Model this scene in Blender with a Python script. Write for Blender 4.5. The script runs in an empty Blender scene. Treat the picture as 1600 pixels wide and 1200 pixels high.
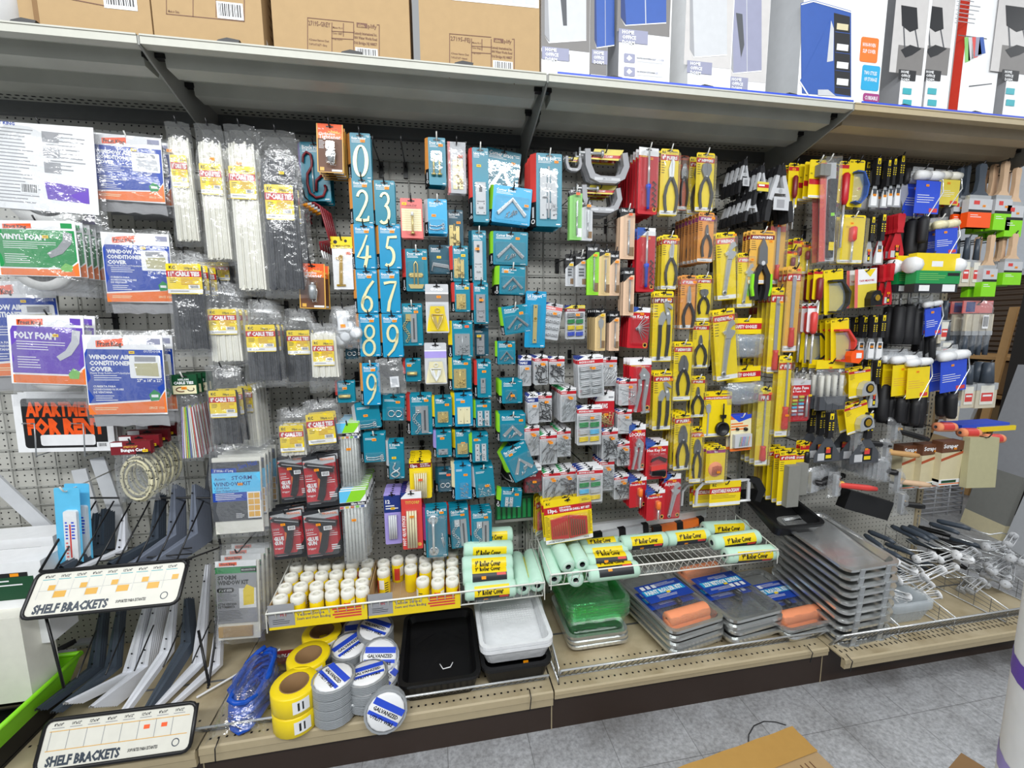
import bpy, math, random
from mathutils import Vector, Matrix, Euler
random.seed(7)
SC = bpy.context.scene
COL = SC.collection
# ---------------------------------------------------------------- camera
CAM = Vector((.819, -2.0105, 1.5579)); FPX = 670.4
YAW, PITCH, ROLL = .1741, .1303, -.009
_f = Vector((math.sin(YAW)*math.cos(PITCH), math.cos(YAW)*math.cos(PITCH), -math.sin(PITCH)))
_r = Vector((math.cos(YAW), -math.sin(YAW), 0)); _u = _r.cross(_f)
_c, _s = math.cos(ROLL), math.sin(ROLL)
RT, UP, FW = _c*_r + _s*_u, -_s*_r + _c*_u, _f
cd = bpy.data.cameras.new('camera'); cam = bpy.data.objects.new('camera', cd); COL.objects.link(cam)
cd.sensor_fit = 'HORIZONTAL'; cd.sensor_width = 36; cd.lens = FPX*36/1600; cd.clip_start = .02
cam.matrix_world = Matrix(((RT.x, UP.x, -FW.x, CAM.x), (RT.y, UP.y, -FW.y, CAM.y), (RT.z, UP.z, -FW.z, CAM.z), (0, 0, 0, 1)))
SC.camera = cam
SC.view_settings.view_transform = 'Standard'; SC.view_settings.look = 'None'
SC.view_settings.gamma = 1; SC.view_settings.use_curve_mapping = False
SC.view_settings.exposure = 0.30
SC.cycles.transparent_max_bounces = 32
SC.cycles.max_bounces = 8
# ---------------------------------------------------------------- light: the shop's ceiling and its tube fittings
W = bpy.data.worlds.new('shop_ambient'); SC.world = W; W.use_nodes = True
W.node_tree.nodes['Background'].inputs[0].default_value = (.93, .97, 1, 1)
W.node_tree.nodes['Background'].inputs[1].default_value = .37
def area(name, loc, sx, sy, power, aim=None, col=(.97, .99, 1)):
 l = bpy.data.lights.new(name, 'AREA'); l.shape = 'RECTANGLE'; l.size = sx; l.size_y = sy; l.energy = power; l.color = col
 o = bpy.data.objects.new(name, l); COL.objects.link(o); o.location = loc
 if aim: o.rotation_euler = (Vector(aim)-Vector(loc)).to_track_quat('-Z', 'Y').to_euler()
 return o
area('ceiling_tube_light', (.6, -1.5, 3.4), 5.5, .25, 16)
area('ceiling_tube_light', (.6, -3.2, 3.4), 5.5, .3, 125, aim=(.9, -.2, 1.1))
area('ceiling_tube_light', (5.6, -1.2, 3.4), 2.5, .25, 22)
area('ceiling_tube_light', (1.0, .9, 3.6), 6, .25, 8)
# pixel of the photograph (1600 x 1200) -> point of the shop on a plane
def _ray(u, v): return RT*((u-800)/FPX) + UP*((600-v)/FPX) + FW
def PY(u, v, y): r = _ray(u, v); return CAM + r*((y-CAM.y)/r.y)
def PZ(u, v, z): r = _ray(u, v); return CAM + r*((z-CAM.z)/r.z)
def PX(u, v, x): r = _ray(u, v); return CAM + r*((x-CAM.x)/r.x)
R = math.radians
# ---------------------------------------------------------------- materials (all node based)
def lin(h):
 h = h.lstrip('#'); o = []
 for i in (0, 2, 4):
  c = int(h[i:i+2], 16)/255; o.append(c/12.92 if c <= .04045 else ((c+.055)/1.055)**2.4)
 return (*o, 1)
PAL = {  # hex, roughness, metallic, variation, noise scale
 'teal': ('0a7f97', .35), 'teal2': ('1590bd', .35), 'cyan': ('2aa6d6', .35), 'dteal': ('0b4f63', .4), 'navy': ('17307c', .4), 'blue': ('1d45a8', .4), 'royal': ('2a4fd0', .4), 'sky': ('62c4ee', .4),
 'yellow': ('f3d616', .35), 'yel2': ('e2cf4a', .35), 'amber': ('e5b04c', .4), 'orangec': ('e69a4a', .4), 'orange': ('f07a2c', .4), 'rust': ('b5522c', .45), 'brown': ('6b432c', .5), 'stk': ('ff9d0a', .5), 'stkr': ('ff6a3a', .5), 'stky': ('f4d21a', .5),
 'red': ('c1202b', .35), 'dred': ('7c1a24', .4), 'red2': ('d9423c', .4), 'pink': ('e0706c', .4), 'mag': ('a03a7c', .4), 'purple': ('6a48b8', .4), 'lilac': ('a99be0', .4), 'vorange': ('ff5a10', .45), 'peach': ('f2986c', .9),
 'green': ('17934c', .4), 'lime': ('8fd82a', .4), 'dgreen': ('0e4a2a', .4), 'gcard': ('7fc262', .4), 'mint': ('bfe3cf', .95), 'limeb': ('8be01c', .4),
 'white': ('f0f1f2', .45), 'offw': ('e6e4d8', .5), 'cream': ('efe6bd', .35), 'tan': ('ddc089', .5), 'tanp': ('e2bfa0', .5), 'grey': ('9b9ca0', .45), 'lgrey': ('c7c9cc', .45), 'dgrey': ('4b4e53', .45), 'slate': ('434c57', .4), 'char': ('2a2c30', .45), 'black': ('121214', .4), 'rubber': ('1b1b1e', .6),
 'natural': ('eceadf', .3), 'tie_black': ('2c2f36', .35), 'bracketg': ('767d8c', .35), 'ptape': ('bd9350', .25), 'bracketw': ('e2e4ea', .35), 'fabric': ('a3a3a5', .8), 'foam': ('d9d9d6', .9),
 'steel': ('c9ccce', .3, .55), 'chrome': ('e6e9ea', .2, .6), 'dsteel': ('808284', .4, .6), 'brass': ('e3cc86', .3, .5), 'gold': ('cfa632', .25, .7), 'alu': ('dcdedd', .22, .85), 'zinc': ('b6babd', .35, .5), 'numeral': ('ede6b4', .35, .2),
 'card': ('b2956c', .8), 'cardd': ('8a6a45', .8), 'wood': ('c79a62', .6), 'woodl': ('d8b795', .6), 'bristle': ('cdc4ae', .9), 'bag_grey': ('8d8e90', .6),
 'lip': ('bcbcb1', .45), 'shelf': ('a5a69c', .45), 'shelfw': ('b5a58a', .45), 'upright': ('8e8f8a', .5), 'deck': ('b3a484', .5), 'kick': ('35271f', .5), 'gridw': ('b4b4ae', .45), 'wirew': ('eeeee6', .35), 'hookb': ('18181a', .35), 'hookw': ('dcdcd6', .35),
 'wallw': ('e6ebf2', .7), 'shutter': ('54483c', .6), 'dark': ('1c1713', .8), 'blackpic': ('1d1e22', .5), 'picg': ('7b7876', .5), 'picl': ('c9c6c4', .5), 'picb': ('b9b8cc', .5), 'wardb': ('2f57a6', .5), 'wardd': ('1c3672', .5), 'lav': ('9395ad', .5), 'stripe': ('e0402c', .4),
 'tealic': ('35a9b4', .4), 'beige': ('b9b48e', .8), 'beige2': ('d6cba6', .8), 'gboard': ('85857f', .7),
}
_M = {}
def M(k):
 if k in _M: return _M[k]
 if k in SPECIAL: m = SPECIAL[k](k)
 else:
  p = PAL[k]; hexc, rough = p[0], p[1]; metal = p[2] if len(p) > 2 else 0
  m = bpy.data.materials.new(k); m.use_nodes = True; nt = m.node_tree; b = nt.nodes['Principled BSDF']
  tc = nt.nodes.new('ShaderNodeTexCoord'); nz = nt.nodes.new('ShaderNodeTexNoise'); nz.inputs['Scale'].default_value = 35; nz.inputs['Detail'].default_value = 2
  nt.links.new(tc.outputs['Object'], nz.inputs['Vector'])
  mx = nt.nodes.new('ShaderNodeMix'); mx.data_type = 'RGBA'
  c = lin(hexc); mx.inputs[6].default_value = tuple(x*.93 for x in c[:3])+(1,); mx.inputs[7].default_value = tuple(min(1, x*1.06) for x in c[:3])+(1,)
  nt.links.new(nz.outputs['Fac'], mx.inputs[0]); nt.links.new(mx.outputs[2], b.inputs['Base Color'])
  b.inputs['Roughness'].default_value = rough; b.inputs['Metallic'].default_value = metal
 _M[k] = m; return m
def _nodes(k):
 m = bpy.data.materials.new(k); m.use_nodes = True; nt = m.node_tree
 return m, nt, nt.nodes['Principled BSDF'], nt.nodes['Material Output']
def N(nt, t, **kw):
 n = nt.nodes.new('ShaderNode'+t)
 for a, b in kw.items():
  if a[0] == 'i': n.inputs[int(a[1:])].default_value = b
  else: setattr(n, a, b)
 return n
def clear_film(tint, gloss, rough, bump, scale, milky=0.0):
 def f(k):
  m, nt, b, out = _nodes(k); nt.nodes.remove(b); L = nt.links.new
  tr = N(nt, 'BsdfTransparent'); tr.inputs[0].default_value = tint
  gl = N(nt, 'BsdfGlossy'); gl.inputs['Roughness'].default_value = rough; gl.inputs['Color'].default_value = (1, 1, 1, 1)
  df = N(nt, 'BsdfDiffuse'); df.inputs[0].default_value = (.9, .92, .94, 1)
  tc = N(nt, 'TexCoord'); nz = N(nt, 'TexNoise'); nz.inputs['Scale'].default_value = scale; nz.inputs['Detail'].default_value = 3
  L(tc.outputs['Object'], nz.inputs['Vector'])
  bp = N(nt, 'Bump'); bp.inputs['Strength'].default_value = bump; bp.inputs['Distance'].default_value = .01
  L(nz.outputs['Fac'], bp.inputs['Height']); L(bp.outputs['Normal'], gl.inputs['Normal'])
  lw = N(nt, 'LayerWeight'); lw.inputs[0].default_value = .25; L(bp.outputs['Normal'], lw.inputs['Normal'])
  mr = N(nt, 'MapRange'); mr.inputs[3].default_value = gloss; mr.inputs[4].default_value = min(1, gloss+.5); L(lw.outputs['Facing'], mr.inputs[0])
  m1 = N(nt, 'MixShader'); L(mr.outputs[0], m1.inputs[0]); L(tr.outputs[0], m1.inputs[1]); L(gl.outputs[0], m1.inputs[2])
  m2 = N(nt, 'MixShader'); m2.inputs[0].default_value = milky; L(m1.outputs[0], m2.inputs[1]); L(df.outputs[0], m2.inputs[2])
  L(m2.outputs[0], out.inputs[0]); return m
 return f
def peg_mat(k):
 m, nt, b, out = _nodes(k); L = nt.links.new
 tc = N(nt, 'TexCoord'); sp = N(nt, 'SeparateXYZ'); L(tc.outputs['Object'], sp.inputs[0])
 def cell(o):
  a = N(nt, 'Math', operation='DIVIDE'); L(o, a.inputs[0]); a.inputs[1].default_value = .0254
  r = N(nt, 'Math', operation='FRACT'); L(a.outputs[0], r.inputs[0])
  s = N(nt, 'Math', operation='SUBTRACT'); L(r.outputs[0], s.inputs[0]); s.inputs[1].default_value = .5
  q = N(nt, 'Math', operation='MULTIPLY'); L(s.outputs[0], q.inputs[0]); L(s.outputs[0], q.inputs[1]); return q.outputs[0]
 ad = N(nt, 'Math', operation='ADD'); L(cell(sp.outputs[0]), ad.inputs[0]); L(cell(sp.outputs[2]), ad.inputs[1])
 lt = N(nt, 'Math', operation='LESS_THAN'); L(ad.outputs[0], lt.inputs[0]); lt.inputs[1].default_value = .0155
 nz = N(nt, 'TexNoise'); nz.inputs['Scale'].default_value = 3; L(tc.outputs['Object'], nz.inputs['Vector'])
 mx = N(nt, 'Mix', data_type='RGBA'); mx.inputs[6].default_value = lin('c9c8c0'); mx.inputs[7].default_value = lin('b9b8b1'); L(nz.outputs['Fac'], mx.inputs[0])
 m2 = N(nt, 'Mix', data_type='RGBA'); L(lt.outputs[0], m2.inputs[0]); L(mx.outputs[2], m2.inputs[6]); m2.inputs[7].default_value = lin('17161a')
 L(m2.outputs[2], b.inputs['Base Color']); b.inputs['Roughness'].default_value = .5; return m
def floor_mat(k):
 m, nt, b, out = _nodes(k); L = nt.links.new
 tc = N(nt, 'TexCoord'); n1 = N(nt, 'TexNoise'); n1.inputs['Scale'].default_value = 60; n1.inputs['Detail'].default_value = 6; n1.inputs['Roughness'].default_value = .7
 n2 = N(nt, 'TexNoise'); n2.inputs['Scale'].default_value = 2.2; n2.inputs['Detail'].default_value = 5
 mp = N(nt, 'Mapping'); mp.inputs['Location'].default_value = (.1, .16, 0); L(tc.outputs['Object'], mp.inputs[0])
 br = N(nt, 'TexBrick'); br.offset = 0; br.inputs['Scale'].default_value = 1; br.inputs['Brick Width'].default_value = .305; br.inputs['Row Height'].default_value = .305; br.inputs['Mortar Size'].default_value = .0016
 br.inputs['Color1'].default_value = (1, 1, 1, 1); br.inputs['Color2'].default_value = (.93, .93, .93, 1); br.inputs['Mortar'].default_value = (.5, .5, .5, 1)
 L(mp.outputs[0], br.inputs['Vector']); L(tc.outputs['Object'], n1.inputs['Vector']); L(tc.outputs['Object'], n2.inputs['Vector'])
 c1 = N(nt, 'ValToRGB'); c1.color_ramp.elements[0].position = .3; c1.color_ramp.elements[0].color = lin('8f9194'); c1.color_ramp.elements[1].position = .62; c1.color_ramp.elements[1].color = lin('c9cbcf'); L(n1.outputs['Fac'], c1.inputs[0])
 c2 = N(nt, 'ValToRGB'); c2.color_ramp.elements[0].position = .32; c2.color_ramp.elements[0].color = lin('77736c'); c2.color_ramp.elements[1].position = .52; c2.color_ramp.elements[1].color = (1, 1, 1, 1); L(n2.outputs['Fac'], c2.inputs[0])
 m1 = N(nt, 'Mix', data_type='RGBA', blend_type='MULTIPLY'); m1.inputs[0].default_value = 1; L(c1.outputs[0], m1.inputs[6]); L(br.outputs['Color'], m1.inputs[7])
 m2 = N(nt, 'Mix', data_type='RGBA', blend_type='MULTIPLY'); m2.inputs[0].default_value = .6; L(m1.outputs[2], m2.inputs[6]); L(c2.outputs[0], m2.inputs[7])
 # trodden-in dirt along the foot of the shelving
 sp = N(nt, 'SeparateXYZ'); L(tc.outputs['Object'], sp.inputs[0])
 mr = N(nt, 'MapRange'); mr.inputs[1].default_value = -.95; mr.inputs[2].default_value = -.55; mr.inputs[3].default_value = 0; mr.inputs[4].default_value = .8; L(sp.outputs[1], mr.inputs[0])
 n3 = N(nt, 'TexNoise'); n3.inputs['Scale'].default_value = 9; n3.inputs['Detail'].default_value = 5; L(tc.outputs['Object'], n3.inputs['Vector'])
 mm = N(nt, 'Math', operation='MULTIPLY'); L(mr.outputs[0], mm.inputs[0]); L(n3.outputs['Fac'], mm.inputs[1])
 m3 = N(nt, 'Mix', data_type='RGBA'); L(mm.outputs[0], m3.inputs[0]); L(m2.outputs[2], m3.inputs[6]); m3.inputs[7].default_value = lin('4c453d')
 L(m3.outputs[2], b.inputs['Base Color']); b.inputs['Roughness'].default_value = .45; return m
def slotdeck(k):
 m, nt, b, out = _nodes(k); L = nt.links.new
 tc = N(nt, 'TexCoord'); nz = N(nt, 'TexNoise'); nz.inputs['Scale'].default_value = 7; nz.inputs['Detail'].default_value = 5; L(tc.outputs['Object'], nz.inputs['Vector'])
 c = N(nt, 'ValToRGB'); c.color_ramp.elements[0].position = .3; c.color_ramp.elements[0].color = lin('9c8c6c'); c.color_ramp.elements[1].position = .6; c.color_ramp.elements[1].color = lin('bcae90'); L(nz.outputs['Fac'], c.inputs[0])
 L(c.outputs[0], b.inputs['Base Color']); b.inputs['Roughness'].default_value = .5; return m
def shelf_steel(k):
 m, nt, b, out = _nodes(k); L = nt.links.new
 tc = N(nt, 'TexCoord'); nz = N(nt, 'TexNoise'); nz.inputs['Scale'].default_value = 5; nz.inputs['Detail'].default_value = 6; L(tc.outputs['Object'], nz.inputs['Vector'])
 c = N(nt, 'ValToRGB'); c.color_ramp.elements[0].position = .25; c.color_ramp.elements[0].color = lin('a3a49b'); c.color_ramp.elements[1].position = .6; c.color_ramp.elements[1].color = lin('b5b6ac'); L(nz.outputs['Fac'], c.inputs[0])
 L(c.outputs[0], b.inputs['Base Color']); b.inputs['Roughness'].default_value = .45; return m
def shutter_mat(k):
 m, nt, b, out = _nodes(k); L = nt.links.new
 tc = N(nt, 'TexCoord'); wv = N(nt, 'TexWave'); wv.bands_direction = 'Z'; wv.inputs['Scale'].default_value = 6; L(tc.outputs['Object'], wv.inputs['Vector'])
 bp = N(nt, 'Bump'); bp.inputs['Distance'].default_value = .02; L(wv.outputs['Fac'], bp.inputs['Height']); L(bp.outputs[0], b.inputs['Normal'])
 b.inputs['Base Color'].default_value = lin('5a4c40'); b.inputs['Roughness'].default_value = .5; return m
def plastic_tint(hexc, alpha):
 def f(k):
  m, nt, b, out = _nodes(k); L = nt.links.new
  b.inputs['Base Color'].default_value = lin(hexc); b.inputs['Roughness'].default_value = .15; b.inputs['Alpha'].default_value = alpha
  tc = N(nt, 'TexCoord'); nz = N(nt, 'TexNoise'); nz.inputs['Scale'].default_value = 30; L(tc.outputs['Object'], nz.inputs['Vector'])
  bp = N(nt, 'Bump'); bp.inputs['Strength'].default_value = .3; bp.inputs['Distance'].default_value = .01; L(nz.outputs['Fac'], bp.inputs['Height']); L(bp.outputs[0], b.inputs['Normal']); return m
 return f
def cord_mat(k):
 m, nt, b, out = _nodes(k); L = nt.links.new
 tc = N(nt, 'TexCoord'); vo = N(nt, 'TexVoronoi'); vo.inputs['Scale'].default_value = 95; L(tc.outputs['Object'], vo.inputs['Vector'])
 c = N(nt, 'ValToRGB'); c.color_ramp.interpolation = 'CONSTANT'; c.color_ramp.elements[0].color = lin('3a382c'); c.color_ramp.elements[1].position = .28; c.color_ramp.elements[1].color = lin('cfc9a8'); L(vo.outputs['Distance'], c.inputs[0])
 L(c.outputs[0], b.inputs['Base Color']); b.inputs['Roughness'].default_value = .8; return m
SPECIAL = {
 'bag': clear_film((.97, .975, .98, 1), .05, .14, .9, 30, .06), 'bagm': clear_film((.95, .96, .97, 1), .06, .15, .9, 24, .13),
 'blister': clear_film((.97, .98, .98, 1), .05, .08, .25, 18, .02), 'film': clear_film((.97, .98, .985, 1), .06, .1, .8, 30, .02),
 'pegboard': peg_mat, 'floor': floor_mat, 'decks': slotdeck, 'shelf_steel': shelf_steel, 'rollshut': shutter_mat, 'bungee': cord_mat,
 'gplast': clear_film((.50, .97, .66, 1), .12, .1, .3, 20, .03), 'clearp': plastic_tint('dfe6ea', .35), 'bluep': plastic_tint('1456c8', .8), 'whitep': plastic_tint('f2f4f6', .9), 'gstick': plastic_tint('e6e6e0', .85), 'lens': plastic_tint('9fb0bf', .35),
}
# ---------------------------------------------------------------- mesh builder
KIDS = {}
_TX = {}
def text_mesh(s, bold=0.012):
 key = (s, bold)
 if key in _TX: return _TX[key]
 c = bpy.data.curves.new('t', 'FONT'); c.body = s; c.size = 1; c.offset = bold; c.resolution_u = 1; c.fill_mode = 'FRONT'
 o = bpy.data.objects.new('t', c); me = bpy.data.meshes.new_from_object(o)
 vs = [v.co.to_2d() for v in me.vertices]; fs = [tuple(p.vertices) for p in me.polygons]
 x0 = min(v.x for v in vs); x1 = max(v.x for v in vs); y0 = min(v.y for v in vs); y1 = max(v.y for v in vs)
 h = .73
 vs = [((v.x-x0)/h, (v.y-0)/h) for v in vs]
 bpy.data.meshes.remove(me); bpy.data.objects.remove(o); bpy.data.curves.remove(c)
 _TX[key] = (vs, fs, (x1-x0)/h); return _TX[key]
class MB:
 def __init__(s): s.v = []; s.f = []; s.m = []; s.ms = []; s.sm = []; s.T = None
 def mi(s, k):
  if k not in s.ms: s.ms.append(k)
  return s.ms.index(k)
 def add(s, vs, fs, mat, smooth=False):
  n = len(s.v)
  if s.T is not None: vs = [tuple(s.T @ Vector(q)) for q in vs]
  s.v += [tuple(q) for q in vs]; i = s.mi(mat)
  for f in fs: s.f.append(tuple(a+n for a in f)); s.m.append(i); s.sm.append(smooth)
 def box(s, x0, y0, z0, x1, y1, z1, mat):
  s.add([(x0, y0, z0), (x1, y0, z0), (x1, y1, z0), (x0, y1, z0), (x0, y0, z1), (x1, y0, z1), (x1, y1, z1), (x0, y1, z1)],
              [(0, 1, 5, 4), (1, 2, 6, 5), (2, 3, 7, 6), (3, 0, 4, 7), (4, 5, 6, 7), (3, 2, 1, 0)], mat)
 def rect(s, x0, z0, x1, z1, y, mat): s.add([(x0, y, z0), (x1, y, z0), (x1, y, z1), (x0, y, z1)], [(0, 1, 2, 3)], mat)
 def quad(s, pts, mat): s.add(pts, [tuple(range(len(pts)))], mat)
 def poly(s, pts, y, mat): s.add([(a, y, b) for a, b in pts], [tuple(range(len(pts)))], mat)
 def extrude(s, pts, y0, y1, mat):
  n = len(pts)
  ar = sum(pts[i][0]*pts[(i+1) % n][1]-pts[(i+1) % n][0]*pts[i][1] for i in range(n))
  if ar < 0: pts = pts[::-1]
  s.add([(a, y0, b) for a, b in pts]+[(a, y1, b) for a, b in pts], [tuple(range(n)), tuple(range(2*n-1, n-1, -1))]+[(i, n+i, n+(i+1) % n, (i+1) % n) for i in range(n)], mat)
 def ribbon(s, pts, y0, y1, mat):
  """pts: (x, z, width)"""
  L, Rr = [], []; n = len(pts)
  for i, (x, z, w) in enumerate(pts):
   a = pts[max(0, i-1)]; b = pts[min(n-1, i+1)]; dx, dz = b[0]-a[0], b[1]-a[1]; l = math.hypot(dx, dz) or 1
   L.append((x-dz/l*w/2, z+dx/l*w/2)); Rr.append((x+dz/l*w/2, z-dx/l*w/2))
  vs = [(a, y0, b) for a, b in L]+[(a, y0, b) for a, b in Rr]+[(a, y1, b) for a, b in L]+[(a, y1, b) for a, b in Rr]
  fs = []
  for i in range(n-1): fs += [(n+i, n+i+1, i+1, i), (i, i+1, 2*n+i+1, 2*n+i), (3*n+i, 3*n+i+1, n+i+1, n+i), (2*n+i, 2*n+i+1, 3*n+i+1, 3*n+i)]
  fs += [(0, 2*n, 3*n, n), (n-1, 2*n-1, 4*n-1, 3*n-1)]
  s.add(vs, fs, mat)
 def text(s, t, x, z, h, y, mat, maxw=None, align='l', bold=.012, rot=0, sx=1.0):
  if not t.strip(): return
  vs, fs, w = text_mesh(t, bold); k = h*sx
  if maxw and w*k > maxw: k = maxw/w
  off = {'l': 0, 'c': -w*k/2, 'r': -w*k}[align]; c, sn = math.cos(rot), math.sin(rot); out = []
  for a, b in vs: p, q = a*k+off, b*h; out.append((x+p*c-q*sn, y, z+p*sn+q*c))
  s.add(out, fs, mat)
 def lines(s, x0, z0, x1, z1, n, y, mat, fill=.45, seed=1):
  rr = random.Random(seed); hh = (z1-z0)/n
  for i in range(n): zt = z1-i*hh; s.rect(x0, zt-hh*fill, x0+(x1-x0)*rr.uniform(.6, 1), zt, y, mat)
 def barcode(s, x0, z0, x1, z1, y, seed=3):
  s.rect(x0, z0, x1, z1, y, 'white'); rr = random.Random(seed); x = x0+(x1-x0)*.08
  while x < x1-(x1-x0)*.1:
   w = (x1-x0)*rr.choice((.02, .03, .05)); s.rect(x, z0+(z1-z0)*.15, x+w, z1-(z1-z0)*.1, y-.0002, 'black'); x += w+(x1-x0)*rr.choice((.03, .04))
 def tube(s, pts, r, mat, n=6, cap=True, smooth=True):
  P = [Vector(p) for p in pts]; k = len(P); rs = r if isinstance(r, (list, tuple)) else [r]*k; vs = []; fs = []
  t0 = (P[1]-P[0]).normalized(); ref = Vector((0, 0, 1)) if abs(t0.z) < .9 else Vector((1, 0, 0)); nn = t0.cross(ref).normalized()
  for i in range(k):
   t = (P[min(i+1, k-1)]-P[max(i-1, 0)]); t = t.normalized() if t.length > 1e-9 else t0
   nn = (nn-t*nn.dot(t)); nn = nn.normalized() if nn.length > 1e-6 else t.orthogonal().normalized(); bb = t.cross(nn)
   for j in range(n): a = 2*math.pi*j/n; vs.append(tuple(P[i]+(nn*math.cos(a)+bb*math.sin(a))*rs[i]))
  for i in range(k-1):
   for j in range(n): fs.append((i*n+j, i*n+(j+1) % n, (i+1)*n+(j+1) % n, (i+1)*n+j))
  if cap: fs += [tuple(range(n-1, -1, -1)), tuple(range((k-1)*n, k*n))]
  s.add(vs, fs, mat, smooth)
 def lathe(s, prof, mat, n=16, axis='z', c=(0, 0, 0), a0=0, a1=2*math.pi, smooth=True):
  """prof: (radius, height); revolve about axis through c"""
  full = abs(a1-a0-2*math.pi) < 1e-6; k = n if full else n+1; vs = []; fs = []
  for r, h in prof:
   for j in range(k):
    a = a0+(a1-a0)*j/n; p, q = r*math.cos(a), r*math.sin(a)
    vs.append({'z': (c[0]+p, c[1]+q, c[2]+h), 'x': (c[0]+h, c[1]+p, c[2]+q), 'y': (c[0]+p, c[1]+h, c[2]+q)}[axis])
  for i in range(len(prof)-1):
   for j in range(n): b = (j+1) % k; fs.append((i*k+j, i*k+b, (i+1)*k+b, (i+1)*k+j))
  s.add(vs, fs, mat, smooth)
 def disc(s, x, z, r, y, mat, n=12): s.add([(x+r*math.cos(2*math.pi*i/n), y, z+r*math.sin(2*math.pi*i/n)) for i in range(n)], [tuple(range(n))], mat)
 def grid(s, fn, nu, nv, mat, smooth=True):
  s.add([fn(i/nu, j/nv) for j in range(nv+1) for i in range(nu+1)], [(j*(nu+1)+i, j*(nu+1)+i+1, (j+1)*(nu+1)+i+1, (j+1)*(nu+1)+i) for j in range(nv) for i in range(nu)], mat, smooth)
 def build(s, name, parent=None, **props):
  me = bpy.data.meshes.new(name); me.from_pydata(s.v, [], s.f)
  for k in s.ms: me.materials.append(M(k))
  me.polygons.foreach_set('material_index', s.m); me.polygons.foreach_set('use_smooth', s.sm); me.update()
  o = bpy.data.objects.new(name, me); COL.objects.link(o)
  if parent is not None: o.parent = parent; KIDS.setdefault(parent.name, []).append(o)
  for k, v in props.items(): o[k] = v
  return o
def rrect(x0, z0, x1, z1, r, n=3):
 o = []
 for cx, cz, a in ((x1-r, z1-r, 0), (x0+r, z1-r, 90), (x0+r, z0+r, 180), (x1-r, z0+r, 270)):
  for i in range(n+1): t = R(a+90*i/n); o.append((cx+r*math.cos(t), cz+r*math.sin(t)))
 return o
def arc(cx, cz, rx, rz, a0, a1, n, w=None):
 o = []
 for i in range(n+1):
  a = R(a0+(a1-a0)*i/n); p = (cx+rx*math.cos(a), cz+rz*math.sin(a)); o.append(p if w is None else (*p, w if not callable(w) else w(a)))
 return o
# ---------------------------------------------------------------- things
def empty(name, loc=(0, 0, 0)):
 o = bpy.data.objects.new(name, None); o.empty_display_size = .02; COL.objects.link(o); o.location = loc; return o
def tag(o, label, cat, group=None, kind=None):
 if label: o['label'] = label
 if cat: o['category'] = cat
 if group: o['group'] = group
 if kind: o['kind'] = kind
 return o
def struct(o): o['kind'] = 'structure'; return o
def copy_tree(o, parent=None):
 c = o.copy(); COL.objects.link(c)
 if parent is not None: c.parent = parent; KIDS.setdefault(parent.name, []).append(c)
 for ch in list(KIDS.get(o.name, ())): copy_tree(ch, c)
 return c
ORD = ['front', 'second', 'third', 'fourth', 'fifth', 'sixth', 'seventh', 'eighth', 'ninth', 'tenth', 'eleventh', 'twelfth', 'thirteenth', 'fourteenth', 'fifteenth', 'sixteenth']
_HK = {}
def hook(x, z, d, what, col='hookb', up=.02, plate=True):
 """a peg hook: wire from the wall to just past the front pack, tip turned up"""
 key = (round(d, 2), col, up)
 if key not in _HK:
  d = key[0]; b = MB(); b.tube([(0, -.004, 0), (0, -d-.006, -.004), (0, -d-.014, 0), (0, -d-.026, up)], .0027, col, 6)
  o = b.build('peg_hook');
  p = MB(); p.box(-.009, -.0095, -.045, .009, -.0035, .02, 'hookb'); p.build('back_plate', o); _HK[key] = o; first = True
 else: o = copy_tree(_HK[key])
 o.location = (x, 0, z);
 if plate is False: pass
 tag(o, ('white' if col == 'hookw' else 'black')+' wire peg hook holding the '+' '.join(what.split()[:10]), 'hook', 'peg hooks on the grid wall'); return o
def stack(make, u, v, w, h, d, label, cat, name, n=1, dy=.02, group=None, roll=0, yaw=0, hk='hookb', spread=0, hw=None, seed=None, hl=None, fx=None, **kw):
 """one pack seen at pixel (u, v)=top middle, w x h pixels, hanging d metres in front of the wall; n-1 like it behind on the same hook"""
 p = PY(u, v, -d); Wd = PY(u+w/2, v+h/2, -d).x-PY(u-w/2, v+h/2, -d).x; Hd = p.z-PY(u, v+h, -d).z
 rr = random.Random(seed if seed is not None else int(u*7+v))
 root = empty(name); make(root, Wd, Hd, **kw)
 hz = .008
 for i in range(n):
  o = root if i == 0 else copy_tree(root)
  jr = 0 if i == 0 else rr.uniform(-1.3, 1.3)+spread*i
  o.location = (p.x+(0 if i == 0 else rr.uniform(-.002, .002)), -d+dy*i, p.z+(.0005*i)); o.rotation_euler = (0, -R(roll+jr), R(yaw))
  lab = label if n == 1 else label+', '+('frontmost' if i == 0 else ORD[i]+' from front')
  tag(o, lab, cat, group or (None if n == 1 else 'packs: '+label))
 if fx: fx(root, Wd, Hd)
 if hk: hook(p.x, p.z-hz, d, hl or label, hk)
 return root
# ---------------------------------------------------------------- the shelving and the shop around it
b = MB(); b.box(-3, -4.6, 0, 7, -4.5, 2.2, 'dgrey'); struct(b.build('wall_light_block'))   # unseen dark slab for the aisle opposite, added to block low ambient light
S4 = 1.2192; BX = [-S4, 0, S4, 2*S4, 3*S4]
b = MB(); b.quad([(-2.2, -6, 0), (9, -6, 0), (9, 4.5, 0), (-2.2, 4.5, 0)], 'floor'); struct(b.build('floor'))
b = MB()
for i in range(4): b.box(BX[i]+.004, 0, .10, BX[i+1]-.004, .018, 2.392, 'pegboard')
struct(b.build('wall_back'))
for i, x in enumerate(BX):
 b = MB(); b.box(x-.02, -.006, .08, x+.02, .03, 2.39, 'upright' if i < 4 else 'deck')
 for k in range(86): b.rect(x-.004, .15+k*.0254, x+.004, .15+k*.0254+.013, -.0063, 'black')
 struct(b.build('trim_%d' % (i+1)))
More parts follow.
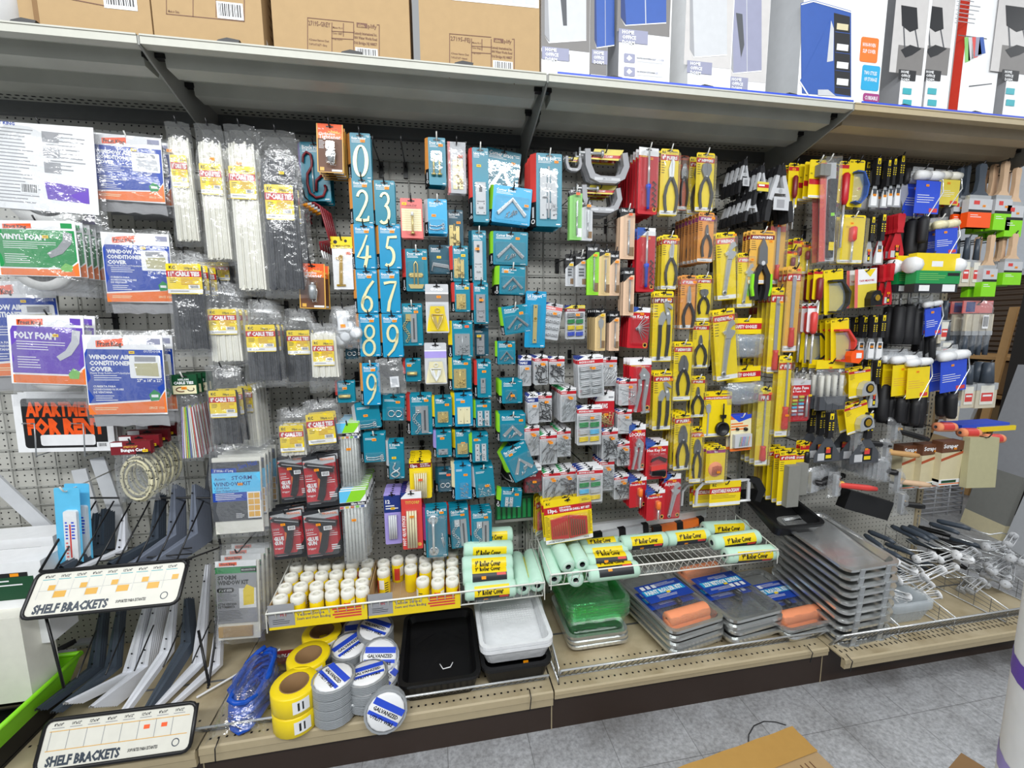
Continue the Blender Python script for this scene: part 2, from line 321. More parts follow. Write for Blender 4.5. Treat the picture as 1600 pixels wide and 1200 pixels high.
GN = ['behind the air conditioner covers', 'behind the house numbers', 'behind the pliers', 'behind the paint brushes']
for i in range(4):   # wire grid panels hung on the pegboard
 x0, x1 = BX[i]+.03, BX[i+1]-.03; z0, z1 = (.62, 2.27) if i < 3 else (.80, 2.2); b = MB(); n = int((x1-x0)/.0762)
 for k in range(n+1): x = x0+(x1-x0)*k/n; b.tube([(x, -.012, z0), (x, -.012, z1)], .0026, 'gridw', 4)
 m = int((z1-z0)/.0762)
 for k in range(m+1): z = z0+(z1-z0)*k/m; b.tube([(x0, -.016, z), (x1, -.016, z)], .0026, 'gridw', 4)
 tag(b.build('wire_grid_panel'), 'grey wire grid panel on the pegboard '+GN[i], 'grid panel')
# top shelf
TN = ['under the two plain cartons at its cut-off end', 'under the cartons printed with item numbers', 'under the folded wardrobe boxes', 'brownish, under the garment rack boxes']
for i in range(4):
 x0, x1 = BX[i]+.004, BX[i+1]-.004; r = empty('top_shelf', ((x0+x1)/2, 0, 2.385)); tag(r, 'long grey steel top shelf '+TN[i], 'shelf')
 h = (x1-x0)/2; mm = 'shelf_steel' if i < 3 else 'shelfw'; ll = 'lip' if i < 3 else 'deck'
 b = MB(); b.box(-h, -.478, .014, h, -.004, .018, mm); b.build('deck', r)
 b = MB(); b.box(-h, -.4864, -.002, h, -.478, .0227, ll); b.box(-h, -.478, -.002, h, -.455, .001, ll); b.box(-h, -.489, .019, h, -.478, .0235, ll); b.build('front_lip', r)
 for y in (-.375, -.215):
  b = MB(); b.extrude([(y-.045, .014), (y-.036, -.024), (y+.028, -.024), (y+.045, .014)], -h+.025, h-.025, mm)
  b.v = [(q[1], q[0], q[2]) for q in b.v]; b.build('stiffening_rib', r)
  for s in (-h, h-.028): b = MB(); b.box(s, y-.045, -.002, s+.028, y-.025, .012, 'black'); b.build('rib_slot', r)
 if i > 1: b = MB(); b.box(-h+.03, -.487, .0236, h, -.4845, .031, 'royal'); b.build('blue_ticket_strip', r)
 b = MB(); b.box(-h, -.03, -.03, h, -.004, .014, 'dsteel'); b.build('rear_channel', r)
 b = MB()
 for k in range(46):
  for yy in (-.075, -.052): x = -h+.03+k*(2*h-.06)/46; b.box(x, yy, .0125, x+.012, yy+.006, .0138, 'black')
 b.build('rear_slots', r)
 for k in range(3): b = MB(); x = -h+.2+k*.35; b.extrude([(x, .0235), (x+.06, .0235), (x+.065, .034), (x+.03, .038), (x+.005, .03)], -.484, -.47, 'black'); b.build('ticket_clip', r)
BN = ['between the plain cartons', 'under the join of cartons and wardrobe boxes', 'beside the white spring clamps', 'at the open end of the shelving']
for i, x in enumerate(BX[1:]):
 b = MB(); prof = [(-.486, 2.405), (-.486, 2.380), (-.44, 2.362), (-.3, 2.322), (-.12, 2.272), (-.05, 2.225), (-.006, 2.20), (-.006, 2.405)]
 b.extrude(prof, x-.0025, x+.0025, 'upright'); b.v = [(q[1], q[0], q[2]) for q in b.v]
 tag(b.build('shelf_bracket'), 'grey steel shelf arm '+BN[i], 'bracket')
# base
for i in range(4):
 x0, x1 = BX[i]+.003, BX[i+1]-.003; yf = (-.60, -.591, -.591, -.66)[i]; zt = .1884; lh = (.06, .06, .036, .045)[i]
 r = empty('base_deck', ((x0+x1)/2, 0, zt)); h = (x1-x0)/2
 tag(r, 'tan steel base deck '+['under the bracket stand', 'under the yellow tape rolls', 'under the paint roller kits', 'under the loose roller frames'][i], 'shelf')
 b = MB(); b.box(-h, yf, -.006, h, -.004, 0, 'decks'); b.build('deck', r)
 b = MB(); b.extrude([(yf, 0), (yf-.006, -.004), (yf-.008, -lh*.45), (yf-.004, -lh*.5), (yf-.004, -lh), (yf+.012, -lh), (yf+.012, -.006)], -h, h, 'deck'); b.v = [(q[1], q[0], q[2]) for q in b.v]; b.build('front_lip', r)
 for yy in ((yf+.02, yf+.11) if i != 3 else (yf+.03, yf+.055)):
  b = MB()
  for k in range(46): x = -h+.02+k*(2*h-.04)/46; b.box(x, yy, .0002, x+(.007 if i != 3 else .006), yy+(.007 if i != 3 else .014), .0008, 'black')
  b.build('slot_row', r)
 b = MB(); b.box(-h, yf*.5-.01, 0, h, yf*.5+.0, .0006, 'dsteel'); b.build('deck_seam', r)
b = MB()
for i in range(4): b.box(BX[i], -.568, 0, BX[i+1]-.004, -.55, .15, 'kick'); b.box(BX[i+1]-.004, -.569, 0, BX[i+1], -.55, .15, 'deck')
b.box(BX[4], -.568, 0, BX[4]+.01, 0, .15, 'kick'); struct(b.build('baseboard_front'))
# beyond the open end of the shelving: stock corner
def pxq(us, x): return [tuple(PX(u, v, x)) for u, v in us]
b = MB(); b.box(6.6, -.6, 1.25, 6.66, 3.6, 2.05, 'rollshut'); struct(b.build('wall_shutter'))
b = MB(); b.box(6.66, -.6, 0, 6.75, 4.4, 1.3, 'dark'); b.box(6.6, -.6, 2.05, 6.75, 4.4, 3.6, 'wallw'); b.box(6.52, -.6, 2.03, 6.62, 3.6, 2.09, 'lgrey'); struct(b.build('wall_right'))
b = MB(); b.box(3.75, 3.9, 0, 6.75, 4.0, 3.6, 'wallw'); struct(b.build('wall_far'))
r = empty('stock_rack', (6.25, 1.2, 0)); tag(r, 'dark wooden stock rack holding brown cartons beyond the shelving', 'rack')
b = MB()
for z in (.42, .86, 1.22): b.box(-.3, -1.2, z, .3, 1.6, z+.03, 'wood');
b.build('shelf_board', r)
for yy in (-1.2, .2, 1.55):
 b = MB(); b.box(-.3, yy, 0, -.24, yy+.05, 1.25, 'dark'); b.build('post', r)
for i, (y, z, w, h) in enumerate([(.25, .9, .5, .27), (.85, .9, .45, .3), (1.5, .9, .5, .25), (.3, .46, .5, .3), (.95, .46, .5, .33), (1.6, .46, .5, .3), (-.3, .9, .45, .3), (-.35, .46, .45, .3)]):
 b = MB(); b.box(6.0, y, z, 6.45, y+w, z+h, 'card'); b.box(5.995, y+w*.4, z, 6.0, y+w*.6, z+h, 'cardd')
 tag(b.build('stock_carton'), 'brown taped carton on the dark stock rack, '+['upper board by the post', 'upper board middle', 'upper board far end', 'lower board by the post', 'lower board middle', 'lower board far end', 'upper board open end', 'lower board open end'][i], 'carton', 'cartons on the stock rack')
def leaning(name, u0, u1, vb, vt, mats, label, zt, th=.03, dz=.0):
 """a board standing on the floor and leaning back, foot seen from pixel u0 to u1"""
 a = PZ(u0, vb[0], 0); c = PZ(u1, vb[1], 0); d = (c-a).normalized(); nrm = Vector((-d.y, d.x, 0))
 if nrm.dot(a-CAM) < 0: nrm = -nrm
 b = MB(); t = nrm*.25; e = nrm*th
 zs = [0]+[z*zt for z, _ in mats];
 for i, (z, mt) in enumerate(mats):
  f0, f1 = zs[i], zs[i+1]; q = [a+t*(f0/zt)+Vector((0, 0, f0)), c+t*(f0/zt)+Vector((0, 0, f0)), c+t*(f1/zt)+Vector((0, 0, f1)), a+t*(f1/zt)+Vector((0, 0, f1))]
  p = q+[w+e for w in q]; b.add([tuple(w) for w in p], [(0, 1, 2, 3), (7, 6, 5, 4), (0, 4, 5, 1), (1, 5, 6, 2), (2, 6, 7, 3), (3, 7, 4, 0)], mt)
 return tag(b.build(name), label, 'board')
leaning('leaning_board', 1428, 1468, (748, 765), 0, [(.5, 'card'), (1, 'lgrey')], 'narrow pale and brown board on the floor behind the wire crate', .95)
leaning('packaged_panel', 1500, 1562, (815, 845), 0, [(.09, 'beige2'), (.38, 'gboard'), (1, 'grey')], 'greyish packaged panel with yellow foot stripe leaning in the corner', 1.25)
leaning('leaning_board', 1566, 1612, (850, 878), 0, [(1, 'lgrey')], 'pale grey board leaning beside the packaged panel', 1.2)
leaning('leaning_board', 1530, 1620, (790, 815), 0, [(1, 'dark')], 'tall dark board leaning behind the pale boards', 1.9)
leaning('wooden_strip', 1500, 1512, (770, 774), 0, [(1, 'wood')], 'long thin wooden strip leaning behind the packaged panel', 1.7, .02)
# wire crate on the floor past the end
p = PZ(1470, 805, 0); r = empty('wire_crate', p); tag(r, 'grey wire crate on the floor past the end of the shelving', 'crate')
for nm, q0, q1 in (('front_side', (-.22, 0), (.2, 0)), ('end_side', (-.22, 0), (-.22, .4)), ('far_side', (.2, 0), (.2, .4))):
 b = MB()
 for k in range(9): z = .03+k*.04; b.tube([(q0[0], q0[1], z), (q1[0], q1[1], z)], .008, 'grey', 4)
 for k in range(4): t = k/3; b.tube([(q0[0]+(q1[0]-q0[0])*t, q0[1]+(q1[1]-q0[1])*t, .0), (q0[0]+(q1[0]-q0[0])*t, q0[1]+(q1[1]-q0[1])*t, .38)], .006, 'lgrey', 4)
 b.build(nm, r)
# ---------------------------------------------------------------- cartons on the top shelf
ZT = 2.406
def upoly(b, uv, y, mat): b.add([tuple(PY(u, v, y)) for u, v in uv], [tuple(range(len(uv)))], mat)
def urect(b, u0, v0, u1, v1, y, mat):
 a = PY(u0, v0, y); c = PY(u1, v1, y); b.rect(a.x, c.z, c.x, a.z, y, mat)
def utext(b, t, u, v, hpx, y, mat, wpx=None, align='l', bold=.012, rot=0):
 a = PY(u, v, y); h = PY(u, v-hpx, y).z-a.z; w = PY(u+wpx, v, y).x-a.x if wpx else None
 b.text(t, a.x, a.z, h, y, mat, maxw=w, align=align, bold=bold, rot=rot)
def carton(name, u0, u1, y, h, dep, label, cat='carton', mat='card', v=60, gap=0):
 x0, x1 = PY(u0, v, y).x, PY(u1, v, y).x; r = empty(name, (0, 0, 0)); tag(r, label, cat)
 b = MB(); b.box(x0, y, ZT, x1, y+dep, ZT+h, mat); return r, b, x0, x1
yb = -.455
r, b, x0, x1 = carton('white_drum', -40, 27, yb, .4, .3, 'white cylinder end of a packed roll at the start of the top shelf', 'roll', 'white', 20); b = MB(); b.lathe([(0, 0), (.13, 0), (.13, .45), (0, .45)], 'white', 24, c=(x1-.13, yb+.13, ZT)); b.build('drum', r)
r, b, x0, x1 = carton('cardboard_box', 30, 64, yb+.02, .4, .3, 'narrow brown carton beside the white roll', v=25); b.build('carton_body', r)
r, b, x0, x1 = carton('cardboard_box', 56, 238, yb, .42, .36, 'plain brown carton with barcode sticker cut by the picture edge', v=45); b.build('carton_body', r)
b = MB(); b.box(x0-.0006, yb-.0006, ZT+.0, x0+.012, yb+.02, ZT+.42, 'cardd'); b.build('corner_fold', r)
b = MB(); a = PY(163, 12, yb-.001); c = PY(211, -22, yb-.001); b.barcode(a.x, a.z, c.x, c.z, yb-.001); upoly(b, [(90, -6), (163, 8), (163, 9.4), (90, -4.6)], yb-.001, 'brown'); b.build('barcode_sticker', r)
r, b, x0, x1 = carton('cardboard_box', 242, 412, yb, .42, .36, 'brown carton with framed print and white barcode above the cable ties', v=58); b.build('carton_body', r)
b = MB(); a = PY(340, 28, yb-.001); c = PY(379, 6, yb-.001); b.barcode(a.x, a.z, c.x, c.z, yb-.0012); b.build('barcode_sticker', r)
b = MB()
for p in ([(259, -20), (260, -20), (260.5, 22), (259.5, 22)], [(259.5, 21), (382, 33), (382, 34.2), (259.5, 22.2)], [(301, -20), (302, -20), (302, 26), (301, 26)], [(381, -20), (382.2, -20), (382.2, 34), (381, 34)], [(337, -10), (338, -10), (338, 27), (337, 27)]): upoly(b, p, yb-.0008, 'brown')
utext(b, 'Made in China', 263, 19, 4, yb-.0008, 'brown', 17); b.build('printed_frame', r)
b = MB()
for k in range(9): b.quad([(x1+.0008, yb+.06, ZT+.08+k*.03), (x1+.0008, yb+.26, ZT+.08+k*.03), (x1+.0008, yb+.26, ZT+.086+k*.03), (x1+.0008, yb+.06, ZT+.086+k*.03)], 'cardd')
b.quad([(x1+.001, yb+.02, ZT+.002), (x1+.001, yb+.1, ZT+.002), (x1+.001, yb+.02, ZT+.05)], 'white'); b.build('side_print', r)
for (u0, u1, nm, du, dv, lab) in ((430, 642, '27195-GREY', 480, 27, 'brown carton printed 27195-GREY'), (657, 843, '27195-FEJ', 702, 52, 'brown carton printed 27195-FEJ with white label on top')):
 r, b, x0, x1 = carton('cardboard_box', u0, u1, yb, .42, .36, lab, v=95); b.build('carton_body', r)
 b = MB(); y = yb-.0009; w = 112 if u0 < 500 else 101; s = .1 if u0 < 500 else .085; k = w/112
 def L(a0, b0, a1, b1, t=1.1): upoly(b, [(a0, b0), (a1, b1), (a1, b1+t), (a0, b0+t)], y, 'brown')
 def V(a0, b0, b1, t=1.1): upoly(b, [(a0, b0), (a0+t, b0), (a0+t, b1), (a0, b1)], y, 'brown')
 L(du, dv, du+w*.65, dv+w*.65*s); L(du+w*.97, dv+w*s, du+w, dv+w*s); V(du, dv, dv+70); V(du+w, dv+w*s, dv+80); V(du+38*k, dv+8, dv+70); V(du+72*k, dv+9, dv+70); V(du+56*k, dv+9, dv+30*k)
 for q in (18, 29): L(du+38*k, dv+q*k+3, du+72*k, dv+q*k+5)
 utext(b, nm, du+2, dv+12*k, 7.5*k, y, 'brown', 34*k); b.text
 for q, t in ((14, 'Master Pk: 4'), (23, 'Color: GREY' if u0 < 500 else 'Color: Beige'), (32, 'PO#: 102707')): utext(b, t, du+40*k, dv+q*k+3, 3.2*k, y, 'brown', 15*k)
 utext(b, '4 Drawer Narrow Chest', du+3*k, dv+36*k, 3.6*k, y, 'brown', 31*k); utext(b, '7.09"x15"x27"- Grey' if u0 < 500 else '7.09"x15"x27"- Natural', du+3*k, dv+43*k, 3.4*k, y, 'brown', 28*k)
 urect(b, du+77*k, dv+8*k, du+94*k, dv+17*k, y, 'brown'); utext(b, 'sim', du+79*k, dv+15*k, 6*k, y-.0004, 'card', 14*k, bold=.03); utext(b, 'plify', du+95*k, dv+16.5*k, 6.5*k, y, 'brown', 15*k)
 for q, t in ((28, 'Kennedy International Inc.'), (35, '1800 Water Works Road'), (43, 'Old Bridge NJ 08857')): utext(b, t, du+91*k, dv+q*k, 4.6*k, y, 'brown', 36*k, 'c', .02)
 b.build('printed_frame', r); b = MB(); a = PY(du+76*k, dv+62*k, y); c = PY(du+110*k, dv+50*k, y); b.barcode(a.x, a.z, c.x, c.z, y-.0002); b.build('barcode_sticker', r)
 if u0 > 600:
  b = MB(); upoly(b, [(706, 0), (706, -20), (842, -20), (842, 13)], y, 'white')
  for q in range(4): upoly(b, [(760+q*20, -20), (776+q*20, -20), (776+q*20, 3+q*1.5), (760+q*20, 1+q*1.5)], y-.0004, 'lgrey')
  b.build('shipping_label', r)
# flat boxes of wardrobes and garment racks
def flatbox(u0, u1, y, v, label, side=None, dep=.12, h=.62, mat='white'):
 r, b, x0, x1 = carton('wardrobe_box', u0, u1, y, h, dep, label, 'box', mat, v)
 if side: b.quad([(x0-.0006, y, ZT), (x0-.0006, y+dep, ZT), (x0-.0006, y+dep, ZT+h), (x0-.0006, y, ZT+h)], side)
 b.build('box_body', r); return r
def banner(b, u, v, w, h, y, mat='lav', col='white'):
 urect(b, u, v, u+w, v+h, y, mat)
 for i, t in enumerate(('HOME', 'OFFICE', 'DORM')): utext(b, t, u+w*.12, v+h*(.30+.31*i), h*.22, y-.0004, col, w*.66, bold=.03)
def wardrobe(b, u0, u1, vb, y, mat, dk):
 w = u1-u0; y2 = y-.0004
 upoly(b, [(u0, -40), (u1, -40), (u1, vb-4), (u0+w*.1, vb)], y2, mat); upoly(b, [(u0, -40), (u0+w*.06, -40), (u0+w*.12, vb), (u0, vb-12)], y2-.0002, dk)
 upoly(b, [(u0+w*.52, -40), (u0+w*.54, -40), (u0+w*.56, vb-2), (u0+w*.54, vb-2)], y2-.0002, 'lgrey'); upoly(b, [(u0, vb-10), (u0+w*.1, vb), (u1, vb-4), (u1, vb-2.4), (u0+w*.1, vb+1.5)], y2-.0003, 'white')
y = -.452; r = flatbox(846, 921, y, 105, 'white flat box with pale grey wardrobe picture beside the brown cartons'); b = MB(); y -= .0006
urect(b, 846, -40, 921, 82, y, 'picg'); urect(b, 846, 80, 890, 96, y, 'picg'); wardrobe(b, 851, 916, 66, y, 'lgrey', 'grey'); upoly(b, [(872, -40), (884, -40), (886, 40), (880, 40)], y-.0008, 'dgrey'); b.build('cover_picture', r)
b = MB(); banner(b, 847, 72, 42, 24, y-.0012); b.build('banner', r)
y = -.447; r = flatbox(923, 947, y, 110, 'narrow strip of a flat box with blue wardrobe picture'); b = MB(); y -= .0006
urect(b, 923, -40, 947, 118, y, 'picg'); wardrobe(b, 929, 960, 74, y, 'wardb', 'wardd'); b.build('cover_picture', r); b = MB(); banner(b, 925, 77, 24, 24, y-.0012); b.build('banner', r)
y = -.468; r = flatbox(966, 1046, y, 120, 'flat box with blue wardrobe picture and two grey icons', 'grey', .10); b = MB(); y -= .0006
urect(b, 966, -40, 1046, 58, y, 'picg'); wardrobe(b, 970, 1041, 39, y, 'wardb', 'wardd'); b.build('cover_picture', r); b = MB(); banner(b, 967, 44, 45, 26, y-.0012); b.build('banner', r)
for k, (v, t, t2) in enumerate(((83, 'NON-WOVEN SLIP COVER', ''), (104, '36 INCH STORAGE', ''))):
 b = MB(); q = [PY(975+i, v+j, y) for i, j in ((0, 0), (17, 16))]; b.extrude(rrect(q[0].x, q[1].z, q[1].x, q[0].z, .004), y-.0006, y, 'lav'); upoly(b, [(979, v+8), (983, v+3), (988, v+8), (983, v+12)], y-.0008, 'white'); b.build('icon', r)
 b = MB(); utext(b, t, 995, v+9, 3.4, y, 'lav', 43); a = PY(995, v+17, y); c = PY(1038, v+11, y); b.lines(a.x, a.z, c.x, c.z, 2, y, 'lgrey', .3); b.build('caption', r)
y = -.455; r = flatbox(1074, 1141, y, 130, 'flat box with sage grey wardrobe picture behind plastic', 'white', .13); b = MB(); y -= .0006
urect(b, 1074, -40, 1141, 108, y, 'picl'); wardrobe(b, 1078, 1136, 89, y, 'lgrey', 'grey'); b.build('cover_picture', r); b = MB(); banner(b, 1074, 94, 38, 23, y-.0012); b.build('banner', r)
y = -.45; r = flatbox(1143, 1196, y, 135, 'flat box with lavender grey wardrobe picture', None, .11); b = MB(); y -= .0006
urect(b, 1143, -40, 1196, 130, y, 'picl'); wardrobe(b, 1140, 1190, 114, y, 'lav', 'grey'); upoly(b, [(1150, 20), (1160, 22), (1163, 70), (1158, 90)], y-.0009, 'dgrey'); b.build('cover_picture', r); b = MB(); banner(b, 1140, 119, 28, 22, y-.0012); b.build('banner', r)
y = -.46; r = flatbox(1246, 1374, y, 140, 'big white box with open blue wardrobe picture and coloured badges', 'lgrey', .17); b = MB(); y -= .0006
upoly(b, [(1251, 5), (1271, 0), (1272, 95), (1252, 130)], y, 'wardd'); upoly(b, [(1251, 5), (1271, 0), (1330, 17), (1330, 152), (1253, 146)], y-.0002, 'wardb'); upoly(b, [(1303, 20), (1328, 26), (1329, 150), (1304, 146)], y-.0004, 'blackpic')
for v in (30, 62, 90, 116): urect(b, 1308, v+6, 1325, v+18, y-.0006, 'white' if v != 30 else 'beige2'); urect(b, 1305, v+20, 1328, v+22, y-.0006, 'wardb')
upoly(b, [(1298, 30), (1303, 45), (1302, 95), (1287, 98)], y-.0006, 'lgrey'); upoly(b, [(1299, 28), (1250, 126), (1264, 148), (1292, 98)], y-.0008, 'wardb'); upoly(b, [(1278, 140), (1294, 140), (1306, 150), (1278, 149)], y-.001, 'lgrey')
for p in ([(1252, 6), (1271, 1), (1330, 18), (1330, 20), (1271, 3), (1252, 8)], [(1250, 126), (1264, 148), (1262, 149), (1249, 128)]): upoly(b, p, y-.0012, 'white')
b.build('cover_picture', r)
for (u, v, mt, t) in ((1346, 57, 'orange', ('NON-WOVEN', 'SLIP COVER')), (1348, 101, 'cyan', ('TWO STYLES', 'OF STORAGE')), (1349, 145, 'mag', ('CUBEABLE', ''))):
 b = MB(); q0, q1 = PY(u, v, y), PY(u+24, v+(42 if v < 140 else 15), y); b.extrude(rrect(q0.x, q1.z, q1.x, q0.z, .008), y-.0006, y, mt)
 for i, s in enumerate(t):
  if s: utext(b, s, u+12, v+(16 if v < 140 else 11)+i*10, 6, y-.001, 'white', 20, 'c', .02)
 b.build('badge', r)
y = -.458; r = flatbox(1404, 1440, y, 160, 'garment rack box with grey spine lettered SINGLE TIER GARMENT RACK', 'grey', .13)
b = MB(); x = PY(1404, 100, y).x-.0012; T = MB(); T.text('SINGLE TIER GARMENT RACK', 0, 0, .018, 0, 'white', .30); b.add([(x, y+.09-q[2], ZT+.40-q[0]) for q in T.v], T.f, 'white'); b.build('spine_lettering', r)
def rackpic(b, u, w, y, lean=0):
 urect(b, u, -40, u+w, 118, y, 'picl'); urect(b, u, 70, u+w, 118, y-.0002, 'picg')
 upoly(b, [(u+w*.12, 8), (u+w*.8, 12), (u+w*.85, 45), (u+w*.5, 50), (u+w*.15, 40)], y-.0006, 'blackpic'); upoly(b, [(u+w*.2, 40), (u+w*.25, 40), (u+w*.3, 80), (u+w*.25, 80)], y-.0006, 'dgrey'); upoly(b, [(u+w*.7, 46), (u+w*.75, 46), (u+w*.9, 78), (u+w*.85, 78)], y-.0006, 'dgrey')
 upoly(b, [(u+w*.1, 78), (u+w*.5, 70), (u+w, 76), (u+w*.6, 86), (u+w*.3, 90)], y-.0007, 'blackpic')
def racktrim(b, u, w, y):
 banner(b, u+1, 108, w*.7, 19, y-.0012, 'blackpic')
 for v in (137, 155): urect(b, u+w*.2, v, u+w*.55, v+11, y-.001, 'tealic')
b = MB(); rackpic(b, 1404, 36, y-.0006); b.build('cover_picture', r); b = MB(); racktrim(b, 1404, 36, y-.0006); b.build('banner', r)
y = -.45; r = flatbox(1443, 1480, y, 165, 'garment rack box with a glossy highlight, next to the red edged box', 'lgrey', .1); b = MB(); rackpic(b, 1443, 37, y-.0006); b.build('cover_picture', r); b = MB(); racktrim(b, 1443, 36, y-.0006); b.build('banner', r)
y = -.456; r = flatbox(1496, 1552, y, 172, 'white rack box with red edge and hanging clothes picture', 'stripe', .035)
b = MB(); y -= .0006; upoly(b, [(1497, 54), (1542, 60), (1542, 61.5), (1497, 55.5)], y, 'dgrey')
for k, mt in enumerate(('gcard', 'lgrey', 'red2', 'lav', 'wardb')): upoly(b, [(1507+k*6, 58), (1513+k*6, 58), (1516+k*6, 95-k*3), (1508+k*5, 98-k*3)], y-.0004, mt)
upoly(b, [(1514, 134), (1550, 130), (1550, 131.5), (1514, 136)], y, 'dgrey'); a = PY(1490, 38, y); c = PY(1535, 4, y); b.lines(a.x+.01, a.z, c.x, c.z, 6, y, 'grey', .2); b.build('cover_picture', r)
y = -.462; r = flatbox(1566, 1660, y, 178, 'garment rack box at the cut-off end of the top shelf', 'grey', .12); b = MB(); rackpic(b, 1566, 45, y-.0006); b.build('cover_picture', r); b = MB(); racktrim(b, 1566, 34, y-.0006); b.build('banner', r)
# ---------------------------------------------------------------- pack builders: origin at the top middle of the front, front faces -y
def pouch(W, H, dep, seed=1, gather=.0, nu=7, nv=10, amp=.35, mat='bag'):
 rr = random.Random(seed); nz = [[rr.uniform(-1, 1) for _ in range(nu+1)] for _ in range(nv+1)]; b = MB()
 def f(s, t, front=True):
  i, j = round(s*nu), round(t*nv); e = min(1, 4*s*(1-s)*1.6)*min(1, 4*t*(1-t)*2.2); w = W*(1-gather*(1-min(1, t/.35)))
  x = (s-.5)*w; y = -dep*(.25+.75*e)-dep*amp*nz[j][i]*e if front else .001
  return (x+(.004*nz[j][i] if i in (0, nu) else 0), y, -H*t+(.004*nz[j][i] if j in (0, nv) else 0))
 b.grid(f, nu, nv, mat, True); return b
def sticker(root, x, z, y, w=.017, h=.0095, mat='stk', nm='price_sticker'):
 b = MB(); b.box(x-w/2, y-.0004, z-h/2, x+w/2, y, z+h/2, mat); b.rect(x-w*.3, z-h*.12, x+w*.3, z+h*.15, y-.0006, 'rust'); return b.build(nm, root)
def euro(b, z, y, w=.013): b.poly([(-w, z), (w, z), (w, z+.005), (w*.35, z+.005), (w*.35, z+.009), (-w*.35, z+.009), (-w*.35, z+.005), (-w, z+.005)], y, 'black')
def blister(root, x0, z0, x1, z1, y, dep, mat='blister'):
 b = MB(); s = .15*dep+.002; o = rrect(x0, z0, x1, z1, min(.008, (x1-x0)*.2), 2); i = rrect(x0+s, z0+s, x1-s, z1-s, min(.006, (x1-x0)*.18), 2); n = len(o)
 b.add([(p, y, q) for p, q in o]+[(p, y-dep, q) for p, q in i], [tuple(range(n, 2*n))]+[(k, (k+1) % n, n+(k+1) % n, n+k) for k in range(n)], mat); return b.build('blister', root)
def pile(b, x0, z0, x1, z1, y, n, ln, r, mat, seed=1, head=True, dep=.008, ang=None):
 rr = random.Random(seed)
 for _ in range(n):
  a = rr.uniform(0, math.pi) if ang is None else math.radians(ang)+rr.uniform(-.35, .35); l = ln*rr.uniform(.7, 1); cx = rr.uniform(x0, x1); cz = rr.uniform(z0, z1); yy = y-rr.uniform(.001, dep)
  c, s = math.cos(a)*l/2, math.sin(a)*l/2; cx = min(max(cx, x0+abs(c)), x1-abs(c)) if x1-x0 > 2*abs(c) else (x0+x1)/2; cz = min(max(cz, z0+abs(s)), z1-abs(s)) if z1-z0 > 2*abs(s) else (z0+z1)/2
  b.tube([(cx-c, yy, cz-s), (cx+c, yy, cz+s)], r, mat, 4)
  if head: b.tube([(cx+c*.9, yy, cz+s*.9), (cx+c*1.06, yy, cz+s*1.06)], r*2, mat, 5)
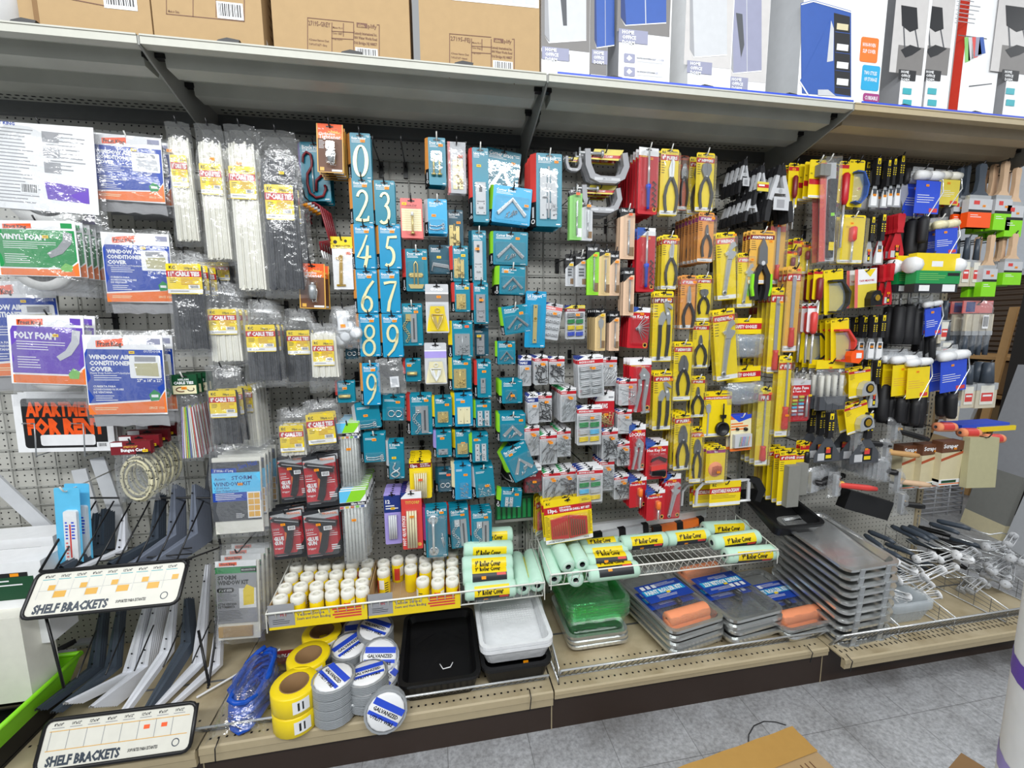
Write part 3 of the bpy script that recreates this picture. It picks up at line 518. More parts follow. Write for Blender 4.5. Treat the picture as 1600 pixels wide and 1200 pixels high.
# ---- large soft packs
def mk_cover(root, W, H, title=('WINDOW AIR', 'CONDITIONER', 'COVER'), outdoor=True, bagw=1.12, back=False, size='27" x 18" x 22"', stk=(.45, .30), folded=True):
 y = -.012
 if folded:
  b = MB(); rr = random.Random(5); nn = [[rr.uniform(-1, 1) for _ in range(9)] for _ in range(7)]
  b.grid(lambda s, t: ((s-.5)*W*.97, y*.8-.004*nn[round(t*6)][round(s*8)] if 0 < t < 1 else 0, -H*(.1+.9*t)+.003*nn[round(t*6)][round(s*8)]), 8, 6, 'fabric'); b.build('folded_cover', root)
 b = MB(); hb = H*.86; b.extrude([(-W/2, 0), (W/2, 0), (W/2, -hb), (-W/2, -hb)], y-.006, y-.004, 'white'); y -= .0065
 if back:
  for c in range(2): b.lines(-W*.45+c*W*.5, -hb*.95, -W*.02+c*W*.48, -hb*.06, 26, y, 'grey', .3, c)
  lc = b.build('label_card', root)
 else:
  b.poly([(-W*.49, -H*.2), (-W*.46, -H*.15), (W*.49, -H*.15), (W*.49, -H*.58), (W*.40, -H*.69), (-W*.49, -H*.735)], y, 'blue')
  b.poly([(-W*.5, -H*.755), (W*.40, -H*.71), (W*.49, -H*.60), (W*.5, -H*.84), (-W*.5, -H*.86)], y-.0002, 'orange')
  b.poly([(-W*.34, -H*.06), (0, -H*.03), (0, -H*.11), (-W*.34, -H*.13)], y-.0003, 'vorange'); b.text('Frost King', -W*.32, -H*.115, H*.05, y-.0005, 'black', W*.30, bold=.03)
  if outdoor: b.text('OUTDOOR', W*.47, -H*.18, H*.028, y-.0003, 'white', W*.22, 'r')
  b.rect(W*.30, -H*.09, W*.47, -H*.03, y-.0002, 'lav')
  for i, t in enumerate(title): b.text(t, -W*.44, -H*(.255+.065*i), H*.046, y-.0003, 'white', W*.52, bold=.05)
  b.text('Heavy Duty Reinforced Polyethylene', -W*.44, -H*.415, H*.022, y-.0003, 'white', W*.52); b.lines(-W*.40, -H*.50, W*.02, -H*.43, 3, y-.0003, 'white', .3, 3)
  for i, t in enumerate(('CUBIERTA PARA', 'ACONDICIONADOR DE AIRE', 'DE VENTANA')): b.text(t, -W*.42, -H*(.56+.032*i), H*.021, y-.0003, 'white', W*.38, bold=.03)
  b.lines(-W*.40, -H*.72, -W*.08, -H*.65, 3, y-.0003, 'white', .3, 7)
  if size: b.text(size, W*.14, -H*.50, H*.032, y-.0003, 'white', W*.32, bold=.03)
  b.lines(-W*.42, -H*.82, 0, -H*.78, 2, y-.0004, 'cream', .35, 4); b.text('SINCE 1936', W*.47, -H*.80, H*.028, y-.0004, 'cream', W*.2, 'r')
  lc = b.build('label_card', root)
  p = MB(); p.extrude(rrect(W*.06, -H*.46, W*.46, -H*.21, H*.015), y-.0006, y-.0003, 'white'); p.rect(W*.13, -H*.28, W*.40, -H*.225, y-.0008, 'grey'); p.poly([(W*.12, -H*.30), (W*.42, -H*.29), (W*.43, -H*.44), (W*.14, -H*.43)], y-.0008, 'beige' if outdoor else 'lgrey'); p.build('picture', lc)
  p = MB(); p.poly([(W*.28, -H*.64), (W*.35, -H*.585), (W*.43, -H*.63), (W*.41, -H*.70), (W*.30, -H*.71)], y-.0006, 'green'); p.rect(W*.31, -H*.67, W*.40, -H*.64, y-.0008, 'white'); p.build('green_badge', lc)
 sticker(root, W*(stk[0]-.35), -H*stk[1]+H*.12, y-.0006, mat='stky')
 pb = pouch(W*bagw, H*1.05, .03, int(W*1e4), .12); pb.v = [(q[0], q[1], q[2]+H*.06) for q in pb.v]; pb.build('bag', root)
def mk_foam(root, W, H, col='green', title='VINYL FOAM', back=False, roll=True):
 y = -.02
 if roll:
  b = MB(); b.lathe([(W*.28, .0), (W*.40, 0), (W*.40, .022), (W*.28, .022), (W*.28, 0)], 'foam', 28, 'y', (0, y+.002, -H*.58)); b.build('foam_coil', root)
 b = MB(); hb = H*.78; b.extrude([(-W/2, -H*.04), (W/2, 0), (W/2, -hb), (-W/2, -hb)], y-.003, y-.001, 'white'); y -= .0034
 if back:
  for c in range(2): b.lines(-W*.46+c*W*.52, -hb*(.95 if c == 0 else .55), -W*.02+c*W*.46, -hb*.1, 22 if c == 0 else 10, y, 'grey', .3, c)
  for i in range(3): b.rect(-W*.0+W*.03, -hb*(.22+.17*i), W*.18, -hb*(.1+.17*i), y-.0003, 'grey')
  b.poly([(W*.02, -hb*.66), (W*.42, -hb*.70), (W*.42, -hb*.88), (W*.04, -hb*.86)], y-.0004, 'purple'); b.text('FROST KING', -W*.44, -hb*.07, hb*.035, y-.0003, 'blue', W*.25, bold=.03); b.barcode(-W*.2, -hb*.82, -W*.04, -hb*.7, y-.0004)
  lc = b.build('label_card', root)
 else:
  b.poly([(-W*.47, -H*.20), (-W*.44, -H*.15), (W*.38, -H*.14), (W*.48, -H*.14), (W*.48, -H*.56), (W*.36, -H*.66), (-W*.47, -H*.66)], y, col); b.poly([(-W*.47, -H*.68), (W*.36, -H*.68), (W*.49, -H*.58), (W*.49, -H*.77), (-W*.47, -H*.77)], y-.0002, 'orange')
  b.poly([(-W*.38, -H*.08), (-W*.04, -H*.06), (-W*.04, -H*.125), (-W*.38, -H*.14)], y-.0003, 'vorange'); b.text('Frost King', -W*.36, -H*.128, H*.045, y-.0005, 'black', W*.3, bold=.03)
  b.text(title, -W*.42, -H*.28, H*.07, y-.0003, 'white', W*.54, bold=.05); b.lines(-W*.40, -H*.42, W*.25, -H*.31, 4, y-.0003, 'white', .3, 2); b.lines(-W*.40, -H*.62, -W*.05, -H*.48, 5, y-.0003, 'white', .3, 3); b.rect(W*.32, -H*.11, W*.46, -H*.04, y-.0003, col)
  lc = b.build('label_card', root)
  p = MB(); p.ribbon([(W*.40, -H*.17, W*.11), (W*.38, -H*.30, W*.11), (W*.28, -H*.42, W*.10), (W*.14, -H*.49, W*.08)], y-.0012, y-.0003, 'grey' if col == 'green' else 'lgrey'); p.build('foam_strip_picture', lc)
  p = MB(); p.poly([(W*.26, -H*.66), (W*.33, -H*.59), (W*.42, -H*.63), (W*.40, -H*.71), (W*.28, -H*.71)], y-.0006, 'gcard'); p.build('green_badge', lc)
  sticker(root, W*.12, -H*.235, y-.0006, mat='stky')
 pouch(W*1.1, H*1.04, .035, int(W*9e3), .1).build('bag', root)
def mk_ties(root, W, H, tie='natural', title='8" CABLE TIES', lab=(.30, .26), gather=.35, tz=(.22, .97), pcs='100pcs.', ties=14, labw=.98, stk=None, seed=3):
 rr = random.Random(seed); b = MB(); y = -.008; w = W*.86
 for r in range(2):
  for i in range(ties):
   t = (i+.5)/ties-.5; top = -H*tz[0]-rr.uniform(0, H*.05); bot = -H*tz[1]+rr.uniform(0, H*.015); k = .72+.28*min(1, 1.4*(r+.4)); x0 = t*w*.92; x1 = t*w+rr.uniform(-.002, .002); hw = w/ties*.52
   yy = y-.006*r-rr.uniform(0, .004)
   b.add([(x0-hw, yy, top), (x0+hw, yy-.002, top), (x1+hw, yy-.004, bot), (x1-hw, yy-.001, bot), (x0-hw, yy+.004, top), (x0+hw, yy+.004, top), (x1+hw, yy+.004, bot), (x1-hw, yy+.004, bot)], [(0, 1, 2, 3), (4, 0, 3, 7), (1, 5, 6, 2), (3, 2, 6, 7)], tie)
 b.build('cable_tie_bundle', root); y = -.026
 b = MB(); lw = W*labw/2; z1 = -H*lab[0]; z0 = z1-H*lab[1]; hh = z1-z0; b.extrude(rrect(-lw, z0, lw, z1, .003, 1), y, y+.001, 'yellow'); y -= .0003
 b.rect(-lw, z1-hh*.44, lw, z1-hh*.23, y, 'red'); b.text('KC', -lw*.82, z1-hh*.17, hh*.10, y, 'black', lw*.35, bold=.04); b.text(pcs, lw*.05, z1-hh*.19, hh*.09, y, 'black', lw*.5, bold=.03); b.text('BLACK' if tie == 'tie_black' else 'NATURAL', lw*.6, z1-hh*.19, hh*.05, y, 'black', lw*.32)
 b.text(title, 0, z1-hh*.405, hh*.14, y-.0003, 'white', lw*1.8, 'c', .05); b.lines(-lw*.2, z1-hh*.72, lw*.85, z1-hh*.48, 5, y, 'rust', .3, 2); b.rect(lw*.2, z1-hh*.82, lw*.85, z1-hh*.70, y-.0001, 'white'); b.barcode(lw*.25, z1-hh*.82, lw*.8, z1-hh*.70, y-.0003); b.rect(-lw, z0+hh*.03, lw, z0+hh*.16, y, 'white'); b.rect(-lw*.85, z0+hh*.08, lw*.2, z0+hh*.11, y-.0002, 'grey'); b.lines(-lw*.85, z1-hh*.66, -lw*.4, z1-hh*.50, 3, y, 'black', .3, 6)
 b.build('label_card', root)
 if stk: sticker(root, W*stk[0], -H*stk[1], y-.001, mat=stk[2])
 pouch(W*1.08, H*1.02, .034, seed, gather, 6, 12).build('bag', root)
def mk_nylon(root, W, H):
 cols = ('red2', 'white', 'dred', 'lilac', 'white', 'yellow', 'limeb', 'wardb', 'white', 'white'); rr = random.Random(2); b = MB()
 for r in range(2):
  for i in range(10):
   x = (i+.5)/10-.5; c = cols[(i+r*3) % 10]; b.add([(x*W*.5, -.004-.003*r, -H*.36-rr.uniform(0, .01)), (x*W*.5+.004, -.005-.003*r, -H*.36), (x*W*.8+.004, -.006-.003*r, -H*.95), (x*W*.8, -.005-.003*r, -H*.96)], [(0, 1, 2, 3)], c)
 b.build('cable_tie_bundle', root); b = MB(); y = -.012; b.extrude([(-W/2, 0), (W/2, 0), (W/2, -H*.22), (-W/2, -H*.22)], y, 0, 'dgreen'); y -= .0004
 b.rect(-W*.42, -H*.215, W*.46, -H*.12, y, 'cream'); b.text('NYLON', 0, -H*.065, H*.022, y, 'white', W*.4, 'c', .04); b.text('CABLE TIES', 0, -H*.105, H*.03, y, 'white', W*.75, 'c', .05); euro(b, -H*.03, y)
 b.ribbon(arc(-W*.1, -H*.165, W*.2, H*.025, 0, 300, 10, .004), y-.0003, y, 'brown'); b.ribbon(arc(W*.25, -H*.165, W*.12, H*.02, 180, 400, 8, .003), y-.0003, y, 'black'); b.build('header_card', root)
 sticker(root, 0, -H*.15, y-.0008); pb = pouch(W*.92, H*.8, .014, 4, 0, 4, 8); pb.v = [(q[0], q[1], q[2]-H*.2) for q in pb.v]; pb.build('bag', root)
def mk_bungee(root, W, H):
 b = MB()
 for k, (rx, rz) in enumerate(((.44, .36), (.30, .25), (.38, .32))): b.tube([(W*.05+W*rx*math.cos(a*.35), -.008-.006*k, -H*.62+H*rz*math.sin(a*.35)) for a in range(19)], .0045, 'bungee', 6)
 b.build('elastic_cord', root); b = MB(); y = -.02; b.extrude([(-W/2, 0), (W/2, 0), (W/2, -H*.2), (-W/2, -H*.2)], y, 0, 'dred'); y -= .0004
 b.rect(-W*.49, -H*.07, -W*.2, -H*.005, y, 'white'); b.text('STRETCH 30"', 0, -H*.095, H*.03, y, 'amber', W*.35, 'c', .04); b.text('Bungee Cord', W*.05, -H*.155, H*.05, y, 'white', W*.6, 'c', .05); b.rect(W*.12, -H*.198, W*.49, -H*.165, y, 'black'); euro(b, -H*.045, y); b.build('header_card', root)
 sticker(root, W*.36, -H*.15, y-.001, mat='stky'); pb = pouch(W*1.05, H*.86, .024, 8, 0, 5, 6); pb.v = [(q[0], q[1], q[2]-H*.14) for q in pb.v]; pb.build('bag', root)
def mk_storm(root, W, H, kind=0):
 b = MB(); b.box(-W*.46, -.012, -H*.97, W*.46, -.001, -H*.12, 'natural'); b.build('folded_film', root); y = -.016; b = MB()
 if kind == 0:
  b.rect(-W*.48, -H*.82, W*.44, -H*.16, y, 'dgrey'); y -= .0003; b.rect(-W*.47, -H*.5, W*.45, -H*.28, y, 'sky'); b.rect(-W*.47, -H*.60, W*.45, -H*.5, y, 'blue'); b.rect(-W*.47, -H*.28, W*.0, -H*.23, y, 'blue'); b.text("3' Wide - 6' Long", -W*.42, -H*.268, H*.028, y-.0002, 'white', W*.36, bold=.02)
  b.text('Acorn', -W*.42, -H*.36, H*.03, y-.0002, 'navy', W*.2); b.text('STORM', -W*.10, -H*.36, H*.045, y-.0002, 'navy', W*.4); b.text('WINDOW KIT', -W*.44, -H*.425, H*.045, y-.0002, 'navy', W*.7); b.text('1.25 mil thick', -W*.43, -H*.455, H*.02, y-.0002, 'navy', W*.34); b.text('Clear Polyethylene', -W*.43, -H*.49, H*.022, y-.0002, 'navy', W*.5); b.lines(-W*.42, -H*.59, W*.12, -H*.51, 4, y-.0002, 'white', .35)
  b.text('Save Heat', W*.05, -H*.245, H*.06, y-.0003, 'blue', W*.38, bold=.02, rot=.25); b.lines(-W*.05, -H*.80, W*.12, -H*.74, 4, y-.0002, 'white', .3); lc = b.build('label_card', root)
  p = MB(); p.rect(W*.18, -H*.80, W*.44, -H*.50, y-.0004, 'white')
  for i in range(4):
   for j in range(2): p.rect(W*(.20+.115*j), -H*(.575+.07*i), W*(.305+.115*j), -H*(.515+.07*i), y-.0006, 'amber')
  p.build('window_picture', lc); sticker(root, W*.06, -H*.41, y-.001)
 else:
  b.rect(-W*.46, -H*.78, W*.42, -H*.10, y, 'grey'); y -= .0003; b.rect(-W*.46, -H*.17, W*.42, -H*.10, y, 'white'); b.rect(-W*.46, -H*.235, W*.42, -H*.165, y, 'green'); b.poly([(-W*.38, -H*.12), (0, -H*.115), (0, -H*.15), (-W*.38, -H*.155)], y-.0002, 'vorange'); b.text('Frost King', -W*.34, -H*.147, H*.026, y-.0004, 'black', W*.3, bold=.03)
  b.rect(W*.08, -H*.225, W*.42, -H*.18, y-.0002, 'black'); b.text('INDOOR/OUTDOOR', W*.10, -H*.21, H*.018, y-.0004, 'white', W*.3); b.text('STORM', -W*.42, -H*.30, H*.045, y-.0002, 'black', W*.4, bold=.05); b.text('WINDOW KIT', -W*.42, -H*.355, H*.045, y-.0002, 'black', W*.66, bold=.05); b.extrude(rrect(-W*.44, -H*.44, -W*.08, -H*.39, H*.02), y-.0004, y, 'black'); b.text("3' x 6' SIZE", -W*.40, -H*.427, H*.024, y-.0006, 'white', W*.28)
  b.lines(-W*.43, -H*.54, 0, -H*.455, 6, y-.0002, 'dgrey', .3); b.text('KIT DE VENTANA', -W*.43, -H*.58, H*.025, y-.0002, 'black', W*.4, bold=.04); b.text('DE TORMENTA', -W*.43, -H*.61, H*.025, y-.0002, 'black', W*.36, bold=.04); b.lines(-W*.43, -H*.76, W*.1, -H*.64, 7, y-.0002, 'dgrey', .3, 5); lc = b.build('label_card', root)
  p = MB(); p.rect(W*.03, -H*.62, W*.40, -H*.40, y-.0003, 'white'); p.poly([(W*.12, -H*.59), (W*.12, -H*.42), (W*.2, -H*.36), (W*.36, -H*.40), (W*.35, -H*.58)], y-.0005, 'yellow'); p.build('window_picture', lc)
  p = MB(); p.box(-W*.44, -.019, -H*.93, W*.30, -.004, -H*.82, 'card'); p.build('card_strip', root)
 pouch(W*1.08, H*1.03, .026, 5+kind, .05, 6, 10).build('bag', root)
# ---- card packs
def base_card(W, H, mat, r=.003, th=.0009): b = MB(); b.extrude(rrect(-W/2, -H, W/2, 0, r, 1), -th, 0, mat); return b
NUMS = {
 '0': [arc(.32, .5, .25, .46, 0, 360, 22, lambda a: .06+.09*abs(math.cos(a)))],
 '2': [arc(.30, .74, .20, .21, 170, -20, 10, .10)+[(.42, .52, .10), (.20, .20, .09), (.05, .06, .09)], [(.04, .09, .12), (.35, .06, .12), (.55, .08, .12), (.58, .2, .05)]],
 '3': [arc(.30, .76, .17, .19, 160, -70, 9, .09), arc(.28, .30, .22, .28, 80, -130, 11, .11)],
 '4': [[(.42, 1.0, .07), (.25, .65, .08), (.03, .32, .09), (.3, .30, .09), (.6, .34, .1)], [(.45, .68, .1), (.42, .3, .13), (.34, .0, .13)]],
 '5': [[(.58, .95, .1), (.25, .93, .1), (.18, .60, .07)], [(.18, .60, .08)]+arc(.26, .34, .22, .28, 80, -120, 12, .11)],
 '6': [[(.58, .98, .09), (.36, .75, .1), (.18, .45, .11), (.12, .25, .12)], arc(.32, .24, .20, .23, 0, 360, 16, .10)],
 '7': [[(.05, .90, .12), (.3, .94, .1), (.6, .94, .1)], [(.58, .94, .07), (.45, .65, .10), (.30, .3, .13), (.25, .0, .13)]],
 '8': [arc(.32, .76, .19, .21, 0, 360, 16, .09), arc(.30, .25, .24, .25, 0, 360, 16, .10)],
 '9': [arc(.32, .72, .21, .25, 0, 360, 16, .10), [(.53, .72, .1), (.50, .45, .11), (.36, .2, .1), (.12, .0, .08)]],
 '1': [[(.05, .86, .08), (.18, .84, .12), (.30, .95, .08)], [(.30, .97, .13), (.28, .5, .15), (.28, .05, .15)], [(.08, .04, .09), (.5, .04, .09)]],
}
def prod_numeral(root, x0, z0, x1, z1, y, ch='0', mat='numeral'):
 b = MB(); w, h = x1-x0, z1-z0
 for s in NUMS[ch]: b.ribbon([(x0+(px/.62)*w*.92+(pz-.5)*w*.10, z0+pz*h, pw*w*1.55) for px, pz, pw in s], y-.004, y, mat)
 o = b.build('numeral', root)
def chevron(b, cx, top, half, drop, w, y0, y1, mat): b.ribbon([(cx-half, top-drop, w), (cx, top, w), (cx+half, top-drop, w)], y0, y1, mat)
def prod_brace(root, x0, z0, x1, z1, y):
 b = MB(); cx = (x0+x1)/2; w = (x1-x0); h = z1-z0
 for k in range(3): chevron(b, cx, z1-k*h*.035-h*.05, w*.46-k*w*.012, h*.66, w*.05, y-.012+.003*k, y-.0005, 'steel' if k % 2 else 'zinc')
 for s in (-1, 1):
  for t in (.3, .75): b.disc(cx+s*w*.46*t, z1-h*.05-h*.66*t, w*.012, y-.0123, 'black', 6)
 q_ = b.build('corner_brace', root); b = MB(); pile(b, cx-w*.2, z0+h*.1, cx+w*.2, z0+h*.45, y, 12, w*.14, .0012, 'steel', 4); b.build('screws', q_)
def prod_flat(root, x0, z0, x1, z1, y):
 b = MB(); cx = (x0+x1)/2; w = (x1-x0); h = z1-z0; chevron(b, cx, z1-h*.14, w*.40, h*.60, w*.17, y-.003, y-.0005, 'zinc')
 for s in (-1, 0, 1): b.disc(cx+s*w*.36, z1-h*.17-abs(s)*h*.54, w*.028, y-.0033, 'white', 8)
 q_ = b.build('corner_plate', root); b = MB(); pile(b, cx-w*.2, z0+h*.12, cx+w*.2, z0+h*.5, y, 10, w*.18, .0013, 'chrome', 4); b.build('screws', q_)
def prod_hinge(root, x0, z0, x1, z1, y, mat='brass', screws=True):
 b = MB(); cx = (x0+x1)/2; w = x1-x0; h = z1-z0; b.box(x0, y-.003, z0, cx-.001, y-.0005, z1, mat); b.box(cx+.001, y-.003, z0, x1, y-.0005, z1, mat); b.tube([(cx, y-.003, z0), (cx, y-.003, z1)], w*.035, mat, 8)
 for s in (-.25, .25):
  for t in (.15, .85): b.disc(cx+s*w, z0+h*t, w*.04, y-.0033, 'dgrey', 6)
 q_ = b.build('hinge', root)
 if screws: b = MB(); pile(b, x0+w*.1, z0, x1-w*.1, z0+h*.5, y-.003, 12, w*.22, .0013, mat, 3); b.build('screws', q_)
def prod_bolt(root, x0, z0, x1, z1, y, mat='brass'):
 b = MB(); cx = (x0+x1)/2; w = x1-x0; h = z1-z0; b.box(x0, y-.0025, z0, cx-w*.1, y-.0005, z1, mat); b.box(cx+w*.14, y-.0025, z0, x1, y-.0005, z1*.6+z0*.4+h*.35, mat)
 b.tube([(cx, y-.006, z0+h*.02), (cx, y-.006, z1+h*.05)], w*.07, mat, 8)
 for t in (.2, .6): b.box(cx-w*.12, y-.009, z0+h*t, cx+w*.12, y-.001, z0+h*(t+.12), mat)
 for xx in (x0+w*.18, x1-w*.18):
  for t in (.08, .9): b.disc(xx, z0+h*t, w*.05, y-.0028, 'dgrey', 6)
 b.tube([(cx, y-.006, z0+h*.45), (x0+w*.15, y-.010, z0+h*.45)], w*.04, mat, 6); q_ = b.build('barrel_bolt', root); b = MB(); pile(b, cx+w*.05, z0, x1, z0+h*.4, y-.003, 7, w*.3, .0012, mat, 3); b.build('screws', q_)
def prod_hasp(root, x0, z0, x1, z1, y, mat='lgrey'):
 b = MB(); w = x1-x0; h = z1-z0; b.box(x0+w*.1, y-.003, z0, x1-w*.1, y-.0005, z1, mat); b.box(x0+w*.38, y-.0034, z0+h*.70, x1-w*.38, y-.0030, z0+h*.9, 'dgrey'); b.tube([(x0+w*.2, y-.004, z0+h*.42), (x1-w*.2, y-.004, z0+h*.42)], w*.05, mat, 6)
 b.tube([(x0+w*.35, y-.003, z0+h*.22), (x0+w*.35, y-.010, z0+h*.22), (x1-w*.35, y-.010, z0+h*.22), (x1-w*.35, y-.003, z0+h*.22)], w*.035, 'steel', 6)
 for xx in (.25, .75):
  for t in (.06, .34): b.disc(x0+w*xx, z0+h*t, w*.05, y-.0033, 'dgrey', 6)
 b.build('hasp', root)
def prod_guard(root, x0, z0, x1, z1, y):
 b = MB(); w = x1-x0; h = z1-z0; cx = (x0+x1)/2; b.tube([(cx-w*.12, y-.004, z0+h*.15), (cx-w*.10, y-.006, z1-h*.1), (cx, y-.007, z1), (cx+w*.10, y-.006, z1-h*.1), (cx+w*.12, y-.004, z0+h*.15)], w*.05, 'brass', 6); b.box(x0+w*.1, y-.004, z0+h*.42, x1-w*.1, y-.001, z0+h*.58, 'brass'); b.lathe([(0, -.004), (w*.12, -.004), (w*.12, 0)], 'brass', 8, 'y', (x0+w*.15, y, z0+h*.5)); b.lathe([(0, -.004), (w*.12, -.004), (w*.12, 0)], 'brass', 8, 'y', (x1-w*.15, y, z0+h*.5)); b.extrude([(x0, z0+h*.16), (x1, z0+h*.16), (x1-w*.12, z0), (x0+w*.12, z0)], y-.005, y-.001, 'brass'); b.build('door_guard', root)
def prod_chain(root, x0, z0, x1, z1, y, mat='chrome'):
 b = MB(); w = x1-x0; h = z1-z0; b.box(x0+w*.55, y-.004, z0, x1, y-.0005, z1, 'zinc'); b.box(x0+w*.72, y-.0045, z0+h*.1, x1-w*.16, y-.0040, z1-h*.15, 'dgrey'); b.box(x0+w*.2, y-.004, z1-h*.25, x0+w*.6, y-.0005, z1, mat); b.build('track_plate', root)
 b = MB(); rr = random.Random(4)
 for k in range(11): t = k/10; cx = x0+w*(.25+.18*math.sin(t*7)); cz = z0+h*(.05+.75*t); b.tube([(cx+w*.09*math.cos(a), y-.006+.002*math.sin(a+k), cz+h*.055*math.sin(a)) for a in (0, 1.2, 2.4, 3.6, 4.8, 6.1)], .0013, mat, 4)
 b.build('chain', root)
def prod_stops(root, x0, z0, x1, z1, y, n=2):
 b = MB(); w = x1-x0
 for k in range(n): x = x0+w*(k+.5)/n; b.tube([(x, y-.007, z0+.004), (x, y-.007, z1-.012)], .0035, 'brass', 8); b.lathe([(0, 0), (.009, 0), (.009, .004), (.004, .006)], 'brass', 8, 'z', (x, y-.007, z0)); b.tube([(x, y-.007, z1-.014), (x, y-.007, z1)], .005, 'white', 8)
 b.build('door_stop', root)
def prod_hookeye(root, x0, z0, x1, z1, y):
 b = MB(); w = x1-x0; h = z1-z0; r = .0016
 for k in range(2):
  z = z0+h*(.2+.3*k); b.tube([(x0, y-.003, z+h*.3), (x0+w*.05, y-.003, z), (x0+w*.5, y-.004, z-h*.05), (x1-w*.1, y-.004, z+h*.1)], r, 'chrome', 5); b.tube([(x1-w*.1+w*.09*math.cos(a), y-.004, z+h*.1+w*.09*math.sin(a)) for a in (0, 1.3, 2.6, 3.9, 5.2, 6.3)], r, 'chrome', 5)
 b.build('hook_and_eye', root)
def prod_rings(root, x0, z0, x1, z1, y):
 b = MB(); w = x1-x0; r = w*.2
 for k in (-1, 1): b.tube([((x0+x1)/2+k*w*.22+r*math.cos(a), y-.003, (z0+z1)/2+r*math.sin(a)) for a in [i*.63 for i in range(11)]], .0018, 'chrome', 5)
 b.build('metal_rings', root)
def prod_shook(root, x0, z0, x1, z1, y):
 b = MB(); w = x1-x0; h = z1-z0; b.tube([(x0+w*(.5+.4*math.sin(t*.42)*math.cos(t*.1)), y-.004, z0+h*(.05+.9*t/16)) for t in range(17)], .003, 'chrome', 6); b.tube([(x0+w*(.5-.4*math.sin(t*.42)), y-.006, z0+h*(.05+.6*t/12)) for t in range(13)], .003, 'chrome', 6); b.build('s_hook', root)
def prod_bar(root, x0, z0, x1, z1, y):
 b = MB(); b.tube([(x0, y-.006, (z0+z1)/2), (x1, y-.006, (z0+z1)/2)], (z1-z0)*.4, 'brass', 8); b.build('door_viewer', root)
def prod_pull(root, x0, z0, x1, z1, y):
 b = MB(); w = x1-x0; h = z1-z0; cx = x0+w*.3
 for z in (z0+h*.1, z1-h*.1):
  b.lathe([(0, -.003), (w*.22, -.003), (w*.26, 0)], 'chrome', 16, 'y', (cx, y, z))
  for k in range(4): b.disc(cx+w*.18*math.cos(k*1.57+.7), z+w*.18*math.sin(k*1.57+.7), w*.03, y-.0034, 'dgrey', 6)
 b.tube([(cx, y-.004, z0+h*.1), (cx, y-.022, z0+h*.2), (cx, y-.028, z0+h*.5), (cx, y-.022, z1-h*.2), (cx, y-.004, z1-h*.1)], [w*.10, w*.07, w*.055, w*.07, w*.10], 'chrome', 10); q_ = b.build('pull_handle', root); b = MB(); pile(b, x0+w*.72, z0+h*.2, x0+w*.92, z0+h*.6, y, 4, h*.25, .0016, 'chrome', 2, ang=85); b.build('screws', q_)
def prod_mend(root, x0, z0, x1, z1, y):
 b = MB(); w = x1-x0; h = z1-z0
 for k in range(2):
  xx = x0+w*(.03+.55*k); b.box(xx, y-.003, z0, xx+w*.36, y-.0005, z1, 'lgrey')
  for t in (.1, .35, .65, .9): b.disc(xx+w*.18, z0+h*t, w*.06, y-.0033, 'dgrey', 6)
 q_ = b.build('mending_plate', root); b = MB(); pile(b, x0+w*.2, z0+h*.05, x1-w*.2, z0+h*.6, y-.003, 8, w*.25, .0014, 'chrome', 3); b.build('screws', q_)
def prod_bike(root, x0, z0, x1, z1, y):
 b = MB(); w, h = x1-x0, z1-z0
 def sh(dx, mat): return [(x0+w*(px+dx), y-.006, z0+h*pz) for px, pz in ((.05, .78), (.08, .92), (.22, 1), (.38, .95), (.42, .8), (.40, .68), (.2, .52), (.18, .3), (.26, .1), (.5, 0), (.8, .04), (.92, .2), (.88, .28))]
 b.tube(sh(0, 0), .005, 'dred', 8); b.tube([(x0+w*.42, y-.006, z0+h*.75), (x0+w*.42, y-.006, z0+h*.12)], .003, 'steel', 6); b.tube([(x0+w*.8, y-.006, z0+h*.5), (x0+w*.55, y-.006, z0+h*.38), (x0+w*.52, y-.006, z0+h*.15)], .005, 'dred', 8); b.build('bicycle_hook', root)
def prod_lid(root, x0, z0, x1, z1, y):
 b = MB(); w, h = x1-x0, z1-z0; cx = (x0+x1)/2; b.box(cx-w*.22, y-.004, z0, cx+w*.22, y-.001, z0+h*.62, 'brass'); b.box(cx-w*.24, y-.007, z0+h*.58, cx+w*.2, y-.003, z1, 'brass'); b.disc(cx, z0+h*.64, w*.16, y-.0075, 'gold', 8); b.disc(cx, z0+h*.08, w*.1, y-.0045, 'dgrey', 6); b.disc(cx, z1-h*.06, w*.1, y-.0075, 'dgrey', 6); b.build('lid_support', root)
def prod_screwhook(root, x0, z0, x1, z1, y):
 b = MB(); w, h = x1-x0, z1-z0
 for k in range(3): b.tube([(x0, y-.004-.003*k, z0+h*.1), (x0+w*.1, y-.004-.003*k, z0+h*(.6+.1*k)), (x1-w*.1, y-.004-.003*k, z0+h*(.4+.1*k)), (x1, y-.004, z0+h*.1)], .002, 'lgrey', 5)
 b.build('square_screw_hook', root)
def prod_pile(root, x0, z0, x1, z1, y, mat='zinc', n=16, ln=.3, r=.0013, ang=None, nm='screws'):
 b = MB(); pile(b, x0, z0, x1, z1, y, n, ln*(x1-x0), r, mat, 6, ang=ang); b.build(nm, root)
PR = dict(numeral=prod_numeral, brace=prod_brace, flat=prod_flat, hinge=prod_hinge, bolt=prod_bolt, hasp=prod_hasp, guard=prod_guard, chain=prod_chain, stops=prod_stops, hookeye=prod_hookeye, rings=prod_rings, shook=prod_shook, bar=prod_bar, pull=prod_pull, mend=prod_mend, bike=prod_bike, lid=prod_lid, screwhook=prod_screwhook, pile=prod_pile)
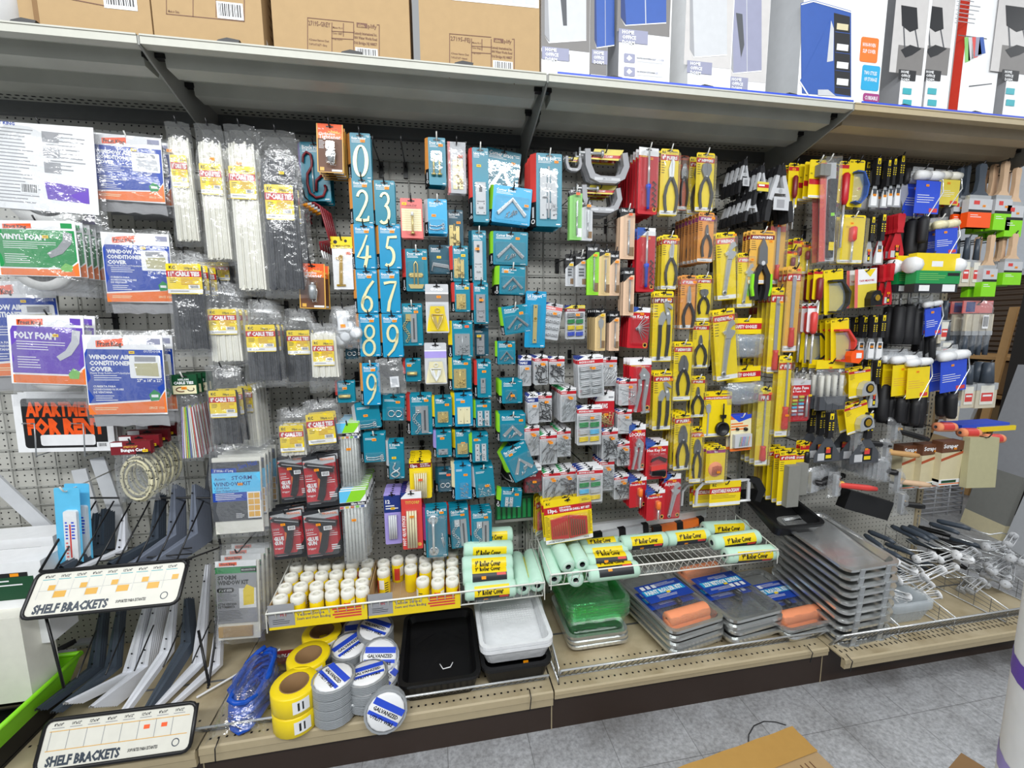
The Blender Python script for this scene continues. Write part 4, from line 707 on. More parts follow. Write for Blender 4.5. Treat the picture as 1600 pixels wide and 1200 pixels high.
def mk_teal(root, W, H, title='', prod=None, box=(.14, .36, .9, .92), edge='orange', mat='teal', bub=True, dep=.012, stk=(.72, .16, 'stk'), pk={}, edgew=.3, lines=2, tcol='white', back=.75):
 b = base_card(W, H, mat); y = -.0013
 if title: b.text(title, -W*.42, -min(H*.12, .022)-.004, min(H*.07, W*.17), y, tcol, W*.7, bold=.03)
 z = -min(H*.12, .022)-.007
 if lines: b.lines(-W*.42, z-.0075*lines/1.5, W*.15, z, lines, y, 'white', .35, int(W*1e4))
 b.rect(W*.28, -H*.06, W*.46, -H*.05, y, 'white'); b.rect(W*.34, -H*.085, W*.46, -H*.075, y, 'white'); b.rect(W*.28, -H*.975, W*.44, -H*.96, y, 'white'); euro(b, -.012, y)
 b.build('card', root)
 if edge:   # folded spine of the card: coloured above, black with the maker's ring below
  e = MB(); ew = W*edgew; q = lambda t: [(-W/2, 0, -H*t[0]), (-W/2, 0, -H*t[1]), (-W/2-ew*.62, ew*back, -H*t[1]), (-W/2-ew*.62, ew*back, -H*t[0])]
  e.quad(q((.0, .66)), edge); e.quad(q((.66, 1)), 'black');
  def on(a, zz): return (-W/2-ew*.62*a+(-.0006), ew*back*a-.0006, zz)
  e.add([on(.5+.32*math.cos(t*.785), -H*.93+ew*.3*math.sin(t*.785)) for t in range(8)]+[on(.5+.2*math.cos(t*.785), -H*.93+ew*.19*math.sin(t*.785)) for t in range(8)], [(t, (t+1) % 8, 8+(t+1) % 8, 8+t) for t in range(8)], 'white'); e.quad([on(.35, -H*.88), on(.65, -H*.88), on(.65, -H*.73), on(.35, -H*.73)], 'lgrey')
  e.build('folded_spine', root)
 x0, x1, z1, z0 = -W/2+W*box[0], -W/2+W*box[2], -H*box[1], -H*box[3]
 if prod: PR[prod](root, x0, z0, x1, z1, y, **pk)
 if bub: blister(root, x0-W*.05, z0-W*.04, x1+W*.05, z1+W*.04, y, dep)
 if stk: sticker(root, -W/2+W*stk[0], -H*stk[1], y-(dep+.0002 if stk[1] > box[1] and bub else .0004), mat=stk[2])
# ---------------------------------------------------------------- soft packs and cable ties on the first section
stack(mk_foam, 68, 195, 170, 175, .26, 'white backed foam tape pack turned to its printed back', 'foam tape', 'foam_tape_pack', 1, back=True, roll=-3, hl='foam tape turned to its back')
stack(mk_foam, 95, 262, 120, 130, .18, 'foam roll in clear bag half hidden under the white backed pack', 'foam tape', 'foam_tape_pack', 1, hk=None, back=True)
stack(mk_cover, 202, 215, 108, 118, .24, 'blue air conditioner cover pack at top beside the white cable ties', 'appliance cover', 'appliance_cover_pack', 2, .045, hk='hookw', roll=-2, size="21\" x 22\"", outdoor=False)
stack(mk_cover, 235, 225, 80, 120, .15, 'air conditioner cover pack pushed back, only orange edge showing', 'appliance cover', 'appliance_cover_pack', 1, hk=None)
stack(mk_ties, 279, 192, 40, 190, .26, 'long narrow pack of white 10 inch cable ties', 'cable ties', 'cable_tie_pack', 1, title='10" CABLE TIES', lab=(.28, .26), gather=.1, labw=.62, tz=(.12, .98), hl='10 inch cable ties', stk=(-.3, .25, 'stk'))
stack(mk_ties, 327, 195, 44, 216, .26, 'long pack of white 14 inch cable ties', 'cable ties', 'cable_tie_pack', 2, .05, title='14" CABLE TIES', lab=(.29, .22), gather=.1, labw=.75, tz=(.12, .98), stk=(.1, .26, 'stk'))
stack(mk_ties, 376, 196, 50, 262, .26, 'longest pack of white 17 inch cable ties', 'cable ties', 'cable_tie_pack', 2, .05, title='17" CABLE TIES', lab=(.25, .19), gather=.1, labw=.80, tz=(.1, .985), stk=(-.05, .235, 'stk'))
stack(mk_ties, 432, 205, 64, 256, .26, 'longest pack of black 17 inch cable ties', 'cable ties', 'cable_tie_pack', 2, .06, tie='tie_black', title='17" CABLE TIES', lab=(.33, .21), gather=.12, labw=.68, tz=(.16, .97), stk=(.1, .26, 'stky'))
stack(mk_foam, 62, 345, 126, 112, .28, 'green vinyl foam tape pack', 'foam tape', 'foam_tape_pack', 5, .03, col='green', title='VINYL FOAM', roll=-1)
stack(mk_cover, 216, 366, 104, 124, .26, 'blue air conditioner cover pack behind the black 11 inch ties', 'appliance cover', 'appliance_cover_pack', 1, roll=-1, hk='hookw', size="27\" x 18\" x 25\"")
stack(mk_ties, 290, 392, 62, 162, .30, 'pack of black 11 inch cable ties', 'cable ties', 'cable_tie_pack', 3, .05, tie='tie_black', title='11" CABLE TIES', lab=(.13, .285), gather=.25, labw=.86, tz=(.14, .95), ties=18)
for k, u in enumerate((322, 338, 352)):
 stack(mk_ties, u, 404, 26, 70, .12+.02*k, 'black cable tie pack deep under the long white ties, '+('nearest the 11 inch pack', 'middle of the row', 'end of the row')[k], 'cable ties', 'cable_tie_pack', 1, tie='tie_black', title='6" CABLE TIES', lab=(.1, .4), gather=.05, labw=.7, tz=(.02, .98), hl='short black ties, hook %s' % ('one', 'two', 'three')[k], ties=8)
stack(mk_cover, 26, 440, 130, 170, .14, 'dark blue air conditioner cover pack behind the purple foam tape', 'appliance cover', 'appliance_cover_pack', 1, title=('WINDOW AIR', 'CONDITIONER', ''), hk=None, bagw=1.02)
stack(mk_foam, 80, 490, 116, 140, .30, 'purple poly foam tape pack with white coil below', 'foam tape', 'foam_tape_pack', 2, .05, col='purple', title='POLY FOAM', roll=-4)
stack(mk_cover, 197, 524, 122, 142, .31, 'large blue air conditioner cover pack with boxed unit picture', 'appliance cover', 'appliance_cover_pack', 2, .06, roll=-2, hk='hookw', hl='large air conditioner covers')
# sign pads in a wire holder
def mk_sign(root, W, H):
 b = MB(); b.box(-W/2, -.0009, -H, W/2, 0, 0, 'white'); y = -.0012; b.poly(rrect(-W*.42, -H*.93, W*.43, -H*.07, .012), y, 'black'); y -= .0003
 b.text('APARTMENT', -W*.38, -H*.37, H*.24, y, 'vorange', W*.79, bold=.05); b.text('FOR RENT', -W*.38, -H*.68, H*.26, y, 'vorange', W*.79, bold=.06); b.poly(rrect(-W*.26, -H*.89, W*.30, -H*.70, .008), y, 'white'); b.rect(W*.31, -H*.94, W*.5, -H*.84, y, 'white'); b.barcode(W*.32, -H*.93, W*.42, -H*.85, y-.0003); b.build('sign_sheet', root)
stack(mk_sign, 96, 616, 158, 90, .20, 'APARTMENT FOR RENT sign', 'sign', 'rental_sign', 5, .012, hk=None, roll=-1.5, yaw=-2)
for k, u in enumerate((52, 128)):
 p = PY(u+4, 662, -.22); q = PY(u+6, 708, -.22); b = MB(); b.tube([(p.x-.05, -.005, p.z), (p.x-.05, -.21, p.z), (p.x+.0, -.225, p.z+.002), (q.x, -.225, q.z-.01), (q.x, -.005, q.z-.012)], .0024, 'zinc', 6); tag(b.build('sign_holder'), 'bent grey wire holder around the rent signs, '+('outer end near the picture edge', 'inner end under the cover pack')[k], 'holder')
stack(mk_nylon, 288, 585, 40, 136, .27, 'green headed pack of many coloured nylon ties', 'cable ties', 'nylon_tie_pack', 4, .035, hk='hookw', yaw=4)
stack(mk_ties, 347, 440, 56, 130, .28, 'pack of white 8 inch cable ties beside the black 11 inch pack', 'cable ties', 'cable_tie_pack', 3, .05, title='8" CABLE TIES', lab=(.33, .30), gather=.45, labw=.78, tz=(.3, .96))
stack(mk_ties, 407, 468, 58, 134, .28, 'pack of black 8 inch cable ties in the middle of the row', 'cable ties', 'cable_tie_pack', 3, .045, tie='tie_black', title='8" CABLE TIES', lab=(.29, .31), gather=.45, labw=.78, tz=(.27, .95))
stack(mk_ties, 466, 482, 50, 120, .24, 'darker pack of black 8 inch cable ties beside the short white pack', 'cable ties', 'cable_tie_pack', 2, .05, tie='tie_black', title='8" CABLE TIES', lab=(.28, .31), gather=.3, labw=.7, tz=(.26, .95))
stack(mk_ties, 505, 505, 48, 105, .27, 'short pack of white 8 inch cable ties by the house numbers', 'cable ties', 'cable_tie_pack', 2, .05, title='8" CABLE TIES', lab=(.24, .38), gather=.2, labw=.68, tz=(.13, .80))
stack(mk_ties, 348, 570, 52, 127, .29, 'pack of black 8 inch cable ties above the storm window kit', 'cable ties', 'cable_tie_pack', 2, .05, tie='tie_black', title='8" CABLE TIES', lab=(.30, .33), gather=.05, labw=.80, tz=(.29, .97))
stack(mk_ties, 388, 600, 40, 100, .18, 'pack of white cable ties pushed far back', 'cable ties', 'cable_tie_pack', 4, .03, title='8" CABLE TIES', lab=(.02, .40), gather=0, labw=.6, tz=(.0, .97), ties=9, yaw=-12)
stack(mk_ties, 456, 638, 46, 76, .26, 'small pack of white 4 inch cable ties', 'cable ties', 'cable_tie_pack', 2, .04, title='4" CABLE TIES', lab=(.32, .54), gather=.1, labw=.80, tz=(.3, .95))
stack(mk_ties, 499, 625, 54, 78, .27, 'small pack of black 4 inch cable ties', 'cable ties', 'cable_tie_pack', 2, .04, tie='tie_black', title='4" CABLE TIES', lab=(.25, .60), gather=.1, labw=.80, tz=(.35, .90), roll=3)
for k in range(4):
 stack(mk_bungee, 209+k*13, 688-k*9, 62, 96, .30-.05*k, 'bungee cord pack with dark red header, '+('nearest of the row', 'second of the row', 'third of the row', 'farthest of the row')[k], 'bungee cord', 'bungee_cord_pack', 1, group='bungee cords', hk='hookb' if k == 0 else None, hl='bungee cords')
stack(mk_storm, 370, 697, 80, 138, .29, 'blue and grey storm window kit', 'window kit', 'window_kit_pack', 5, .04, hk='hookw', roll=-2, yaw=3)
stack(mk_storm, 372, 858, 72, 142, .29, 'grey and green storm window kit near the bracket stand', 'window kit', 'window_kit_pack', 4, .045, kind=1, roll=-3)
# glue guns
def mk_gluegun(root, W, H):
 b = MB(); b.extrude(rrect(-W/2, -H, W/2, 0, .006), -.0015, 0, 'char'); y = -.002; b.poly([(-W*.47, -H*.88), (-W*.47, -H*.2), (W*.47, -H*.12), (W*.47, -H*.62), (W*.2, -H*.88)], y, 'red'); b.poly([(-W*.47, -H*.22), (-W*.47, -H*.08), (W*.47, -H*.02), (W*.47, -H*.14)], y-.0002, 'lgrey'); b.poly([(-W*.1, -H*.45), (W*.04, -H*.35), (W*.0, -H*.62), (-W*.1, -H*.7)], y-.0002, 'orange')
 b.text('TECH-DEAL', W*.02, -H*.095, H*.04, y-.0004, 'orange', W*.42, bold=.05); b.text('10W', -W*.44, -H*.40, H*.055, y-.0004, 'lgrey', W*.2); b.text('GLUE', -W*.44, -H*.60, H*.075, y-.0004, 'white', W*.3, bold=.06); b.text('GUN', -W*.44, -H*.69, H*.075, y-.0004, 'white', W*.25, bold=.06); b.lines(-W*.44, -H*.51, -W*.15, -H*.43, 2, y-.0004, 'white', .3)
 b.text('trigger', -W*.44, -H*.78, H*.04, y-.0004, 'white', W*.25); b.lines(W*.12, -H*.56, W*.42, -H*.44, 3, y-.0004, 'white', .3); b.lines(W*.2, -H*.84, W*.45, -H*.72, 3, y-.0004, 'white', .55); b.lines(-W*.4, -H*.95, W*.1, -H*.92, 1, y-.0004, 'grey', .5); b.build('card', root)
 g = MB(); g.ribbon([(-W*.40, -H*.12, H*.04), (-W*.30, -H*.15, H*.07), (W*.42, -H*.27, H*.10)], -.022, -.004, 'black'); g.ribbon([(W*.12, -H*.22, W*.22), (W*.10, -H*.45, W*.18), (W*.0, -H*.75, W*.20), (-W*.06, -H*.84, W*.18)], -.020, -.004, 'black'); g.ribbon([(-W*.10, -H*.22, W*.05), (-W*.04, -H*.4, W*.04), (W*.04, -H*.44, W*.04)], -.014, -.005, 'char'); g.ribbon([(-W*.3, -H*.135, H*.012), (W*.40, -H*.225, H*.012)], -.0225, -.022, 'lgrey'); g.build('glue_gun', root)
 g = MB(); g.tube([(-W*.44, -.013, -H*.11), (-W*.38, -.013, -H*.125)], H*.022, 'pink', 8); g.build('nozzle', root)
 blister(root, -W*.46, -H*.9, W*.47, -H*.06, -.002, .024); sticker(root, -W*.05, -H*.235, -.027); g = MB(); g.barcode(W*.08, -H*.36, W*.3, -H*.28, -.0265); g.build('barcode_label', root)
for k, (u, v, w, h, hh, lab) in enumerate(((456, 712, 48, 72, 'hookw', 'red glue gun pack in the upper pair, half behind'), (498, 712, 54, 80, 'hookb', 'red glue gun pack in the upper pair, in front'), (446, 797, 52, 76, 'hookb', 'red glue gun pack in the lower pair beside the storm kits'), (501, 797, 58, 76, 'hookw', 'red glue gun pack in the lower pair by the glue sticks'))):
 stack(mk_gluegun, u, v, w, h, (.25, .28, .26, .27)[k], lab, 'glue gun', 'glue_gun_pack', 3, .035, hk=hh, roll=2)
# glue sticks in long clear sleeves
def mk_stick(root, W, H):
 b = MB(); y = -.012
 for i in range(6): x = -W*.42+W*.84*(i+.5)/6; b.tube([(x, -.007, -H*.98), (x, -.007, -H*.2)], W*.07, 'gstick', 6)
 b.build('glue_sticks', root); b = MB(); b.extrude([(-W*.56, 0), (W*.56, 0), (W*.56, -H*.24), (-W*.56, -H*.24)], y-.001, 0, 'white'); y -= .0014
 b.poly([(-W*.56, -H*.0), (-W*.05, 0), (-W*.30, -H*.15), (-W*.56, -H*.15)], y, 'sky'); b.poly([(-W*.05, 0), (W*.56, 0), (W*.56, -H*.05), (W*.3, -H*.15), (-W*.30, -H*.15)], y, 'lime'); b.rect(-W*.56, -H*.20, W*.56, -H*.155, y, 'black'); b.text('Glue Sticks', -W*.1, -H*.19, H*.028, y-.0003, 'white', W*.6, bold=.04)
 for i, c in enumerate(('red2', 'yellow', 'orange', 'limeb', 'wardb')): b.rect(-W*.55+i*W*.22, -H*.235, -W*.4+i*W*.22, -H*.205, y, c)
 b.build('header_card', root); sticker(root, 0, -H*.40, -.0155)
 p = MB(); p.box(-W*.5, -.0150, -H, W*.5, -.0145, -H*.2, 'film'); p.build('sleeve', root)
stack(mk_stick, 543, 660, 30, 100, .26, 'pack of white glue sticks with rainbow header, upper hook', 'glue sticks', 'glue_stick_pack', 8, .022, yaw=4)
stack(mk_stick, 551, 765, 36, 112, .30, 'pack of white glue sticks with rainbow header, lower hook', 'glue sticks', 'glue_stick_pack', 12, .022, hk=None, yaw=4)
# bag of clear suction hooks
def mk_suction(root, W, H):
 b = MB(); rr = random.Random(3)
 for k in range(7):
  c = (rr.uniform(-.25, .35)*W, -.012-.006*(k % 3), -H*rr.uniform(.45, .85)); b.lathe([(0, -.004), (W*.12, -.004), (W*.24, .004), (W*.22, .003), (0, -.001)], 'whitep', 12, 'y', c)
 b.build('suction_hooks', root); b = MB(); b.rect(-W*.2, -H*.55, W*.12, -H*.12, -.03, 'white'); b.rect(-W*.12, -H*.5, W*.05, -H*.42, -.0304, 'stk'); b.build('price_label', root); pouch(W, H, .034, 12, .2, mat='bagm').build('bag', root)
stack(mk_suction, 536, 478, 46, 68, .25, 'bag of white suction hooks beside house numbers 6 and 8', 'hooks', 'suction_hook_bag', 2, .05, roll=4)
# clothesline tighteners
def mk_tight(root, W, H):
 b = base_card(W, H, 'brown'); y = -.0013; b.rect(-W*.5, -H*.3, W*.5, 0, y, 'orange'); b.rect(-W*.5, -H*.18, W*.5, -H*.0, y-.0001, 'vorange')
 for p in ([(-W*.5, 0), (-W*.46, 0), (-W*.46, -H), (-W*.5, -H)], [(W*.46, 0), (W*.5, 0), (W*.5, -H), (W*.46, -H)], [(-W*.5, -H*.985), (W*.5, -H*.985), (W*.5, -H), (-W*.5, -H)]): b.poly(p, y-.0002, 'amber')
 b.poly([(W*.0, -H*.17)]+[(W*.15+W*(.22 if i % 2 else .34)*math.cos(R(180-i*12)), -H*.22+H*(.07 if i % 2 else .11)*math.sin(R(180-i*12))) for i in range(16)]+[(W*.46, -H*.2)], y-.0003, 'amber'); euro(b, -.012, y-.0004)
 b.text('Clothesline', -W*.42, -H*.225, H*.055, y-.0005, 'white', W*.62, bold=.02); b.text('Tightener', -W*.42, -H*.30, H*.085, y-.0005, 'white', W*.84, bold=.02); b.text('No. 76', -W*.42, -H*.12, H*.03, y-.0005, 'white', W*.3); b.lines(-W*.42, -H*.52, -W*.18, -H*.34, 6, y-.0004, 'white', .3); b.rect(W*.05, -H*.97, W*.44, -H*.93, y-.0004, 'white'); b.rect(-W*.40, -H*.965, -W*.24, -H*.89, y-.0004, 'amber'); b.build('card', root)
 t = MB(); t.lathe([(W*.08, 0), (W*.14, -H*.02), (W*.15, -H*.15), (W*.12, -H*.32), (0, -H*.32)], 'zinc', 10, 'z', (W*.05, -.012, -H*.47)); t.tube([(W*.0, -.012, -H*.46), (-W*.02, -.012, -H*.7), (W*.05, -.012, -H*.86), (W*.17, -.012, -H*.82), (W*.22, -.012, -H*.62), (W*.16, -.012, -H*.5)], .0016, 'chrome', 5); t.lathe([(0, 0), (W*.07, 0), (W*.07, -H*.05), (0, -H*.05)], 'chrome', 8, 'z', (W*.05, -.012, -H*.42)); t.build('line_tightener', root); blister(root, -W*.16, -H*.88, W*.30, -H*.36, y, .024); sticker(root, W*.24, -H*.11, y-.0006, mat='stkr')
stack(mk_tight, 515, 194, 42, 76, .26, 'orange clothesline tightener card at the top beside number 0', 'line tightener', 'line_tightener_pack', 4, .03, roll=-2, yaw=-4)
stack(mk_tight, 487, 412, 42, 70, .25, 'orange clothesline tightener card below the long cable ties', 'line tightener', 'line_tightener_pack', 2, .06, roll=-2, yaw=-5)
stack(mk_teal, 490, 222, 46, 92, .16, 'teal bicycle hook card with purple spine', 'bicycle hook', 'bicycle_hook_pack', 3, .035, title='Bicycle Hook', prod='bike', box=(.06, .18, .92, .95), edge='lilac', stk=None, bub=False, roll=0, edgew=.2, yaw=-6)
# bundle of bare red bicycle hooks
for k in range(5):
 p = PY(500+k*4, 322+k*3, -.24+.03*k); b = MB(); s = .001
 b.tube([(-.10, 0, .0), (-.02, 0, .012), (0, 0, 0), (.012, 0, -.05), (.03, 0, -.125), (-.01, 0, -.13), (-.005, 0, -.16)], .0042, 'dred', 6); b.tube([(-.10, 0, 0), (-.105, 0, -.012), (-.098, 0, -.032)], .0042, 'dred', 6)
 o = b.build('bicycle_hook'); o.location = (p.x, p.y, p.z); q = MB(); q.tube([(-.005, 0, -.16), (.002, 0, -.19)], .003, 'white', 6); q.build('white_tip', o); q = MB(); q.tube([(-.07, 0, .004), (-.045, 0, .008)], .0055, 'stk', 6); q.tube([(-.085, 0, .002), (-.03, 0, .010)], .0050, 'lgrey', 6); q.build('price_band', o)
 tag(o, 'dark red coated bicycle hook with white tip, '+ORD[k]+(' of the hanging bundle' if k else ' of the hanging bundle, nearest'), 'bicycle hook', 'loose red bicycle hooks'); o.rotation_euler = (0, 0, R(-14-4*k))
hook(PY(486, 318, -.2).x, PY(486, 316, -.2).z, .27, 'loose red bicycle hooks')
def mk_one(root, W, H):
 b = MB(); b.extrude([(-W/2, 0), (W/2, 0), (W/2, -H*.22), (-W/2, -H*.22)], -.003, 0, 'yellow'); y = -.0034; b.disc(-W*.28, -H*.1, W*.09, y, 'black', 10); b.disc(W*.2, -H*.08, W*.07, y, 'black', 8); b.text('NUMBER & LETTER', 0, -H*.195, H*.04, y, 'black', W*.8, 'c'); b.build('header_card', root)
 b = MB(); b.rect(-W*.46, -H, W*.46, -H*.22, -.001, 'white'); b.build('backing_card', root); prod_numeral(root, -W*.36, -H*.95, W*.30, -H*.32, -.002, '1', 'gold'); sticker(root, W*.3, -H*.31, -.003, mat='stkr'); pb = pouch(W*.98, H*.8, .012, 5, 0, 4, 6); pb.v = [(q[0], q[1], q[2]-H*.2) for q in pb.v]; pb.build('bag', root)
stack(mk_one, 533, 370, 34, 82, .23, 'gold house number 1 in clear bag with yellow header', 'house number', 'house_number_pack', 4, .025, yaw=-3)
# ---------------------------------------------------------------- teal carded hardware on the second section
WN = dict(zip('0123456789', 'zero one two three four five six seven eight nine'.split()))
for k, (c, u, v, w, h, n) in enumerate((('0', 562, 208, 32, 72, 4), ('2', 565, 278, 32, 72, 4), ('3', 600, 282, 32, 70, 4), ('4', 568, 350, 32, 70, 4), ('5', 608, 350, 34, 70, 5), ('6', 572, 421, 33, 68, 5), ('7', 608, 421, 31, 68, 2), ('8', 576, 490, 32, 67, 3), ('9', 612, 490, 32, 68, 4), ('9', 579, 567, 27, 66, 1))):
 stack(mk_teal, u, v, w, h, .24+(.03 if k == 9 else 0), 'teal card with brass house number '+WN[c]+(' hanging alone under number 8' if k == 9 else (' beside number 8' if k == 8 else ' and orange spine')), 'house number', 'house_number_card', n, .016, title='House Number', prod='numeral', box=(.12, .25, .90, .97), pk=dict(ch=c), bub=False, stk=(.62, .17, 'stk'), mat='teal2' if k > 2 else 'teal', edge='orangec', yaw=-1, hk='hookb' if k != 9 else 'hookw')
for k, u in enumerate((600, 638)):
 p = PY(u-4, 262, 0); hook(p.x, p.z, .24, 'nothing, bare long wire above '+('house number 3' if k == 0 else 'the pink door stop card'))
def mk_stoppink(root, W, H):
 b = base_card(W, H, 'pink'); y = -.0013; b.rect(-W*.45, -H*.82, W*.45, -H*.26, y, 'cream')
 for i in range(9): b.rect(-W*.45, -H*(.32+.055*i), W*.45, -H*(.31+.055*i), y-.0002, 'tan')
 b.text('DOOR STOP', 0, -H*.2, H*.05, y-.0002, 'dred', W*.5, 'c'); euro(b, -.012, y); b.build('card', root); prod_stops(root, -W*.05, -H*.9, W*.12, -H*.35, y, 1); blister(root, -W*.3, -H*.9, W*.3, -H*.18, y, .02); sticker(root, -W*.32, -H*.14, y-.0006, mat='stky')
stack(mk_stoppink, 642, 310, 34, 62, .25, 'pink and cream door stop card', 'door stop', 'door_stop_pack', 2, .03)
T = lambda u, v, w, h, lab, cat, nm, n=1, d=.23, dy=.02, **k: stack(mk_teal, u, v, w, h, d, lab, cat, nm, n, dy, **k)
T(682, 215, 27, 74, 'teal card of two white tipped door stops with orange spine', 'door stop', 'door_stop_pack', 4, .25, title='Door Stop', prod='stops', box=(.12, .3, .8, .8), edge='orangec', hk='hookw')
def mk_brassbolt(root, W, H):
 b = base_card(W, H, 'lgrey'); b.rect(-W*.5, -H, -W*.36, 0, -.0012, 'pink'); b.build('card', root); prod_bolt(root, -W*.22, -H*.92, W*.32, -H*.32, -.0013); sticker(root, W*.2, -H*.28, -.004, mat='stkr'); pouch(W*1.05, H*1.01, .014, 4, 0, 6, 12, mat='bagm').build('shrink_wrap', root)
stack(mk_brassbolt, 713, 222, 28, 80, .24, 'shrink wrapped card with long brass bolt', 'barrel bolt', 'barrel_bolt_pack', 2, .03)
T(750, 231, 25, 116, 'tall teal safety hasp card with red spine', 'hasp', 'safety_hasp_card', 5, .26, title='Safety Hasp', prod='hasp', box=(.1, .46, .88, .9), edge='red2', hk='hookw', stk=(.4, .24, 'stky'))
T(788, 235, 54, 100, 'large teal corner brace card hanging askew at the top', 'corner brace', 'corner_brace_card', 2, .16, title='Corner Brace', prod='flat', box=(.08, .2, .98, .85), edge=None, roll=-8, stk=(.8, .18, 'stk'), dep=.006)
T(802, 292, 60, 58, 'blue corner brace card with green spine under the askew card', 'corner brace', 'corner_brace_card', 4, .25, title='Corner Brace', prod='brace', box=(.1, .3, .9, .92), edge='lime', mat='cyan', roll=-5, stk=(.86, .5, 'stk'), edgew=.12, dep=.015)
T(858, 240, 40, 114, 'big teal card with long white barrel bolt and red spine', 'barrel bolt', 'barrel_bolt_card', 6, .26, .022, title='Barrel Bolt', prod='bolt', box=(.14, .22, .8, .9), edge='red2', pk=dict(mat='lgrey'), hk='hookw', stk=(.78, .11, 'stk'))
T(683, 311, 30, 54, 'blue hook and eye card below the white tipped door stops', 'hook and eye', 'hook_and_eye_card', 4, .24, title='Hook & Eye', prod='hookeye', box=(.06, .6, .85, .95), edge='lgrey', mat='cyan', hk='hookw', stk=(.3, .48, 'stk'))
T(711, 328, 24, 60, 'dark teal brass bolt card under the shrink wrapped bolt', 'barrel bolt', 'barrel_bolt_card', 2, .18, title='Barrel Bolt', prod='bolt', box=(.08, .4, .75, .98), edge=None, mat='dteal', stk=(.7, .33, 'stk'))
T(650, 389, 34, 66, 'teal door guard card with brass swing bar', 'door guard', 'door_guard_card', 3, .23, title='Door Guard', prod='guard', box=(.1, .3, .82, .94), edge='red2', hk='hookw', stk=(.86, .22, 'stk'))
T(687, 383, 34, 45, 'dark teal card of square screw hooks', 'screw hooks', 'screw_hook_card', 2, .2, title='Square', prod='screwhook', box=(.1, .55, .95, .95), edge=None, mat='dteal', stk=(.45, .42, 'stky'))
T(719, 384, 24, 56, 'teal card with small brass barrel bolt beside the steel hasp', 'barrel bolt', 'barrel_bolt_card', 3, .24, title='Barrel Bolt', prod='bolt', box=(.06, .36, .72, .9), edge='red2', stk=(.68, .27, 'stky'))
T(748, 360, 22, 82, 'teal safety hasp card with broad steel plate, above its twin', 'hasp', 'safety_hasp_card', 3, .23, title='Safety Hasp', prod='hasp', box=(.05, .2, .8, .95), edge='dteal', stk=(.35, .36, 'stk'), hk='hookw')
T(798, 362, 54, 52, 'teal corner brace card with green spine, second row down', 'corner brace', 'corner_brace_card', 3, .23, title='Corner Brace', prod='brace', box=(.08, .35, .9, .92), edge='lime', stk=(.7, .2, 'stk'), edgew=.12, roll=-1)
T(801, 416, 40, 44, 'teal corner brace card with faded green spine, third row down', 'corner brace', 'corner_brace_card', 6, .25, title='Corner Brace', prod='brace', box=(.1, .38, .92, .92), edge='lime', stk=(.25, .2, 'stk'), edgew=.22, hk='hookw', roll=-2)
def mk_guardbrass(root, W, H, alt=False):
 b = base_card(W, H, 'lgrey'); y = -.0013; b.text('GUARD', 0, -H*.13, H*.055, y, 'white', W*.8, 'c', .05); b.rect(-W*.5, -H*.36, W*.5, -H*.20, y-.0001, 'picg' if not alt else 'lilac'); b.rect(-W*.5, -H*.2, W*.5, -H*.17, y-.0002, 'white'); b.poly([(-W*.3, -H*.45), (W*.3, -H*.45), (W*.48, -H*.97), (-W*.48, -H*.97)], y-.0003, 'yellow' if not alt else 'cream'); euro(b, -.012, y); b.build('card', root)
 p = MB(); m = 'brass' if not alt else 'white'; cx = 0; p.tube([(-W*.25, -.006, -H*.62), (-W*.18, -.008, -H*.75), (0, -.008, -H*.93), (W*.18, -.008, -H*.75), (W*.25, -.006, -H*.62), (-W*.25, -.006, -H*.62)], W*.03, m, 6); p.tube([(W*.09*math.cos(t), -.008, -H*.53+W*.09*math.sin(t)) for t in [i*.8 for i in range(9)]], W*.02, m, 5); p.ribbon([(-W*.14, -H*.66, W*.12), (0, -H*.88, W*.2), (W*.14, -H*.66, W*.12)], -.006, -.003, m); p.build('door_knocker' if not alt else 'door_chain', root); blister(root, -W*.36, -H*.95, W*.36, -H*.40, y, .016); sticker(root, W*.08, -H*.26, y-.0007) if not alt else None
stack(mk_guardbrass, 682, 444, 36, 76, .25, 'grey and yellow GUARD card with brass fitting', 'door fitting', 'door_fitting_card', 2, .03)
stack(mk_guardbrass, 680, 536, 34, 64, .25, 'GUARD card with white door chain fitting', 'door fitting', 'door_fitting_card', 2, .03, alt=True)
T(722, 441, 24, 46, 'teal card with squat brass barrel bolt', 'barrel bolt', 'barrel_bolt_card', 4, .25, title='Barrel Bolt', prod='hinge', box=(.1, .4, .72, .92), edge='red2', stk=(.78, .2, 'stky'))
T(751, 442, 23, 64, 'teal safety hasp card with plain steel plate, lower twin', 'hasp', 'safety_hasp_card', 3, .25, title='Safety Hasp', prod='hasp', box=(.1, .28, .85, .96), edge='red2', pk=dict(mat='grey'), stk=(.5, .42, 'stk'))
T(804, 477, 42, 44, 'teal corner brace card hanging tilted over a turned card', 'corner brace', 'corner_brace_card', 2, .25, title='Corner Brace', prod='brace', box=(.1, .38, .92, .92), edge='lime', stk=(.7, .3, 'stk'), edgew=.12, roll=8, hk='hookw')
T(838, 455, 32, 88, 'blue lid support card with tall brass stay', 'lid support', 'lid_support_card', 2, .25, title='Lid Support', prod='lid', box=(.26, .24, .7, .92), edge=None, mat='teal2', stk=None, roll=-2)
T(722, 501, 32, 57, 'teal card with two silver hinges and screws', 'hinge', 'hinge_card', 3, .25, title='Hinge', prod='hinge', box=(.12, .36, .85, .94), edge='yellow', pk=dict(mat='zinc'), stk=(.72, .16, 'stkr'))
T(752, 508, 22, 48, 'dark teal hasp card under the lower twin hasp', 'hasp', 'hasp_card', 1, .2, title='', prod='hasp', box=(.08, .3, .75, .95), edge=None, mat='dteal', pk=dict(mat='grey'), stk=(.3, .35, 'stky'))
